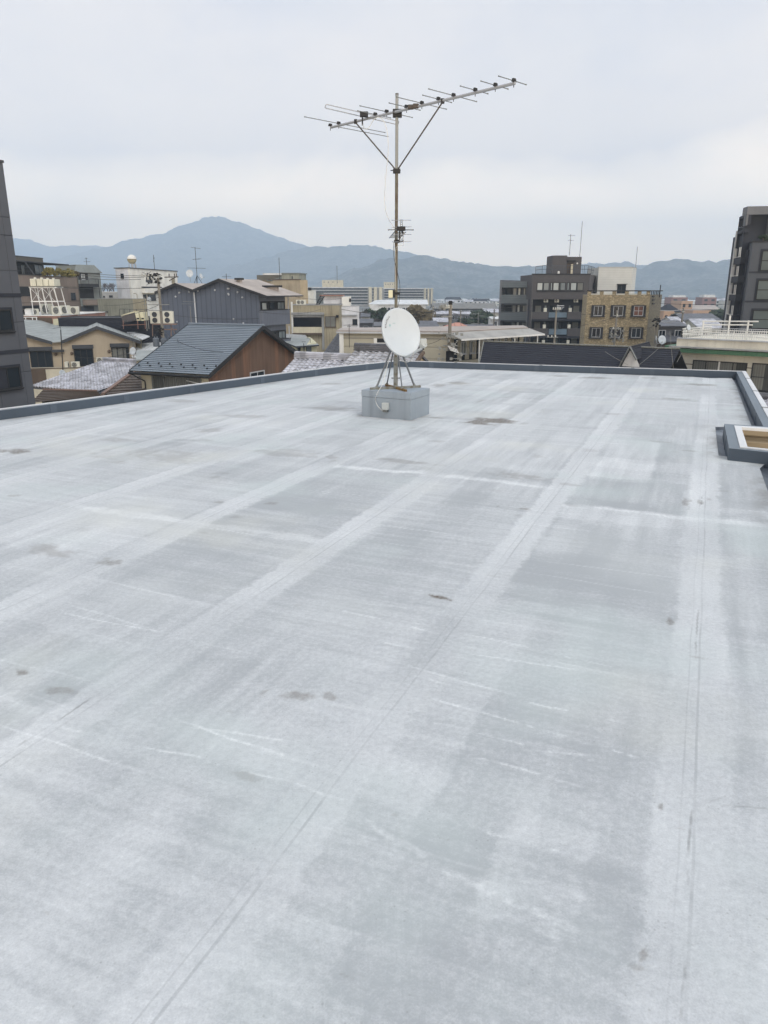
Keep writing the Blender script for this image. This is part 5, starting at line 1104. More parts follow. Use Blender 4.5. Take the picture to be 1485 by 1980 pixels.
# --- the pole with transformers
p_, T_ = pole(305.5, 537, 70, 700, 'concrete utility pole with two grey transformers between the beige and blue roofed houses', [(534, 28, 4, .4, 6), (541, 18, 5, .3, 4), (547, 9, 7, 0, 0), (589, 22, 18, .1, 0), (600.5, 22, 22, .1, 0)], r=.13)
for i, (u, v) in enumerate(((302, 662), (317, 663))):
    c = P(u, v, 69.4); k = MB(); k.lathe(c - UP * .38, (0, 0, 1), [(.001, 0), (.27, 0), (.29, .06), (.29, .7), (.25, .76), (.001, .8)], 18)
    for a in (-.12, .12): k.lathe(c + Vector((a, 0, .38)), (0, 0, 1), [(.05, 0), (.07, .04), (.04, .09), (.06, .13), (.001, .17)], 8)
    k.build('transformer', 'trans_grey', p_)
rnd = random.Random(3); k = MB()
for i in range(46):
    u, v = (rnd.uniform(276, 312), rnd.uniform(529, 548)) if i < 30 else (rnd.uniform(298, 316), rnd.uniform(632, 655)); c = P(u, v, 69.8 + rnd.uniform(-.2, .2)); k.box(c.x - .07, c.y - .07, c.z - .06, c.x + .09, c.y + .07, c.z + rnd.uniform(.02, .12))
    if i % 2: k.tube(c, c + Vector((rnd.uniform(-.6, .6), 0, rnd.uniform(-.35, .3))), .02, n=4)
k.build('line_hardware', 'plastic_black', p_)
k = MB(); k.tube(P(327, 543, 76), P(342, 534.5, 76), .04, n=5).tube(P(318, 536, 76), P(345, 535.2, 76), .05, n=5)
for u in (327, 337.5, 341): k.tube(P(u, 535, 76), P(u, 529, 76), .05, n=5)
r = thing('wire_bracket', 'steel bracket with three insulators in front of the right end of the white building', 'bracket', tuple(P(330, 536, 76))); k.build('bracket', 'strut_brown', r)
for i, (u, l_) in enumerate(((301, 'tall twin fan outdoor unit left of the utility pole'), (325, 'tall twin fan outdoor unit right of the utility pole'))):
    c = P(u, 625.5, 74); r = thing('twin_fan_unit', l_, 'air conditioner', tuple(c), 'twin fan units on a steel stand'); z1 = P(u, 602, 74).z
    MB().box(c.x - .52, c.y, c.z, c.x + .52, c.y + .4, z1).build('case', 'ac_white', r, bevel=.03)
    for f in (.27, .74): MB().lathe((c.x - .05, c.y - .004, c.z + (z1 - c.z) * f), (0, -1, 0), [(.0, 0), (.25, 0), (.25, .02), (.2, .02), (.19, .005), (0, .005)], 18).build('fan_grille', 'dark_grey', r)
r = thing('steel_stand', 'rusty steel stand carrying the two twin fan units', 'stand', tuple(P(312, 640, 74))); k = MB(); k.box(P(294, 626, 74).x, 73.9, P(300, 628, 74).z, P(340, 626, 74).x, 74.6, P(300, 626, 74).z)
for u in (295, 312, 331): k.tube(P(u, 627, 74.2), P(u, 650, 74.2), .05, n=5)
k.tube(P(312, 637, 74.2), P(342, 637, 74.2), .06, n=5).tube(P(331, 630, 74.2), P(341, 650, 74.2), .03, n=4); k.build('frame', 'rust_edge', r)
roof_antenna(284.5, 640, 574, 72, 'slender grey pipe mast with a small dish in front of the white building', [], mat='galv', r=.035); roof_antenna(288, 636, 585, 72.4, 'second thin pipe mast close to the utility pole', [(589, 8, 4, 0, 3)], mat='galv', r=.03)
small_dish(P(289, 578, 71.6), .9, 'tiny white dish at the top of the slender pipe mast', .36, .2, .3); roof_antenna(253, 668, 644, 70, 'thin roof antenna with short rods above the white metal roof', [(645, 8, 8, .6, 6), (642, 5, 14, 0, 5)], mat='alu_dark', r=.015)
for i, (p0, p1_, l_) in enumerate((((150, 526), (283, 533), 'highest thin wire running left from the utility pole'), ((150, 531), (278, 536), 'second thin wire running left from the utility pole'), ((150, 537), (272, 540), 'thicker black wire running left from the utility pole'), ((110, 556), (306, 556), 'long level wire crossing in front of the white building'))):
    wire([P(p0[0], p0[1], 82), P(p1_[0], p1_[1], 70)], l_, .12, .025)
wire([P(306, 556, 70), P(345, 554, 90)], 'black cable rising from the pole to the corrugated gable', .1, .03); wire([P(338, 610, 68), P(500, 616, 60)], 'thin wire stretched across the blue grey corrugated wall', .15, .02); wire([P(330, 628, 66), P(345, 661, 50), P(432, 681, 47)], 'dark cable crossing the blue metal roof', .15, .018)

for i, (a, b_, c_, d_, D1, D2, l_) in enumerate(((306, 575, 200, 590, 70, 80, 'slack wire from the pole towards the weathered wall'), (306, 590, 222, 610, 70, 78, 'cable from the pole down to the solar water heater'), (306, 641, 262, 664, 70, 66, 'cable from the transformers down to the small grey shed'), (318, 641, 345, 655, 70, 50, 'short cable from the transformers to the blue metal roof'), (150, 690, 250, 683, 72, 62, 'thin wire across the beige house windows'))):
    wire([P(a, b_, D1), P(c_, d_, D2)], l_, .25, .02)
# ================================================================= middle
# --- tan building with penthouses
D0 = 150; A, C, B = (490, 541, D0 + 6), (580, 541.5, D0), (594.5, 541.8, D0 + 1.5)
FL = frame_px(A, C); FR = frame_px(C, B); zt = P(580, 541.5, D0).z
t = thing('tan_building', 'tan stained concrete building with a greenish stepped stair tower on its roof', 'building', tuple(xy(*A))[:2] + (GZ,))
q = [xy(*A), xy(*C), xy(*B), xy(592, 541, D0 + 10), xy(500, 541, D0 + 12)]; MB().prism([(p.x, p.y) for p in q], GZ, zt, 0, 1).build('wall', ['tan_wall', 'roof_felt'], t)
MB().fbox(FR, .02, GZ, FR.L, zt - .02, .002, .02).build('right_wall', 'tan', t); MB().fbox(FL, 0, zt + .002, FL.L, zt + .2, -.3, .06).build('roof_edge', 'brown_trim', t)
F = frame_px((545, 541, D0 + 3), (579, 541, D0 + 2.4)); z1 = P(560, 529.5, D0 + 3).z
FB = frame_px((497, 544, D0 + 4), (545, 544, D0 + 4)); z2 = P(520, 544.5, D0 + 4).z; MB().fbox(FB, 0, zt, FB.L, z2 + .0 if z2 > zt else zt + 1, -6, 0).build('lower_penthouse', 'taupe_dark', t); z2 = max(z2, zt + 1); MB().fbox(FB, FB.L * .25, z2 + .002, FB.L + .6, z2 + .35, -6.3, .1).build('white_deck', 'white_panel', t)
MB().fbox(F, 0, zt, F.L, z1, -5, 0).build('stair_tower', 'conc_green', t); MB().fbox(F, -.0, z1 + .002, F.L + .2, z1 + .18, -5.2, .15).build('tower_cap', 'greygreen', t)
MB().hexa([F.at(-3.2, zt, -3), F.at(0, zt, -3), F.at(0, zt, -.1), F.at(-3.2, zt, -.1)][::-1] if False else [F.at(-3.2, zt, -.1), F.at(-.01, zt, -.1), F.at(-.01, zt, -3), F.at(-3.2, zt, -3)], [F.at(-3.2, z1 - 1.4, -.1), F.at(-.01, z1 - .5, -.1), F.at(-.01, z1 - .5, -3), F.at(-3.2, z1 - 1.4, -3)]).build('stair_slope', 'greygreen', t)
recess(F, t, 564, 534, 566.3, 546, 'dark_grey', 'slot'); win(FR, t, 583, 583, 592, 590, 2, 'glass_dark')
roof_antenna(541, 540, 498, D0 + 3, 'very thin tall whip antenna on the tan building', [], r=.05)
# --- white and green glassy block behind
D0 = 165; F = frame_px((595, 562, D0), (607, 562, D0)); t = thing('white_stair_building', 'narrow white building with pipes between the tan building and the green glazed block', 'building', tuple(xy(595, 562, D0))[:2] + (GZ,)); wallbox(F, 5, GZ, P(600, 561.5, D0).z, t, 'white_bldg', cap='white_paint'); MB().tube(P(590.5, 553, D0), P(590.5, 566, D0), .35, n=8).build('flue', 'white_paint', t); strip(F, t, 596, 556, 602, 561.5, 'dark_frame', .1, 'window_band', w0=-.5)
D0 = 175; F = frame_px((606, 566, D0), (622, 568, D0)); t = thing('green_glazed_block', 'teal tinted glazed block behind the black roof ladder', 'building', tuple(xy(606, 566, D0))[:2] + (GZ,)); wallbox(F, 6, GZ, P(612, 566, D0).z, t, 'greygreen'); [win(F, t, 600 + i * 7, 568, 606.5 + i * 7, 586, 2, 'glass_grey', 'greygreen', out=.15) for i in (1, 2)]
# --- stained concrete building with a wide dark opening
D0 = 112; A, B = (563, 589, D0), (656, 591, D0); F = frame_px(A, B); zt = P(600, 590.5, D0).z
t = thing('stained_concrete_building', 'stained tan concrete building with one wide dark opening over a yellow panel', 'building', tuple(xy(*A))[:2] + (GZ,))
wallbox(F, 9, GZ, zt, t, 'conc_old', cap='conc_grey', caph=.1)
strip(F, t, 564, 604, 627, 608.5, 'conc_grey', .55, 'awning'); recess(F, t, 566.5, 608.6, 622, 613.5, 'light_frame', 'lintel'); recess(F, t, 566.5, 613.6, 622, 632, 'glass_black', 'dark_opening', out=.03)
strip(F, t, 567.5, 632.3, 622.5, 643.5, 'cream', .4, 'yellow_panel'); strip(F, t, 566, 643.8, 623, 647, 'brown_trim', .5, 'ledge')
win(F, t, 628.5, 611.5, 649.5, 632.5, 2, 'glass_curtain', 'brown_trim'); strip(F, t, 650, 609, 655, 614, 'near_black', .5, 'lamp_box'); strip(F, t, 622.5, 608, 627, 676, 'conc_grey', .12, 'pillar')
MB().tube(F.at(.1, GZ, .2), F.at(.1, zt + .5, .2), .14, n=7).build('downpipe', 'white_paint', t)
for i, (u, l_) in enumerate(((579, 'outdoor unit at the left on the stained concrete roof'), (586, 'outdoor unit on the stained concrete roof near the ladder'))): p = P(u, 588, D0 + 2); ac((p.x, p.y, zt), (.2, -1, 0), l_, 1.15)
r = thing('roof_ladder', 'black steel ladder slanting up behind the stained concrete parapet', 'ladder', tuple(P(612, 590, D0 + 3))); k = MB(); a0, a1, b0, b1 = P(611, 590, D0 + 3), P(620, 572, D0 + 5), P(616, 590, D0 + 3), P(627, 573, D0 + 5); k.tube(a0, a1, .09, n=5).tube(b0, b1, .09, n=5)
for i in range(6): f = (i + .5) / 6; k.tube(a0.lerp(a1, f), b0.lerp(b1, f), .06, n=4)
k.build('frame', 'near_black', r)
# --- white L shaped building
D0 = 118; F1 = frame_px((618, 573, D0 + 3), (660, 573, D0 + 3)); z1 = P(640, 572.5, D0 + 3).z
t = thing('white_rooftop_building', 'pale blue white building with a roof room and one small window', 'building', tuple(xy(655, 595, D0))[:2] + (GZ,))
MB().fbox(F1, .6, zt, F1.L, z1, -5, 0).build('roof_room', 'pale_wall', t); MB().fbox(F1, 0, z1 + .002, F1.L + .3, z1 + .18, -5.2, .5).build('roof_slab', 'terracotta', t)
F2 = frame_px((660.5, 574, D0 + 2), (677, 575, D0 + 2)); MB().fbox(F2, .0, GZ, F2.L, P(668, 574, D0 + 2).z, -4, 0).build('upper_wall', 'white_bldg', t); strip(F2, t, 675, 577, 679, 584, 'dark_frame', .05, 'window')
A, B = (658, 592.5, D0), (694.5, 593.0, D0 + .5); F = frame_px(A, B); wallbox(F, 5, GZ, P(676, 592.5, D0).z, t, 'pale_wall', cap='light_frame', caph=.06)
strip(F, t, 661, 608, 690, 609.8, 'light_frame', .35, 'ledge'); win(F, t, 681.5, 617, 691, 628, 2, 'glass_dark', 'dark_frame')
# --- small cream house
D0 = 80; A, B = (573, 667, 74), (612, 665, D0); F = frame_px(A, B); FL = Fr(xy(547, 655, 84), xy(*A)); zt = P(595, 666.5, 77).z
t = thing('cream_cottage', 'small cream sided house with a pale grey roof right of the brown gable', 'house', (F.o.x, F.o.y, GZ))
q = [xy(547, 655, 84), xy(573, 667, 74), xy(612, 665, D0), xy(600, 660, 90)]; MB().prism([(p.x, p.y) for p in q], GZ, zt, 0).build('wall', 'siding_yellow', t)
b = MB(); b.slab([P(541, 657, 84), P(572, 669.5, 73), P(617, 666.5, 79.5), P(596, 652.8, 88), P(548, 652.8, 90)], .15, 0, 1); b.build('roof', ['slate_grey', 'dark_grey'], t)
win(F, t, 575.5, 670, 580.5, 682, 1, 'glass_dark'); win(F, t, 592, 669, 601.5, 683, 2, 'glass_grey', 'dark_frame')
b = MB().tube(F.at(F.px(586, 670)[0], GZ, .1), F.at(F.px(586, 670)[0], zt, .1), .05, n=5); b.build('downpipe', 'dark_frame', t)
roof_antenna((588, 587), 690, 664, 70, 'thin black roof antenna in front of the cream cottage', [(661, 4, 4, 0, 0)], r=.03); roof_antenna((600, 599), 664, 655, 80, 'little black antenna on the cream cottage roof', [(653.5, 7, 3, 0, 5)], r=.03)
roof_antenna((613, 612), 690, 681, 66, 'dark stub post right of the cream cottage', [], r=.05)
t = thing('grey_canopy', 'curved dark canopy roof behind the cream cottage', 'canopy', tuple(P(560, 660, 95))[:2] + (GZ,)); MB().slab([P(546, 657, 92), P(598, 656, 92), P(590, 647.5, 98), P(545, 645, 98)], .15).build('roof', 'conc_grey', t)
MB().prism([(P(548, 650, 93).x, 93.5), (P(598, 650, 93).x, 93.5), (P(598, 650, 97).x, 97), (P(548, 650, 97).x, 97)], GZ, P(560, 658, 92).z - .1).build('wall', 'grey_wall', t)
# --- tiled houses right behind the parapet
def kawara(name_label, e_l, e_r, r_r, r_l, mat, pitch=.29, course=.25, amp=.035, lip=.035, ridge=True, wall='pale_beige', back=4.0):
    e_l, e_r, r_r, r_l = [Vector(p) for p in (e_l, e_r, r_r, r_l)]; x = (r_r - r_l); L = x.length; x.normalize(); zt_ = r_l
    t = thing('tiled_house', name_label, 'house', (e_l.x, e_l.y, GZ), 'tiled roof houses'); return t, x, L
def tile_roof(t, rl, rr_, azim_drop, run, drop, mat, pitch, course, amp, lip, ridge_mat='tile_dark', ends=(0, 0), rid=True):
    """ridge from rl to rr_ ; slope falls along azim_drop by run/drop"""
    x = (rr_ - rl); L = x.length; x.normalize(); sl = Vector((azim_drop.x * run, azim_drop.y * run, -drop)); upv = -sl.normalized()
    o_ = rl + sl; b = tiled(o_, x, upv, L, sl.length, pitch, course, amp, lip); b.build('roof', mat, t)
    bk = Vector((-sl.x, -sl.y, sl.z)); b = MB().slab([rl - UP * .05, rr_ - UP * .05, rr_ + bk - UP * .05, rl + bk - UP * .05], .1).slab([o_ - UP * .08, o_ + x * L - UP * .08, rr_ - UP * .08, rl - UP * .08], .08); b.build('rear_roof', 'tile_dark', t)
    if rid:
        b = MB()
        for k in range(3): h = .02 + k * .085; w_ = .15 - k * .015; yv = Vector((azim_drop.x, azim_drop.y, 0)) * w_; b.hexa([rl + yv + UP * h, rr_ + yv + UP * h, rr_ - yv + UP * h, rl - yv + UP * h], [rl + yv + UP * (h + .065), rr_ + yv + UP * (h + .065), rr_ - yv + UP * (h + .065), rl - yv + UP * (h + .065)])
        n_ = int(L / .3)
        for k in range(n_): p = rl + x * (k * L / n_) + UP * .29; b.tube(p, p + x * (L / n_ - .02), .085, .078, n=8)
        b.build('ridge', ridge_mat, t)
    w_ = .3; f0, f1 = o_ - Vector((azim_drop.x, azim_drop.y, 0)) * .5, o_ + x * L - Vector((azim_drop.x, azim_drop.y, 0)) * .5; g0, g1 = rl + bk * .85, rr_ + bk * .85
    pr = [f0 + x * w_, f1 - x * w_, g1 - x * w_, g0 + x * w_]
    MB().prism([(p.x, p.y) for p in pr], GZ, o_.z - .15).build('wall', 'pale_beige', t); return o_
DRP = -AV
rl = P(686, 678, 36); rr_ = rl + BV * 3.45; t = thing('tiled_house', 'nearest house with large pale grey scalloped roof tiles directly behind the dish', 'house', (rl.x, rl.y, GZ), 'tiled roof houses')
tile_roof(t, rl, rr_, DRP, 5.5, 2.35, 'tile_light', .31, .27, .05, .05)
gA = rr_ ; MB().poly([rr_ + BV * .01 + DRP * .2 - UP * .2, rr_ + BV * .01 + DRP * 5 - UP * 2.3, rr_ + BV * .01 - DRP * 5 - UP * 2.3]).build('gable_wall', 'siding_tan', t)
MB().tube(rr_ + BV * .05 + UP * .02, rr_ + BV * .05 + DRP * 5.5 - UP * 2.3, .10, n=6).build('barge_board', 'brown_trim', t)
rl = P(571, 692.5, 40); t = thing('tiled_house', 'lower house with pale tiles and a dark ridge right of the brown gabled house', 'house', (rl.x, rl.y, GZ), 'tiled roof houses')
tile_roof(t, rl, P(571, 692.5, 40) + BV * 3.5 - UP * .02, DRP, 6, 2.6, 'tile_mid', .29, .26, .05, .05, 'tile_mid'); tile_extra = None
# steep dark tiled roof
e0, e1, r1, r0 = P(618, 697, 52), P(654, 698, 48), P(655, 641, 56), P(640, 662, 58)
t = thing('dark_tiled_house', 'steep dark mottled tiled roof between the concrete building and the beige warehouse', 'house', (e0.x, e0.y, GZ), 'tiled roof houses')
x_ = Vector((.25, -1, 0)).normalized(); rA = P(657, 640.5, 75); rB = rA + x_ * 11
sl = Vector((-2.2, -.7, -2.9)); o2_ = rA + sl; b = tiled(o2_, x_, -sl.normalized(), 11, sl.length, .3, .28, .06, .06); b.build('roof', 'tile_dark', t)
MB().slab([rA - UP * .05, rB - UP * .05, rB + Vector((1.6, .4, -1.6)), rA + Vector((1.6, .4, -1.6))], .1).slab([rA - UP * .12, rB - UP * .12, rB + sl - UP * .12, rA + sl - UP * .12], .06).build('rear_roof', 'tile_dark', t); MB().tube(rA + UP * .1, rB + UP * .1, .12, n=7).build('ridge', 'tile_dark', t)
MB().prism([(p.x, p.y) for p in (rA + sl * .9, rB + sl * .9, rB + Vector((1.4, .3, 0)), rA + Vector((1.4, .3, 0)))], GZ, (rA + sl).z - .1).build('wall', 'pale_beige', t)
# --- beige warehouse
FA_ = Fr(xy(656, 641, 60), xy(873, 643, 58.6)); t = thing('beige_warehouse', 'long beige sided warehouse with a flat pale roof and white gallery canopy', 'warehouse', (FA_.o.x, FA_.o.y, GZ))
zt = P(656, 641, 60).z; E_ = FA_.at(FA_.L, 0); end = xy(1013, 638, 64.8); FBk = Fr(E_, end)
q = [FA_.o, E_, end, xy(1010, 633, 68), xy(662, 637, 63.5)]
MB().prism([(p.x, p.y) for p in q], GZ, zt, 0, 1).build('wall', ['siding_beige', 'roof_felt'], t)
b = MB(); b.slab([FBk.at(-1.0, zt + .02, .35), FBk.at(FBk.L + .3, zt + .02, .35), FBk.at(FBk.L + .3, zt - .36, 1.9), FBk.at(-1.0, zt - .36, 1.9)], .08); b.build('canopy', 'roof_felt3', t)
MB().prism([((p.x), (p.y)) for p in (FA_.at(-.2, 0, .15), FA_.at(FA_.L + .1, 0, .15), FBk.at(FBk.L + .2, 0, .3), xy(1012, 633, 68.5), xy(660, 637, 64))], zt + .004, zt + .1).build('roof', 'roof_pinkgrey', t)
MB().fbox(FBk, -1.0, zt - .50, FBk.L + .3, zt - .37, 1.91, 1.99).build('gutter', 'white_paint', t); MB().fbox(FA_, -.2, zt - .12, FA_.L + .1, zt, .16, .26).build('eave', 'light_frame', t); MB().fbox(FA_, 0, zt - .52, FA_.L, zt - .47, .003, .03).build('joint', 'roof_felt', t)
recess(FA_, t, 726, 655, 757, 664.5, 'near_black', 'opening'); r_ = FA_.rect(723, 654, 757, 665.5); MB().fbox(FA_, r_[0], r_[1], r_[0] + .25, r_[3], .002, .08).fbox(FA_, r_[0] + .26, r_[1], r_[2], r_[1] + .12, .002, .08).build('opening_frame', 'white_paint', t)
MB().fbox(FA_, .02, GZ, .35, zt - .1, .01, .12).build('corner_trim', 'white_paint', t); MB().fbox(FA_, FA_.px(692, 660)[0], GZ, FA_.px(692, 660)[0] + .2, zt - .9, .01, .1).fbox(FA_, FA_.px(692, 672)[0] + .3, zt - 1.5, FA_.px(775, 668)[0], zt - 1.38, .01, .1).build('white_trim', 'white_paint', t)
r0_ = FBk.rect(900, 648, 1010, 662); MB().fbox(FBk, .3, zt - 2.2, FBk.L - .6, zt - .5, .004, .03).build('gallery_opening', 'glass_dark', t)
for i in range(9): a = .7 + i * (FBk.L - 1.2) / 9; MB().fbox(FBk, a, zt - 2.15, a + (FBk.L - 1) / 18, zt - .5, .032, .09).build('pillar_panel', 'siding_beige', t)
for i in range(7): a = .9 + i * (FBk.L - 1.6) / 7; win(FBk, t, 0, 0, 0, 0, 2, 'glass_grey', 'light_frame', rect=(a + .1, zt - 1.7, a + .75, zt - .75), out=.14)
for u in (892, 960, 1004): a = FBk.px(u, 668)[0]; MB().tube(FBk.at(a, GZ, 1.85), FBk.at(a, zt - .5, 1.85), .045, n=6).build('downpipe', 'white_paint', t)
for k in range(2): MB().fbox(FBk, .8 + k * 4.5, GZ, 4.6 + k * 4.5, zt - 2.4 - k * .2, .3, 1.0).build('planting_box', 'leaf_brown', t)
# --- hospital slabs far behind
def slab_block(u0, u1, vt, D, lab, levels, vb, name='hospital_building', end=True, pent=(0, 0, 0), dlt=0):
    F = frame_px((u0, vt, D), (u1, vt, D + dlt)); zt = P((u0 + u1) / 2, vt, D).z; t = thing(name, lab, 'building', (F.o.x, F.o.y, GZ)); wallbox(F, 16, GZ, zt, t, 'conc_grey', cap='white_panel', capw=.6, caph=.5)
    L = F.L * (.80 if end else 1); h = (zt - GZ - 1) / levels
    for i in range(levels):
        z = zt - (i + 1) * h; b = MB().fbox(F, 1, z + .35 * h, L, z + .85 * h, .01, .12); w_ = b.build('window_band', 'glass_dark', t); MB().fbox(F, .3, z + .08 * h, L + .4, z + .2 * h, .01, 1.1).build('balcony_slab', 'white_panel', t)
    if end:
        for k in range(3): a = L + .8 + k * (F.L - L) / 3; MB().fbox(F, a, GZ, a + (F.L - L) / 3 - 1.6, zt + .6, .01, 1.4).build('stair_column', 'cream', t)
        for i in range(levels): z = zt - (i + 1) * h; MB().fbox(F, L + (F.L - L) * .3, z + .3 * h, L + (F.L - L) * .38, z + .7 * h, .02, .1).build('landing_opening', 'dark_grey', t)
    if pent[1]: Fp = frame_px((pent[0], vt, D + 5), (pent[1], vt, D + 5)); MB().fbox(Fp, 0, zt, Fp.L, P(pent[0], pent[2], D + 5).z, -8, 0).build('penthouse', 'cream', t); [strip(Fp, t, pent[0] + 3 + k * (pent[1] - pent[0] - 6) / 4, pent[2] + 3, pent[0] + 4.5 + k * (pent[1] - pent[0] - 6) / 4, pent[2] + 5, 'dark_grey', .1, 'vent') for k in range(4)]
    return t, F
slab_block(590, 741, 556.5, 560, 'long grey hospital block with balcony bands and a cream penthouse at its left', 6, 610, pent=(623, 663, 541.5))
slab_block(741, 838, 558.5, 600, 'hospital wing with white balcony bands and cream stair columns right of the mast', 6, 610, pent=(742, 766, 545.5))
roof_antenna(652, 548, 514, 560, 'faint lattice whip antenna above the left hospital block', [], r=.25, mat='alu_dark')
# --- gymnasium
D0 = 300; F = frame_px((715, 588, D0), (823, 590, D0)); zt = P(760, 588, D0).z
t = thing('gymnasium', 'white walled hall with a long white curved roof in front of the hospital', 'hall', (F.o.x, F.o.y, GZ)); wallbox(F, 18, GZ, zt, t, 'white_panel')
zr = P(760, 579.5, D0 + 5).z; MB().slab([F.at(3.5, zt, .6), F.at(F.L + 1, zt, .6), F.at(F.L + 1, zr, -8), F.at(6.5, zr, -8)], .3).slab([F.at(-.6, zt, -4), F.at(3.5, zt, .6), F.at(6.5, zr, -8), F.at(2, zr - .3, -10)], .3).build('roof', 'white_metal_roof', t)
for i in range(11): a = 5.5 + i * (F.L - 6) / 11; [win(F, t, 0, 0, 0, 0, 2, 'glass_dark', 'light_frame', rect=(a, zt - 3.0 - k * 3.2, a + 1.2, zt - 1.3 - k * 3.2), out=.1, sill=False) for k in (0, 1)]
MB().fbox(F, 4, zt - 3.7, F.L, zt - 3.4, .01, .7).build('ledge', 'grey_wall', t)
# --- trees in the middle
bushy('evergreen_tree', 'dark evergreen tree left of the dish, the left one of the pair', 716, 592, 205, 34, 44, 'leaf_dark', 61, 1600, .55, zb=GZ, group='dark evergreens behind the warehouse', blobs=14)
bushy('evergreen_tree', 'dark evergreen tree close to the left rim of the dish', 740, 594, 200, 36, 42, 'leaf_dark', 62, 1600, .55, zb=GZ, group='dark evergreens behind the warehouse', blobs=14)
bushy('evergreen_tree', 'low dark evergreen right behind the top of the dish', 757, 592, 198, 28, 44, 'leaf_dark', 65, 1200, .5, zb=GZ, group='dark evergreens behind the warehouse', blobs=12)
bushy('brown_tree', 'broad olive brown tree right behind the dish', 802, 587, 190, 78, 52, 'leaf_brown', 63, 4600, .42, zb=GZ, blobs=22)
bushy('evergreen_tree', 'dark round evergreen left of the grey balcony building', 930, 594, 215, 52, 40, 'leaf_dark', 64, 2000, .55, zb=GZ, group='dark evergreens behind the warehouse', blobs=16)
bushy('evergreen_tree', 'small dark evergreen in front of the round one', 897, 612, 210, 22, 18, 'leaf_dark', 66, 900, .4, zb=GZ, group='dark evergreens behind the warehouse', blobs=10)
for i, (u, vt, w_, h_, l_) in enumerate(((703, 594, 20, 34, 'pale leafless tree beside the white building'), (694, 601, 14, 28, 'leafless tree touching the right edge of the white building'), (846, 606, 30, 26, 'leafless tree right of the olive brown tree'), (862, 610, 22, 22, 'leafless tree behind the middle utility pole'), (728, 612, 22, 20, 'low leafless tree in front of the evergreens'))): bare_tree(u, vt, 185 + i * 3, w_, h_, l_, 80 + i, r0=.25, zb=GZ)
# --- farmhouses with big roofs right of the pole
def gabled(name, lab, u0, u1, ve, vr, D, roof, wall, dep=9, group=None, rot=0, wins=2, hip=0, cat='house'):
    F = frame_px((u0, ve, D), (u1, ve, D + rot)); ze = P((u0 + u1) / 2, ve, D).z; zr = P((u0 + u1) / 2, vr, D + dep / 2).z
    t = thing(name, lab, cat, (F.o.x, F.o.y, GZ), group); o = .06 * F.L; b = MB(); b.fbox(F, o, GZ, F.L - o, ze, -dep + .3, -.3); hh = hip * F.L
    for a in (o, F.L - o):
        if not hip: b.poly([F.at(a, ze, -.3), F.at(a, ze, -dep + .3), F.at(a, zr - .1, -dep / 2)])
    b.build('wall', wall, t)
    r = MB().slab([F.at(0, ze, .3), F.at(F.L, ze, .3), F.at(F.L - hh, zr, -dep / 2), F.at(hh, zr, -dep / 2)], .15).slab([F.at(hh, zr, -dep / 2), F.at(F.L - hh, zr, -dep / 2), F.at(F.L, ze, -dep - .3), F.at(0, ze, -dep - .3)], .15)
    if hip: r.slab([F.at(0, ze, -dep), F.at(0, ze, .3), F.at(hh, zr, -dep / 2)], .15).slab([F.at(F.L, ze, .3), F.at(F.L, ze, -dep), F.at(F.L - hh, zr, -dep / 2)], .15)
    r.build('roof', roof, t)
    for i in range(wins): a = F.L * (i + .6) / (wins + .2); w_ = min(1.6, F.L / (wins + 1) * .6); [win(F, t, 0, 0, 0, 0, 2, 'glass_dark', 'light_frame', rect=(a - w_ / 2, zz - 1.3, a + w_ / 2, zz), out=.32, sill=False) for zz in ((ze - .6,) if ze - GZ < 4.5 else (ze - .6, ze - 3.4))]
    return t
gabled('long_hall', 'long hall with a wide pale grey roof and dark eaves in the middle distance', 836, 962, 596.5, 586, 310, 'roof_felt', 'dark_grey', 14, wins=6, cat='hall')
gabled('long_hall', 'lower hall with a light grey roof in front of the wide roofed hall', 838, 912, 607, 601, 260, 'tile_mid', 'grey_wall', 10, wins=5, cat='hall')
gabled('salmon_roof_house', 'house with a faded salmon hipped roof beside the middle utility pole', 862, 912, 633.5, 623.5, 140, 'salmon', 'brown_trim', 6, hip=.42, wins=2)
gabled('brown_roof_house', 'low brown roofed house right of the salmon roof', 888, 962, 636, 627, 150, 'tile_dark', 'brown_trim', 7, wins=3)
gabled('white_gable_house', 'small house with a pale gabled roof left of the grey balcony building', 936, 966, 604, 596, 240, 'tile_mid', 'off_white', 8, wins=1); gabled('low_white_shed', 'low white shed beside the grey balcony building', 948, 968, 616, 612, 160, 'white_metal_roof', 'white_panel', 4, wins=1, cat='shed')
gabled('grey_roof_house', 'grey roofed house left of the leafless trees behind the warehouse', 693, 722, 624, 616, 150, 'tile_dark', 'grey_wall', 7, wins=1); gabled('grey_roof_house', 'grey roofed house hidden behind the top of the warehouse roof, below the evergreens', 722, 772, 630, 622, 140, 'tile_dark', 'conc_grey', 7, wins=2)
gabled('slate_roof_house', 'dark roofed house under the olive brown tree', 800, 850, 636, 626, 135, 'tile_dark', 'dark_grey', 7, wins=2)
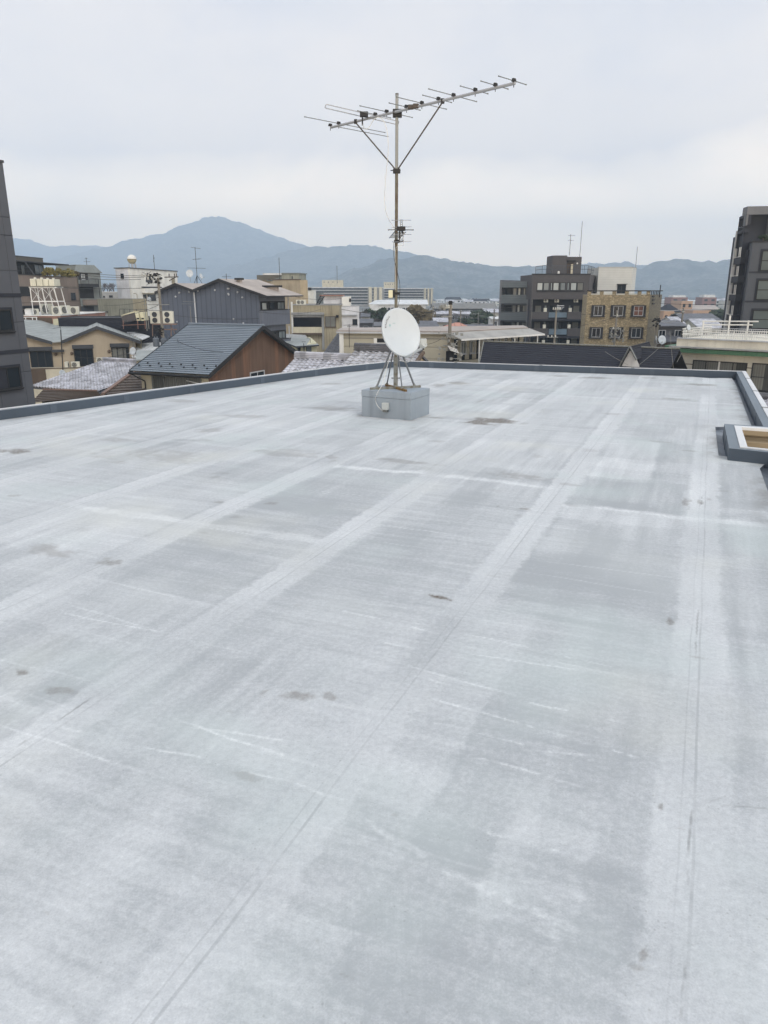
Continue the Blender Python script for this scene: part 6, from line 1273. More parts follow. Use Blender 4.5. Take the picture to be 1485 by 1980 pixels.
# --- pole in the middle
p_, T_ = pole(871, 589, 52, 700, 'concrete utility pole with a tangle of fittings in front of the beige warehouse', [(596, 20, 5, .3, 5), (612, 18, 5, 0, 0), (645, 14, 8, 0, 0), (668, 14, 16, 0, 0)], r=.13)
k = MB(); c = P(870, 689, 51.6); k.lathe(c - UP * .4, (0, 0, 1), [(.001, 0), (.26, 0), (.28, .06), (.28, .75), (.001, .8)], 16); k.build('transformer', 'near_black', p_)
k = MB(); k.box(T_.x - .12, T_.y - .12, T_.z, T_.x + .12, T_.y + .12, T_.z + .25); k.build('pole_cap', 'near_black', p_); rnd = random.Random(9); k = MB()
for i in range(52):
    u, v = (rnd.uniform(850, 866), rnd.uniform(590, 599)) if i < 12 else (rnd.uniform(848, 893), rnd.uniform(640, 697)); c = P(u, v, 51.6 + rnd.uniform(-.3, .3)); s_ = rnd.uniform(.03, .09); k.box(c.x - s_, c.y - s_, c.z - s_, c.x + s_, c.y + s_, c.z + s_)
    if i % 2: k.tube(c, c + Vector((rnd.uniform(-.7, .7), 0, rnd.uniform(-.15, .15))), .02, n=4)
k.build('line_hardware', 'galv', p_)
k = MB()
for j in range(3): k.hexa([P(866 + j * 2, 671 + j * 3.2, 51.3), P(884 + j * 2, 677 + j * 3.2, 51.3), P(884 + j * 2, 677 + j * 3.2, 51.1), P(866 + j * 2, 671 + j * 3.2, 51.1)], [p + UP * .06 for p in (P(866 + j * 2, 671 + j * 3.2, 51.3), P(884 + j * 2, 677 + j * 3.2, 51.3), P(884 + j * 2, 677 + j * 3.2, 51.1), P(866 + j * 2, 671 + j * 3.2, 51.1))])
k.build('cable_tray', 'white_panel', p_)
for i, ((a, b_, c_, d_), l_) in enumerate((((871, 597, 1030, 588), 'wire running right from the middle utility pole towards the grey buildings'), ((871, 600, 1030, 600), 'second lower wire running right from the middle utility pole'), ((800, 600, 856, 596), 'short wire left of the middle utility pole'), ((660, 598, 860, 612), 'thin wire crossing behind the dish towards the middle pole'), ((818, 666, 866, 645), 'wire dropping left of the middle pole in front of the warehouse'))): wire([P(a, b_, 52), P(c_, d_, 80 if c_ > 1000 else 52)], l_, .2, .018)
pole(956, 598, 150, 640, 'slim pole immediately left of the grey balcony building', [(600, 3, 3, 0, 0)], r=.13); pole(891, 600, 170, 640, 'slim distant pole right of the middle utility pole', [(603, 3, 6, 0, 2), (609, 2, 7, 0, 0)], r=.16); pole(838, 591, 170, 640, 'distant pole at the right end of the hospital wing', [(596, 4, 6, 0, 3)], r=.2)
roof_antenna(675.5, 672, 627, 50, 'black roof antenna with a horizontal boom in front of the white building', [(628.5, 10, 13, -.2, 9), (631, 4, 4, 0, 0)], mat='cable_dark', r=.02); 
pz_ = bpy.data.objects[-1] if False else None
roof_antenna((924, 923), 640, 603, 120, 'pale television mast with two side rods before the dark evergreen', [(607, 14, 0, 0, 2), (615, 16, 1, 0, 3), (611, 0, 12, 0, 2), (626, 14, 12, 0, 0)], mat='galv', r=.05)

# --- more low roofs, wires and garden trees between the larger buildings
gabled('slate_roof_house', 'low dark house below the hospital between white building and evergreens', 697, 716, 612, 605, 180, 'tile_dark', 'off_white', 6, wins=1)
gabled('grey_roof_house', 'small grey house peeking over the warehouse roof right of the brown tree', 838, 868, 622, 614, 165, 'tile_mid', 'off_white', 6, wins=2)
gabled('grey_roof_house', 'second small grey house over the warehouse roof, left of the salmon roof', 812, 846, 628, 620, 150, 'tile_dark', 'cream', 6, wins=2)
for i, (a, b_, c_, d_, D1, D2, l_) in enumerate(((560, 571, 660, 577, 95, 110, 'thin wire above the stained concrete building'), (500, 603, 620, 598, 60, 100, 'wire from the corrugated balconies to the stained concrete building'), (871, 604, 960, 612, 52, 110, 'wire from the middle pole down to the dark evergreen'), (871, 612, 1000, 628, 52, 90, 'lower wire from the middle pole over the warehouse roof'), (700, 604, 852, 601, 90, 60, 'faint wire behind the top of the white dish'),
    (1030, 640, 1193, 612, 84, 88, 'slack wire in front of the dark and stone buildings'), (1076, 600, 1193, 604, 84, 88, 'wire between the pale pole and the grey stone building pole'), (1076, 652, 1193, 640, 84, 88, 'lower cable between the pale pole and the grey pole'), (1193, 612, 1271, 615, 88, 92, 'wire along the stone clad building between its two poles'), (1193, 640, 1271, 628, 88, 92, 'lower wire along the stone clad building'))):
    wire([P(a, b_, D1), P(c_, d_, D2)], l_, .35, .022)
for i, (u, vt, w_, h_, D_, l_) in enumerate(((846, 612, 16, 12, 175, 'small garden tree by the small grey houses over the warehouse'), (950, 606, 14, 14, 220, 'small dark tree beside the pale gabled house'), (1306, 606, 18, 12, 200, 'dark garden tree by the tan block'), (1345, 608, 26, 10, 190, 'low dark tree row by the wide tan block'), (1295, 596, 14, 9, 330, 'distant dark tree above the tan block'), (1372, 590, 22, 8, 420, 'distant tree clump below the brick coloured blocks'))):
    bushy('garden_tree', l_, u, vt, D_, w_, h_, 'leaf_dark', 90 + i, 600, .4, zb=GZ, group='garden trees between the houses', blobs=8)
# ================================================================= right side
# --- grey balcony building
D0 = 128; A, B = (967, 543, D0 + 3), (1027, 545, D0); F = frame_px(A, B); zt = P(1000, 544, D0).z; S_h = 32.0
t = thing('grey_balcony_building', 'grey green four storey building with long plain balconies, left of the dark brown one', 'building', (F.o.x, F.o.y, GZ))
MB().fbox(F, .1, GZ, F.L - .1, zt - .2, -8, -1.2).build('wall', 'dark_grey', t)
MB().fbox(F, 0, GZ, .35, zt + .25, -8, 0).fbox(F, F.L - .55, GZ, F.L + .15, zt + .4, -8, .1).fbox(F, .36, zt - .22, F.L - .56, zt, -8, -.2).build('side_wall', 'grey_wall', t)
for i, (v0, v1) in enumerate(((545, 556), (570, 586.5), (603, 619), (636, 653))):
    r_ = F.rect(968, v0, 1024, v1); MB().fbox(F, .36, r_[1], F.L - .56, r_[3], -.18, -.0).build('balcony', 'grey_tile', t)
    if i: MB().fbox(F, .36, r_[1] - .22, F.L - .56, r_[1] - .003, -1.2, .03).build('floor_slab', 'dark_grey', t)
    if i < 3:
        zb = F.px(995, (569.5, 602.5, 635.5)[i])[1]; Fi = Fr(F.at(0, 0, -1.2), F.at(F.L, 0, -1.2))
        for a0, a1, gl in ((.8, 2.4, 'glass_dark'), (2.5, 3.4, 'glass_grey'), (3.7, 4.3, 'glass_white'), (4.9, 5.9, 'glass_grey'), (6.0, 6.9, 'glass_dark')): k = F.L / 5.6; win(Fi, t, 0, 0, 0, 0, 1, gl, 'dark_frame', rect=(a0 * k * .78, zb - .3, a1 * k * .78, zb + 1.05), out=.06, sill=False)
# --- dark brown building
D0 = 124; A, B = (1030, 531, D0), (1141, 530.5, D0); F = frame_px(A, B); zt = P(1080, 531, D0).z; S = Fr(F.at(F.L, 0), F.at(F.L, 0) + Vector((4.2, 11, 0)))
t = thing('dark_balcony_building', 'dark brown five storey building with balconies, air conditioners and a roof stair tower', 'building', (F.o.x, F.o.y, GZ))
bk = [F.at(0, 0), F.at(F.L, 0), S.at(S.L, 0), F.at(0, 0, -11)]; zm = F.px(1080, 579)[1]
MB().prism([(p.x, p.y) for p in bk], zm, zt, 0, 1).build('wall', ['dark_tile', 'roof_felt'], t)
bk2 = [F.at(.3, 0, -1.4), F.at(F.L - .3, 0, -1.4), S.at(S.L - .3, 0, -.1), F.at(.3, 0, -10.8)]; MB().prism([(p.x, p.y) for p in bk2], GZ, zm - .003).build('lower_wall', 'tower_dark', t)
MB().fbox(F, 0, GZ, .25, zm - .003, -1.38, 0).fbox(F, F.L - .3, GZ, F.L - .02, zm - .003, -1.38, 0).build('fin', 'dark_tile', t); MB().fbox(F, -.1, zt + .004, F.L + .1, zt + .15, -.3, .08).build('roof_edge', 'dark_frame', t)
for i, (u0, u1, gl) in enumerate(((1038, 1050, 'glass_white'), (1050.5, 1062, 'glass_grey'), (1064, 1068, 'glass_white'), (1069, 1081, 'glass_white'), (1081.5, 1093.5, 'glass_grey'), (1096, 1101, 'glass_white'), (1103, 1115, 'glass_white'), (1115.5, 1128, 'glass_curtain'))): win(F, t, u0, 546, u1, 562, 1, gl, 'dark_frame', out=.06, fw=.1, sill=False)
strip(F, t, 1037, 562.3, 1129, 563.5, 'dark_frame', .12, 'sill')
win(S, t, 1146, 547, 1153, 560, 1, 'glass_dark', sill=False)
Fi = Fr(F.at(0, 0, -1.4), F.at(F.L, 0, -1.4)); kk_ = D0 / 1483
for i, (v0, v1) in enumerate(((603, 617), (635, 650))):
    u0, u1 = (1028.5, 1129) if i == 0 else (1026.5, 1127)
    r1 = F.rect(1031, v0, 1060, v1); r3 = F.rect(1097, v0, 1134, v1); r2 = F.rect(1062, v0 + 1, 1094, v1 - 3)
    MB().fbox(F, .27, r1[1], r1[2], r1[3], -.15, 0).build('balcony', 'dark_tile', t); MB().fbox(F, r3[0], r1[1], F.L - .32, r1[3], -.15, 0).build('balcony', 'dark_tile', t)
    MB().fbox(F, r1[2] + .1, r2[1], r3[0] - .1, r2[3], -.08, -.03).build('frosted_panel', 'frosted_blue', t); MB().fbox(F, .27, r1[1] - .25, F.L - .32, r1[1] - .004, -1.38, .03).build('floor_slab', 'tower_dark', t)
for i, zc in enumerate((F.px(1080, 603)[1], F.px(1080, 635)[1], F.px(1080, 665)[1])):
    for a0, a1, gl in ((.10, .22, 'glass_curtain'), (.27, .31, 'glass_white'), (.36, .44, 'glass_dark'), (.46, .55, 'glass_grey'), (.58, .62, 'glass_dark'), (.70, .74, 'glass_grey'), (.78, .9, 'glass_curtain')): win(Fi, t, 0, 0, 0, 0, 1, gl, 'dark_frame', rect=(a0 * F.L, zc - .4, a1 * F.L, zc + 1.0), out=.05, sill=False)
    for j, a in enumerate((.27, .46, .80) if i == 0 else (.22, .76)): p = F.at(a * F.L, zc + 1.45, -.35); ac(tuple(p), (0, -1, 0), 'outdoor unit hung under the ceiling of the %s balcony of the dark building, %s' % (('top', 'middle', 'lowest')[i], ('left', 'centre', 'right')[j] if i == 0 else ('left', 'right')[j]), .85)
    for j, a in enumerate((.24, .68)): MB().fbox(F, a * F.L, zc - .05, a * F.L + .45, zc + .6, -.6, -.2).build('heater_box', 'ac_white', t)
    MB().tube(F.at(.2, zc - 3, .02), F.at(.2, zc + 1.9, .02), .05, n=5).tube(F.at(F.L - .12, zc - 3, .06), F.at(F.L - .12, zc + 1.9, .06), .06, n=5).build('downpipe', 'alu_dark', t)
FT = frame_px((1069, 494, D0 + 3), (1097, 494.5, D0 + 3)); zT = P(1085, 494, D0 + 3).z; MB().fbox(FT, 0, zt, FT.L, zT, -4.5, 0).build('stair_tower', 'dark_tile', t)
FT2 = Fr(FT.at(FT.L + .02, 0, -1.2), FT.at(FT.L + 2.7, 0, -1.2)); MB().fbox(FT2, 0, zt, FT2.L, zT - .15, -3, 0).build('stair_tower_wing', 'dark_tile', t)
MB().fbox(FT2, .3, zt, 1.35, zT - 1.2, .002, .05).build('door', 'brown_trim', t); MB().fbox(FT2, .2, zT - .9, 1.6, zT - .7, .002, .5).build('door_hood', 'dark_frame', t); MB().lathe(FT2.at(1.95, zT - 1.2, .1), FT2.n, [(.14, 0), (.14, .1), (.001, .2)], 8).build('lamp', 'white_paint', t)
MB().fbox(FT2, .85, zt, 1.15, zt + 1.7, .3, .7).build('vent_stack', 'cream', t)
g = MB(); railing(g, F.at(1.6, zt + .15, -.5), F.at(F.L - .3, zt + .15, -.5), 1.25, 26, .035, (1., .55)); railing(g, F.at(F.L - .3, zt + .15, -.5), S.at(S.L * .9, zt + .15, -.4), 1.25, 12, .035, (1., .55)); railing(g, F.at(1.6, zt + .15, -.5), F.at(1.6, zt + .15, -6), 1.25, 6, .035, (1., .55)); g.build('roof_railing', 'tower_grey', t)
roof_antenna((1101, 1100), 494, 453, D0 + 5, 'television antenna on the stair tower of the dark building', [(455.5, 5, 8, 0, 5), (465, 5, 6, 0, 5)], mat='alu_dark', r=.05); roof_antenna((1121, 1124.5), 497, 428, D0 + 4, 'tall pale whip mast on the right of the stair tower', [], mat='galv', r=.05)
MB().lathe(P(1080, 529, D0 - .3), (0, 0, 1), [(.001, 0), (.16, 0), (.16, .3), (.001, .4)], 8).build('roof_vent', 'white_paint', t)
# --- pale siding building behind
D0 = 130; A, B = (1158, 517, D0), (1224, 516, D0); F = frame_px(A, B); zt = P(1190, 517, D0).z; S = Fr(F.at(F.L, 0), F.at(F.L, 0) + Vector((2.6, 6, 0)))
t = thing('pale_siding_building', 'pale grey windowless block with horizontal siding behind the stone clad building', 'building', (F.o.x, F.o.y, GZ))
MB().prism([(p.x, p.y) for p in (F.at(0, 0), F.at(F.L, 0), S.at(S.L, 0), F.at(0, 0, -7))], GZ, zt, 0, 1).build('wall', ['siding_pale', 'roof_felt'], t); MB().fbox(F, -.05, zt + .003, F.L + .1, zt + .1, -.3, .07).fbox(S, .1, zt + .003, S.L, zt + .1, -.3, .07).build('roof_edge', 'light_frame', t)
win(F, t, 1193, 550, 1210, 568, 2, 'glass_dark', 'dark_grey', hood=True); roof_antenna((1229, 1231), 517, 477, D0 + 5, 'thin whip antenna at the right edge of the pale siding block', [], mat='galv', r=.05)
# --- stone clad building
D0 = 98; A, C = (1136, 568, D0), (1258, 564.5, D0 * .985); F = frame_px(A, C); zt = P(1200, 570, D0).z; bR = xy(1280, 570, D0 + 6.5); S = Fr(F.at(F.L, 0), (bR.x, bR.y))
t = thing('stone_clad_building', 'tan stone clad building with six framed windows and open parapet', 'building', (F.o.x, F.o.y, GZ))
MB().prism([(p.x, p.y) for p in (F.at(0, 0), F.at(F.L, 0), S.at(S.L, 0), F.at(0, 0, -9))], GZ, zt, 0, 1).build('wall', ['stone_clad', 'roof_felt'], t)
MB().fbox(S, .02, GZ, S.L, zt - .01, .002, .02).build('side_wall', 'stone_side', t)
for i in range(6): a = F.L * i / 5.0; a = min(a, F.L - .45); MB().fbox(F, a, zt + .002, a + .45, zt + .42, -.3, .03).build('parapet_post', 'stone_clad', t)
MB().fbox(F, -.1, zt + .424, F.L + .1, zt + .55, -.6, .1).fbox(S, .11, zt + .424, S.L, zt + .55, -.6, .06).build('coping', 'dark_frame', t); MB().fbox(F, .46, zt + .004, F.L - .46, zt + .15, -.25, -.05).build('parapet_sill', 'off_white', t)
for i in range(7): a = .5 + i * S.L / 7.5; MB().fbox(S, a, zt + .002, a + .1, zt + .42, -.2, -.1).build('baluster', 'dark_frame', t)
for (u0, v0, u1, v1, gl) in ((1145, 591.5, 1168, 610.5, 'glass_black'), (1182.5, 591.5, 1208, 610.5, 'glass_black'), (1222, 591.5, 1247, 610.5, 'glass_red'), (1141, 634, 1164, 652, 'glass_black'), (1179, 634, 1203, 652, 'glass_black'), (1217.5, 634, 1242, 652.5, 'glass_dark')):
    r_ = F.rect(u0, v0, u1, v1); MB().fbox(F, r_[0] - .1, r_[1] - .05, r_[0] + .18, r_[3] + .1, .002, .22).fbox(F, r_[2] - .18, r_[1] - .05, r_[2] + .1, r_[3] + .1, .002, .22).fbox(F, r_[0] + .181, r_[3] + .01, r_[2] - .181, r_[3] + .1, .002, .22).build('window_surround', 'dark_frame', t, bevel=.05)
    win(F, t, 0, 0, 0, 0, 2, gl, 'light_frame', rect=(r_[0] + .2, r_[1], r_[2] - .2, r_[3]), out=.14, fw=.06, rows=2 if 'red' in gl else 1, sill=False); MB().fbox(F, r_[0] - .15, r_[1] - .16, r_[2] + .15, r_[1] - .06, .002, .25).build('sill', 'dark_grey', t)
for v in (572, 579, 586): strip(S, t, 1260, v, 1264, v + 2, 'dark_frame', .15, 'vent')
roof_antenna((1275, 1278), 575, 551, 99, 'leaning black rod on the right corner of the stone clad building', [], r=.06); 
pole(1193.5, 600, 88, 680, 'grey utility pole in front of the stone clad building', [(612, 2, 4, 0, 1), (636, 8, 10, 0, 2), (648, 10, 6, 0, 2)], r=.12, group='utility poles'); rnd = random.Random(5); k = MB()
for i in range(26): c = P(rnd.uniform(1180, 1206), rnd.uniform(634, 662), 87.6); s_ = rnd.uniform(.04, .12); k.box(c.x - s_, c.y - s_, c.z - s_, c.x + s_, c.y + s_, c.z + s_)
r = thing('line_fittings', 'cluster of grey wire fittings on the pole before the stone clad building', 'fittings', tuple(P(1193, 662, 87.6))); k.build('hardware', 'alu_dark', r)
k = MB(); rnd = random.Random(6)
for i in range(24): c = P(rnd.uniform(1262, 1280), rnd.uniform(616, 632), 92); s_ = rnd.uniform(.04, .1); k.box(c.x - s_, c.y - s_, c.z - s_, c.x + s_, c.y + s_, c.z + s_)
p_, T_ = pole(1271, 612, 92.3, 690, 'utility pole with dark boxes at the right corner of the stone clad building', [(620, 7, 8, 0, 0)], r=.13); k.build('line_hardware', 'plastic_black', p_)
# --- pole on the dark building's front
pole(1076, 597, 84, 690, 'slender pale pole in front of the dark brown building', [(598.5, 8, 9, 0, 4), (652, 16, 6, 0, 3)], r=.11, group='utility poles'); roof_antenna((1078, 1077), 600, 589, 84.5, 'grille antenna on the slender pale pole', [(591, 2, 12, 0, 7), (594, 2, 12, 0, 7), (597, 2, 10, 0, 6)], mat='alu', r=.03)
# --- long dark slate roof with a white gable
D0 = 48; rl, rr_ = P(935, 664.5, 54), P(1315, 672.5, 47); d_ = (rr_ - rl); d_.z = 0; d_.normalize(); pn = Vector((d_.y, -d_.x, 0)); fall = pn * 8 - UP * 3.4
hipp = P(893, 699, 40)
t = thing('slate_roof_house', 'long house with a dark slate roof and small white gable behind the back parapet', 'house', (rl.x, rl.y, GZ))
zl = min(rl.z, rr_.z); rl.z = rr_.z = (rl.z + rr_.z) / 2; el, er = Vector((hipp.x, hipp.y, 0)), rr_ + fall; er.z = rr_.z + fall.z; k_ = (hipp - rl).dot(pn); el = rl + fall * 1.0 + d_ * ((hipp - rl).dot(d_) * 8 / k_)
stepped([el, er, rr_, rl], 30, .02).build('roof', 'slate_dark', t)
bl = rl - pn * 8 - UP * 3.4; br2 = rr_ - pn * 8 - UP * 3.4; MB().slab([bl, br2, rr_, rl], .1).slab([el, rl, bl], .08).build('rear_roof', 'slate_dark', t)
MB().tube(rl + UP * .06, rr_ + UP * .06, .06, n=6).tube(rl + UP * .06, el + UP * .08, .045, n=6).build('ridge_cap', 'galv_dull', t)
MB().prism([(p.x, p.y) for p in (el + d_ * .5 - pn * .5, er - pn * .5, br2 + pn * .4, bl + d_ * .5 + pn * .4)], GZ, el.z - .15).build('wall', 'pale_beige', t)
# gable dormer
F = Fr((0, 0), (1, 0)); base = rl + (rr_ - rl) * ((P(1222, 672, 50).x - rl.x) / (rr_.x - rl.x)); apx = base + pn * .4 - UP * .0; gf = base + pn * 4.2
ap = P(1219.5, 671, 46.3); F = Fr(ap - d_ * 5, ap + d_ * 5); ga = F.px(1219.5, 671)[0]; zA = F.px(1219.5, 671)[1]; g0, z0 = F.px(1200, 712); g1, z1 = F.px(1231, 695)
s0 = (zA - z0) / (ga - g0); s1 = (zA - z1) / (g1 - ga); 
MB().poly([F.at(ga - 2.0, zA - 2.0 * s0), F.at(ga + 1.2, zA - 2.0 * s0), F.at(ga + .62, zA - .62 * s1), F.at(ga, zA)]).build('gable_wall', 'white_panel', t)
b = MB(); bkv = -pn * 5
b.slab([F.at(ga, zA + .06, .15), F.at(g0 - .1, z0, .15), F.at(g0 - .1, z0, .15) + bkv, F.at(ga, zA + .06, .15) + bkv], .08).slab([F.at(ga, zA + .06, .15), F.at(g1 + .05, z1, .15), F.at(g1 + .05, z1, .15) + bkv, F.at(ga, zA + .06, .15) + bkv], .08); b.build('gable_roof', 'slate_dark', t)
MB().tube(F.at(ga, zA + .04, .2), F.at(g0 - .1, z0, .2), .055, n=4).tube(F.at(ga, zA + .04, .2), F.at(g1 + .05, z1, .2), .055, n=4).build('gable_trim', 'alu_dark', t)
for i, (u, az, w_, l_) in enumerate(((1270, 1.3, .55, 'white dish seen edge on behind the slate ridge, left of a pair'), (1280.5, .2, .6, 'white dish facing the camera behind the slate ridge, right of a pair'))): small_dish(P(u, 657, 56), az, l_, w_, .25, .5)
# --- low dark roofs between stone building and cream building
gabled('dark_gable_house', 'house with a large dull dark roof right of the stone clad building', 1278, 1326, 660, 629, 108, 'tile_dark', 'brown_trim', 12, wins=1)
gabled('grey_roof_house', 'house with a grey ridge line behind the large dull dark roof', 1262, 1330, 630, 619, 110, 'tile_dark', 'grey_wall', 8, wins=2); gabled('white_wall_house', 'small white walled house by the cream building', 1303, 1326, 626, 612, 120, 'tile_mid', 'white_panel', 7, wins=1)
pole(1321.5, 595, 118, 650, 'dark pole in front of the orange apartment block', [(600, 2, 3, 0, 0), (604, 2, 2, 0, 2)], r=.16)
# --- far blocks on the right
def far_block(lab, u0, u1, vt, D, wall, white=0, n=3, name='apartment_block'):
    F = frame_px((u0, vt, D), (u1, vt, D)); zt = P(u0, vt, D).z; t = thing(name, lab, 'building', (F.o.x, F.o.y, GZ - 4)); wallbox(F, 12, GZ - 5, zt, t, wall)
    if white: MB().fbox(F, F.L * .12, zt + .01, F.L * .9, P(u0, vt - white, D).z, -9, -.5).build('rooftop_room', 'white_panel', t)
    m_ = max(2, int(F.L / 4))
    for i in range(n):
        for j in range(m_): a = F.L * (j + .3) / m_; MB().fbox(F, a, zt - 2.6 - i * 3.2, a + F.L / m_ * .45, zt - 1.2 - i * 3.2, .01, .12).build('window', 'glass_dark', t)
    return t
far_block('brick coloured block with white rooftop room above the orange block', 1298, 1330, 575, 520, 'brick_far', 4); far_block('brick coloured block with white rooftop room left of the right dark tower', 1358.5, 1386, 575, 540, 'brick_far', 5); far_block('orange tan apartment block in the right distance', 1318, 1340, 582, 330, 'orange_far', 0, 5)
far_block('wide low tan block with a grey roof right of the orange one', 1340, 1375, 600, 300, 'orange_far', 0, 3); gabled('long_hall', 'long brownish roofed hall in front of the brick coloured blocks', 1336, 1392, 598, 590, 330, 'roof_pinkgrey', 'brown_trim', 12, wins=5, cat='hall'); gabled('blue_gable_house', 'dark blue hipped roof house right of the stone clad building', 1288, 1318, 603, 588, 230, 'slate_dark', 'off_white', 10, hip=.4, wins=2)
far_block('low tan house block with balconies under the thin wires', 1284, 1304, 601, 210, 'orange_far', 0, 2); gabled('grey_roof_house', 'broad dark grey roof before the tan block by the cream building', 1326, 1400, 622, 606, 170, 'tile_dark', 'brown_trim', 14, wins=3)
bushy('evergreen_tree', 'dark tree against the base of the right dark tower', 1392, 596, 240, 36, 24, 'leaf_dark', 71, 1500, .6, zb=GZ, group='dark evergreens behind the warehouse', blobs=12); gabled('grey_roof_house', 'grey roof with a pale gable under the dark tree at the right', 1350, 1402, 634, 616, 120, 'tile_mid', 'off_white', 9, wins=2)
for i, (a, b_, c_, d_, l_) in enumerate(((1276, 586.5, 1410, 588, 'long level wire from the stone clad building to the dark tower'), (1276, 600, 1320, 598.5, 'pale wire right of the stone clad building, the upper of two'), (1276, 621, 1306, 621.5, 'pale wire right of the stone clad building, the lower of two'))): wire([P(a, b_, 96), P(c_, d_, 96)], l_, .1, .03 if i == 0 else .05, 'cable_dark' if i == 0 else 'light_frame')
# --- right dark tower
D0 = 80; Bc = xy(1455, 470.5, D0); F = Fr(Bc, Bc + Vector((.94, -.34, 0)).normalized() * 16); zt = P(1470, 468, D0 - 1).z
t = thing('right_apartment_tower', 'tall charcoal apartment tower with white railings at the right edge of the photo', 'building', (Bc.x, Bc.y, GZ))
wallbox(F, 12, GZ, zt, t, 'tower_grey', cap='dark_frame', caph=.2)
for v in (526.5, 583): z = F.px(1460, v)[1]; MB().fbox(F, 0, z - .09, F.L, z + .09, .002, .03).build('joint', 'tower_dark', t)
for (u0, v0, v1, vm) in ((1474, 484, 524, 508), (1465.5, 541, 580, 562), (1456, 599, 636, 617)):
    a0, z1 = F.px(u0, v0)[0], F.px(u0 + 6, v0)[1]; z0 = F.px(u0 + 6, v1)[1]; MB().fbox(F, a0 - .15, z0 - .15, a0 + 4.6, z1 + .15, .002, .05).build('reveal', 'tower_dark', t)
    win(F, t, 0, 0, 0, 0, 2, 'glass_green', 'near_black', rect=(a0, z0, a0 + 4.4, z1), out=.12, fw=.10, rows=2, sill=False)
# recessed stair bay to the left, taller
T2 = xy(1445, 402, D0 + 2.0); Fd = Fr(T2 + Vector((-.15, 0, 0)), T2 + Vector((4.0, -.3, 0))); z2 = P(1455, 399, D0 + 2).z
Fd = Fr(xy(1441.5, 402, D0 + 2.2), xy(1487, 402, D0 + 1.8)); x0_ = P(1446, 400, 82).x; Fd = Fr((x0_, 82), (x0_ + 2.6, 81.6))
MB().fbox(Fd, .2, GZ, Fd.L, z2 - .02, -1.5, -.9).fbox(Fd, .6, GZ, Fd.L, zt + 1.0, -6, -1.51).build('stair_bay', 'tower_dark', t); MB().fbox(Fd, 0, z2 - .8, Fd.L + .2, z2, -1.6, 0).fbox(Fd, Fd.L - .25, zt, Fd.L + .2, z2 - .82, -1.6, 0).fbox(Fd, 0, zt + 1.8, .19, z2 - .82, -.9, 0).build('stair_bay_frame', 'grey_wall', t)
e_ = P(1426, 441, 86.0); Fe = Fr((e_.x, 86.0), (x0_, 82.05)); zW = P(1428, 441, D0 + 2).z; z3 = P(1436, 413, D0 + 2).z
MB().fbox(Fe, -.1, GZ, .28, zW, -.8, .1).build('edge_fin', 'light_frame', t)
MB().fbox(Fe, .29, zt + 1.9, .45, z3, -.5, 0).fbox(Fe, Fe.L - .2, zt + 1.9, Fe.L - .004, z3, -.5, 0).fbox(Fe, .46, z3 - .25, Fe.L - .21, z3, -.5, 0).fbox(Fe, .46, P(1436, 443, D0 + 2).z - .3, Fe.L - .21, P(1436, 443, D0 + 2).z, -.5, 0).fbox(Fe, .29, GZ, Fe.L - .004, zt - .6, -.8, -.6).fbox(Fe, .29, zt - .3, .45, zt + 1.88, -.5, 0).build('landing_frame', 'tower_dark', t)
for v in (483, 520, 556, 596):
    z = P(1430, v + 9, D0 + 2).z; MB().fbox(Fe, .29, z - .9, Fe.L - .004, z - .25, -.59, 0).build('landing_slab', 'tower_dark', t)
    g = MB(); 
    for f in (0, .22, .8, 1): g.tube(Fe.at(.35 + f * (Fe.L - .5), z - .25, .06), Fe.at(.35 + f * (Fe.L - .5), z + .75, .08), .045, n=4)
    g.tube(Fe.at(.35, z - .2, .06), Fe.at(Fe.L - .15, z - .2, .06), .035, n=4); g.build('white_railing', 'white_paint', t)
MB().fbox(F, F.L * .12, zt + 1.2, F.L, zt + 1.35, -4, -3.8).fbox(F, F.L * .12, zt + 2.2, F.L, zt + 2.35, -4, -3.8).build('roof_frame', 'dark_frame', t)
bushy('roof_shrub', 'small green shrub on the terrace of the right dark tower', 1478, 450, 77, 20, 16, 'leaf_dark', 72, 500, .08, cat='shrub', zb=zt, blobs=5)
# --- cream building with railings
A, B = (1309, 655, 52), (1500, 663.3, 52 * 93 / 101.3); F = frame_px(A, B); zt = P(*A).z
t = thing('cream_balcony_building', 'cream building with a white roof railing and a green gutter behind the right parapet', 'building', (F.o.x, F.o.y, GZ))
MB().fbox(F, 0, F.px(1330, 673)[1], F.L + 4, zt, -9, .0).build('roof_parapet', 'cream_wall', t)
MB().fbox(F, .02, zt + .004, F.L + 4, zt + .08, -.3, .08).build('coping', 'light_frame', t); zg0, zg1 = F.px(1400, 685)[1], F.px(1400, 677)[1]
MB().fbox(F, -.3, zg1 + .05, F.L + 4, zg1 + .13, .01, .55).build('ledge', 'conc_grey', t); MB().fbox(F, -.1, zg0, F.L + 4, zg1, -.0 + .01, .42).build('green_gutter', 'green_trim', t)
MB().fbox(F, .35, GZ, F.L + 4, zg0 - .002, -9, -.25).build('wall', 'cream_wall', t); MB().fbox(F, -.75, GZ, -.05, zg0 + .4, -3, .1).build('green_side_screen', 'green_trim', t)
Fw = Fr(F.at(0, 0, -.25), F.at(F.L + 4, 0, -.25)); MB().fbox(Fw, .36, F.px(1320, 706)[1] + .05, Fw.L, F.px(1320, 706)[1] + .1, .002, .02).build('joint', 'brown_trim', t)
r_ = Fw.rect(1337.5, 698.5, 1443, 745); win(Fw, t, 0, 0, 0, 0, 4, 'glass_curtain', 'dark_frame', rect=(r_[0], r_[1], r_[2], Fw.px(1390, 698.5)[1]), out=.06, fw=.07)
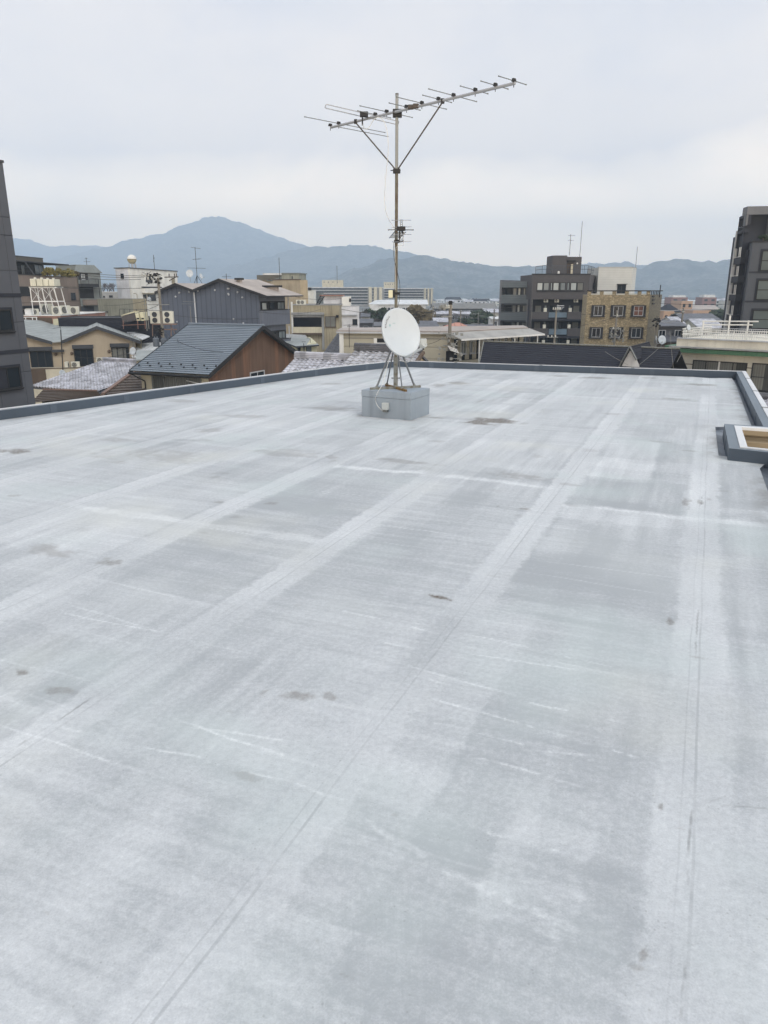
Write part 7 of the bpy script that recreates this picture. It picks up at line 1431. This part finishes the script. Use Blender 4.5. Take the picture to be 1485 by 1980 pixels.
MB().fbox(Fw, (r_[0] + r_[2]) / 2 - .04, r_[1], (r_[0] + r_[2]) / 2 + .06, Fw.px(1390, 699)[1], .07, .12).build('white_mullion', 'white_paint', t)
a0 = Fw.px(1453, 720)[0]; win(Fw, t, 0, 0, 0, 0, 3, 'glass_curtain', 'dark_frame', rect=(a0, F.px(1470, 757)[1], a0 + 4, F.px(1470, 703)[1]), out=.06, fw=.07, rows=2)
zf = F.px(1470, 758)[1]; MB().fbox(Fw, .4, zf - .25, Fw.L, zf - .02, .003, .9).build('floor_ledge', 'off_white', t); MB().fbox(Fw, .4, zf - .8, Fw.L, zf - .26, .003, 2.2).build('lower_roof_edge', 'dark_grey', t)
g = MB(); zr0, zr1 = zt + .08, F.px(1400, 639.5)[1]; railing(g, F.at(.15, zr0, -.35), F.at(F.L + 3, zr0, -.35), zr1 - zr0, 64, .028, (1., .72, .38), post=8); railing(g, F.at(.15, zr0, -.35), F.at(.15, zr0, -6), zr1 - zr0, 20, .028, (1., .72, .38)); g.build('railing', 'white_paint', t)
g = MB(); railing(g, F.at(.5, zr0, -3.2), F.at(F.L + 3, zr0, -3.2), zr1 - zr0, 64, .02, (1., .72, .38), post=8); g.build('rear_railing', 'light_frame', t)
r = thing('laundry_rack', 'white drying rack with two long poles on the roof of the cream building', 'drying rack', tuple(F.at(2, zt, -1.5))); k = MB()
for (u0, v0, u1, v1) in ((1342, 622.5, 1452, 623), (1345, 629.3, 1441, 629.8)): 
    a, za = F.px(u0, v0); a2, zb2 = F.px(u1, v1); k.tube(F.at(a, za, -1.5), F.at(a2, zb2, -1.5), .045, n=6)
k.build('pole', 'white_paint', r); k = MB()
for u, vt in ((1345, 621), (1397, 611), (1433, 621)): a, za = F.px(u, vt); MB().tube(F.at(a, zt, -1.5), F.at(a, za, -1.5), .06, n=6).build('post', 'white_paint', r)
small_dish(F.at(F.px(1333, 633)[0], F.px(1333, 633)[1], .1), .5, 'white satellite dish on the left corner of the cream building railing', .36, .25, .3)
t2 = thing('corner_tiled_house', 'dark tiled roof corner just beyond the right parapet', 'house', tuple(P(1480, 800, 22))[:2] + (GZ,)); rl = P(1466, 771, 30); sl = -AV * 9 - UP * 3.2
b = tiled(rl + sl, BV, -sl.normalized(), 9, sl.length, .29, .26, .05, .05); b.build('roof', 'tile_mid', t2); MB().slab([rl + sl - UP * .1, rl + sl + BV * 9 - UP * .1, rl + BV * 9 - UP * .1, rl - UP * .1], .08).build('roof_boards', 'tile_dark', t2); MB().tube(rl + UP * .12, rl + BV * 9 + UP * .12, .14, n=8).build('ridge', 'tile_dark', t2)
q = [rl + sl * .95, rl + sl * .95 + BV * 9, rl + BV * 9, rl]; MB().prism([(p.x, p.y) for p in q], GZ, (rl + sl).z - .12).build('wall', 'conc_grey', t2)
for (a, b_, c_, d_, l_) in ((1170, 680, 1215, 706, 'thin slanting wire over the slate roof, left of the white gable'), (1235, 706, 1275, 672, 'thin slanting wire over the slate roof, right of the white gable'), (1295, 640, 1302, 712, 'thin grey wire hanging between slate roof and cream building'), (1318, 682, 1309, 700, 'short wire at the green corner of the cream building')): wire([P(a, b_, 38), P(c_, d_, 38)], l_, .02, .009, 'galv')
# ================================================================= far town, individual small houses
rnd = random.Random(21)
def make_house(w_, d_, h, roofm, wallm, hipf, rise):
    r = thing('distant_house', 'x', 'house', (0, 0, 0)); MB().box(-w_ / 2, -d_ / 2, 0, w_ / 2, d_ / 2, h).build('wall', wallm, r); e = .5; hh = w_ * hipf
    a, b_, c, d = (-w_ / 2 - e, -d_ / 2 - e, h), (w_ / 2 + e, -d_ / 2 - e, h), (w_ / 2 - hh, 0, h + rise), (-w_ / 2 + hh, 0, h + rise); a2, b2 = (-w_ / 2 - e, d_ / 2 + e, h), (w_ / 2 + e, d_ / 2 + e, h)
    m_ = MB().poly([a, b_, c, d]).poly([b2, a2, d, c]).poly([b_, b2, c]).poly([a2, a, d]).poly([a, a2, b2, b_]); m_.build('roof', roofm, r)
    for i in range(max(2, int(w_ / 4))):
        for z in ([1.2] if h < 4.5 else [1.0, 3.9]):
            if z + 1.4 < h: x = -w_ / 2 + w_ * (i + .5) / max(2, int(w_ / 4)); MB().box(x - .8, -d_ / 2 - .06, z, x + .8, -d_ / 2 - .005, z + 1.3).build('window', 'glass_dark', r)
    return r
protos = [('grey tiled roof', make_house(9, 8, 5.6, 'tile_mid', 'off_white', .12, 1.9)), ('dark roof', make_house(11, 8, 5.8, 'tile_dark', 'pale_beige', .02, 2.2)), ('white flat looking roof', make_house(16, 10, 6.5, 'white_metal_roof', 'white_panel', .02, .7)), ('brown hipped roof', make_house(10, 8, 5.8, 'brown_trim', 'cream', .3, 1.9)), ('blue grey roof', make_house(12, 9, 6.0, 'slate_dark', 'pale_wall', .02, 2.0))]
used = set()
def gz(y): return GZ if y < 450 else GZ - 18 * min(1, (y - 450) / 1450)
cnt = 0
def put(u, D):
    global cnt
    i = rnd.choices(range(5), [5, 4, 4, 2, 2])[0]; nm, pr = protos[i]
    if i in used: o = copy_tree(pr)
    else: o = pr; used.add(i)
    p = P(u, 580, D); o.location = (p.x, D, gz(D)); o.rotation_euler = (0, 0, rnd.choice([0, .25, -.35, .1, 1.4])); s = rnd.uniform(.8, 1.1); o.scale = (s, s, s)
    tag(o, 'tiny %s house in the hazy town below the hills' % {0: 'grey roofed', 1: 'dark roofed', 2: 'white roofed', 3: 'brown roofed', 4: 'slate roofed'}[i], 'house', 'houses of the far town'); cnt += 1
for _ in range(64): D = 640 + 1150 * rnd.random() ** 1.2; put(rnd.uniform(836, 968), D)
for _ in range(60): D = 620 + 1150 * rnd.random() ** 1.2; put(rnd.uniform(1278, 1412), D)
for _ in range(16): put(rnd.uniform(588, 625), rnd.uniform(650, 1500))
for _ in range(10): put(rnd.uniform(190, 225), rnd.uniform(600, 1200))
for _ in range(14): put(rnd.uniform(1236, 1290), rnd.uniform(700, 1400))
for _ in range(10): put(rnd.uniform(838, 965), rnd.uniform(1650, 1900))
# ================================================================= ground, hills, haze
SKYK = 9; SUNE = 1.5; EXPO = 0.0; HAZEC = (.68, .835, 1.0, 1); HAZED = 3.6e-4
g = MB(); X = 6490
ys = [-39, 450, 1900, 6590]; zs_ = [GZ, GZ, GZ - 18, GZ - 18]
for i in range(3): g.poly([(-X, ys[i], zs_[i]), (X, ys[i], zs_[i]), (X, ys[i + 1], zs_[i + 1]), (-X, ys[i + 1], zs_[i + 1])])
tag(g.build('ground', 'city_ground'), kind='structure')
def forest():
    t = NT('forested_hill'); pos = t.new('ShaderNodeNewGeometry').outputs['Position']
    a = t.noise(pos, .005, 6, .65, .6); b_ = t.noise(pos, .02, 4, .65); c_ = t.noise(pos, .09, 3, .7)
    col = t.mix(t.sstep(a, .38, .62), (.02, .032, .02, 1), (.16, .16, .13, 1)); col = t.mix(t.m('MULTIPLY', t.sstep(b_, .44, .62), .8), col, (.24, .23, .20, 1)); col = t.mix(t.m('MULTIPLY', t.sstep(c_, .4, .65), .75), col, (.012, .02, .012, 1))
    t.set(t.bsdf.inputs['Base Color'], col); t.bsdf.inputs['Roughness'].default_value = 1; t.bsdf.inputs['Specular IOR Level'].default_value = 0
    t.set(t.bsdf.inputs['Normal'], t.bump(t.m('ADD', b_, c_), 14, 1.0)); return t.mat
MATS['forest'] = forest()
def hill(name, prof, D, front, back, seed, step=28, amp=.16, ny=46):
    xs = [((u - CX) / 1483 * D * 1.0) for u, v in prof]; hs = [P(u, v, D).z for u, v in prof]
    xs = [P(u, v, D).x for u, v in prof]
    def H(x):
        if x <= xs[0]: return hs[0]
        for i in range(len(xs) - 1):
            if x <= xs[i + 1]:
                f = (x - xs[i]) / (xs[i + 1] - xs[i]); f = f * f * (3 - 2 * f) * .45 + f * .55; return hs[i] + (hs[i + 1] - hs[i]) * f
        return hs[-1]
    nx = int((xs[-1] - xs[0]) / step); base = -32; b = MB(); ny2 = 8
    rows = [-(1 - (j / ny)) for j in range(ny)] + [j / ny2 for j in range(ny2 + 1)]
    for r in rows:
        w_ = front if r < 0 else back
        for i in range(nx + 1):
            x = xs[0] + (xs[-1] - xs[0]) * i / nx; y = D + r * w_; q = abs(r)
            h = H(x + (noise.noise(Vector((x / 700, y / 700, seed))) * 260 * q)) - base
            prof_ = (1 - q) ** 1.0 * (1 - .35 * math.sin(math.pi * q))
            spur = noise.noise(Vector((x / 420, y / 1300, seed + 3.1))) * .8 + noise.noise(Vector((x / 170, y / 500, seed + 8))) * .45 + noise.noise(Vector((x / 70, y / 120, seed + 5))) * .15
            z = base + h * (prof_ + spur * amp * 2.2 * math.sin(math.pi * min(1, q * 1.15)) * (1 - q * .3))
            z += (noise.noise(Vector((x / 60, y / 60, seed + 11))) * 11 + noise.noise(Vector((x / 22, y / 22, seed + 17))) * 8) * min(1, h / 60) * (.8 if q > .02 else 1)
            b.v.append(Vector((x, y, max(z, base))))
    W_ = nx + 1
    for j in range(len(rows) - 1):
        for i in range(nx): b.f.append((j * W_ + i, j * W_ + i + 1, (j + 1) * W_ + i + 1, (j + 1) * W_ + i)); b.m.append(0)
    tag(b.build(name, 'forest', smooth=True), kind='structure')
hill('far_mountain', [(-500, 500), (-200, 478), (-60, 470), (25, 463), (60, 464), (78, 471), (97, 477), (130, 475), (165, 474), (200, 478), (260, 488), (330, 500), (420, 530)], 6100, 1500, 400, 1.3, 30)
hill('mountain', [(-300, 560), (-60, 535), (90, 505), (150, 490), (190, 480), (230, 471), (250, 464), (270, 458), (310, 453), (325, 447), (350, 436), (375, 428), (400, 421), (425, 418), (443, 423), (458, 430), (475, 431), (500, 444), (530, 456), (560, 466), (600, 478), (640, 488), (700, 503), (800, 528), (900, 550)], 5100, 1700, 700, 2.7, 22, ny=70)
hill('hill', [(380, 545), (450, 515), (520, 495), (570, 483), (605, 476.5), (625, 478), (650, 475.5), (690, 474), (720, 475), (745, 480), (765, 485), (800, 491), (830, 496), (860, 503), (930, 515), (1050, 540)], 3900, 1000, 500, 4.1, 18)
hill('hill', [(980, 545), (1040, 524), (1100, 512), (1125, 510), (1150, 510.5), (1175, 511), (1192, 507), (1206, 505.5), (1220, 510), (1236, 513), (1262, 511), (1300, 512), (1360, 514), (1450, 520), (1600, 530), (1900, 540)], 3600, 800, 500, 6.4, 18)
hill('hill', [(500, 572), (560, 562), (640, 541), (690, 518), (730, 507), (757, 500), (775, 498.5), (790, 497), (815, 494), (835, 495.5), (858, 502), (885, 508), (910, 508), (935, 515), (950, 517), (968, 514), (985, 513), (1005, 513.5), (1030, 511), (1060, 514), (1100, 516), (1150, 519), (1200, 523), (1240, 520), (1262, 512), (1285, 505), (1300, 501.5), (1315, 501), (1335, 504.5), (1360, 506), (1390, 504.5), (1415, 502), (1450, 499), (1520, 497), (1600, 505), (1750, 530), (1900, 555)], 2800, 850, 500, 5.2, 14, ny=60)
# air
hz = MB(); hz.box(-6500, -40, GZ - 20.5, 6500, 6600, 545)
ho = hz.build('haze', 'asphalt'); ho.data.materials.clear()
hm = bpy.data.materials.new('haze_air'); hm.use_nodes = True; nn = hm.node_tree.nodes; nn.remove(nn['Principled BSDF'])
pv = nn.new('ShaderNodeVolumePrincipled'); pv.inputs['Color'].default_value = HAZEC; pv.inputs['Density'].default_value = HAZED; pv.inputs['Anisotropy'].default_value = 0.0
hm.node_tree.links.new(pv.outputs[0], nn['Material Output'].inputs['Volume']); ho.data.materials.append(hm); tag(ho, kind='stuff')
# ================================================================= world, light, camera
w = bpy.data.worlds.new('World'); SC.world = w; w.use_nodes = True
n = w.node_tree.nodes; l = w.node_tree.links; bg = n['Background']
SUN_EL, SUN_AZ = R(48), R(150)     # azimuth from +Y clockwise: behind the camera, to the right
sky = n.new('ShaderNodeTexSky'); sky.sky_type = 'NISHITA'; sky.sun_disc = False; sky.sun_elevation = SUN_EL; sky.sun_rotation = SUN_AZ
tc = n.new('ShaderNodeTexCoord'); sp = n.new('ShaderNodeSeparateXYZ'); l.new(tc.outputs['Generated'], sp.inputs[0])
def MA(op, a, b=None, clamp=False):
    x = n.new('ShaderNodeMath'); x.operation = op; x.use_clamp = clamp
    for i, v in enumerate((a, b)):
        if v is None: continue
        if isinstance(v, (int, float)): x.inputs[i].default_value = v
        else: l.new(v, x.inputs[i])
    return x.outputs[0]
def NO(scx, scz, scale, det, rg=.55, off=0.0):
    z = MA('ADD', MA('MAXIMUM', sp.outputs[2], 0.0), .16)
    c = n.new('ShaderNodeCombineXYZ'); l.new(MA('DIVIDE', MA('MULTIPLY', sp.outputs[0], scx), z), c.inputs[0]); l.new(MA('DIVIDE', MA('MULTIPLY', sp.outputs[1], scz), z), c.inputs[1]); c.inputs[2].default_value = off
    x = n.new('ShaderNodeTexNoise'); l.new(c.outputs[0], x.inputs['Vector']); x.inputs['Scale'].default_value = scale; x.inputs['Detail'].default_value = det; x.inputs['Roughness'].default_value = rg; return x.outputs[0]
def RAMP(f, stops):
    x = n.new('ShaderNodeValToRGB'); l.new(f, x.inputs[0]); x.color_ramp.interpolation = 'EASE' if len(stops) < 4 else 'LINEAR'
    while len(x.color_ramp.elements) < len(stops): x.color_ramp.elements.new(.5)
    for e, (p_, c_) in zip(x.color_ramp.elements, stops): e.position = p_; e.color = c_
    return x.outputs[0]
def MIX(f, a, b, mode='MIX'):
    x = n.new('ShaderNodeMix'); x.data_type = 'RGBA'; x.blend_type = mode
    for i, v in ((0, f), (6, a), (7, b)):
        if isinstance(v, (int, float, tuple)): x.inputs[i].default_value = v
        else: l.new(v, x.inputs[i])
    return x.outputs[2]
# overcast layer: warm and bright low down, cooler and greyer higher up
def VN(scale, det, off):
    m = n.new('ShaderNodeMapping'); l.new(tc.outputs['Generated'], m.inputs[0]); m.inputs['Location'].default_value = (off, off * .7, 0); m.inputs['Scale'].default_value = (1, 1, 1.9)
    x = n.new('ShaderNodeTexNoise'); l.new(m.outputs[0], x.inputs['Vector']); x.inputs['Scale'].default_value = scale; x.inputs['Detail'].default_value = det; x.inputs['Roughness'].default_value = .55; x.inputs['Distortion'].default_value = .4; return x.outputs[0]
zw = MA('ADD', sp.outputs[2], MA('MULTIPLY', MA('MULTIPLY', MA('SUBTRACT', VN(2.2, 4, 3.0), .5), .22), MA('MINIMUM', MA('MULTIPLY', MA('MAXIMUM', sp.outputs[2], 0.0), 4.0), 1.0)))
grad = RAMP(zw, [(p_, tuple(c / 4 for c in q) + (1,)) for p_, q in ((0.0, (3.9, 3.0, 2.0)), (.075, (3.3, 2.6, 1.8)), (.17, (1.22, 1.08, .98)), (.34, (.885, .86, .88)), (.57, (.81, .81, .85)), (1.0, (.75, .775, .83)))])
cl = VN(3.2, 7, 7.0); cl2 = VN(5.5, 6, 14.0)
shade = MIX(MA('MULTIPLY', RAMP(cl, [(.46, (0, 0, 0, 1)), (.62, (1, 1, 1, 1))]), .8), grad, MIX(1.0, grad, (.92, .94, .985, 1), 'MULTIPLY'))
shade = MIX(MA('MULTIPLY', RAMP(cl2, [(.46, (0, 0, 0, 1)), (.72, (1, 1, 1, 1))]), .5), shade, MIX(1.0, grad, (1.05, 1.05, 1.04, 1), 'MULTIPLY'))
shade = MIX(MA('MULTIPLY', RAMP(VN(2.6, 6, 21.0), [(.54, (0, 0, 0, 1)), (.74, (1, 1, 1, 1))]), .8), shade, MIX(1.0, shade, (.91, .935, .98, 1), 'MULTIPLY'))
cloud = MIX(1.0, shade, (SKYK * 4, SKYK * 4, SKYK * 4, 1), 'MULTIPLY')
l.new(MIX(.9, sky.outputs[0], cloud), bg.inputs['Color']); bg.inputs['Strength'].default_value = .12
sd = bpy.data.lights.new('sun', 'SUN'); sd.energy = SUNE; sd.angle = R(25); sd.color = (1.0, .97, .92)
so = bpy.data.objects.new('sun', sd); COL.objects.link(so)
dv = Vector((math.sin(SUN_AZ) * math.cos(SUN_EL), math.cos(SUN_AZ) * math.cos(SUN_EL), math.sin(SUN_EL)))
so.rotation_euler = dv.to_track_quat('Z', 'Y').to_euler(); so.location = (0, 0, 60)
cd = bpy.data.cameras.new('camera'); cd.sensor_fit = 'HORIZONTAL'; cd.sensor_width = 36; cd.lens = 36 * FPX / 1485; cd.clip_end = 30000; cd.clip_start = .05
co = bpy.data.objects.new('camera', cd); COL.objects.link(co); co.location = (0, 0, ZC); co.rotation_euler = (math.pi / 2 - PITCH, 0, 0); SC.camera = co
SC.view_settings.view_transform = 'Standard'; SC.view_settings.look = 'None'; SC.view_settings.exposure = EXPO; SC.view_settings.gamma = 1
SC.cycles.volume_bounces = 9; SC.cycles.max_bounces = 10; SC.cycles.use_denoising = True
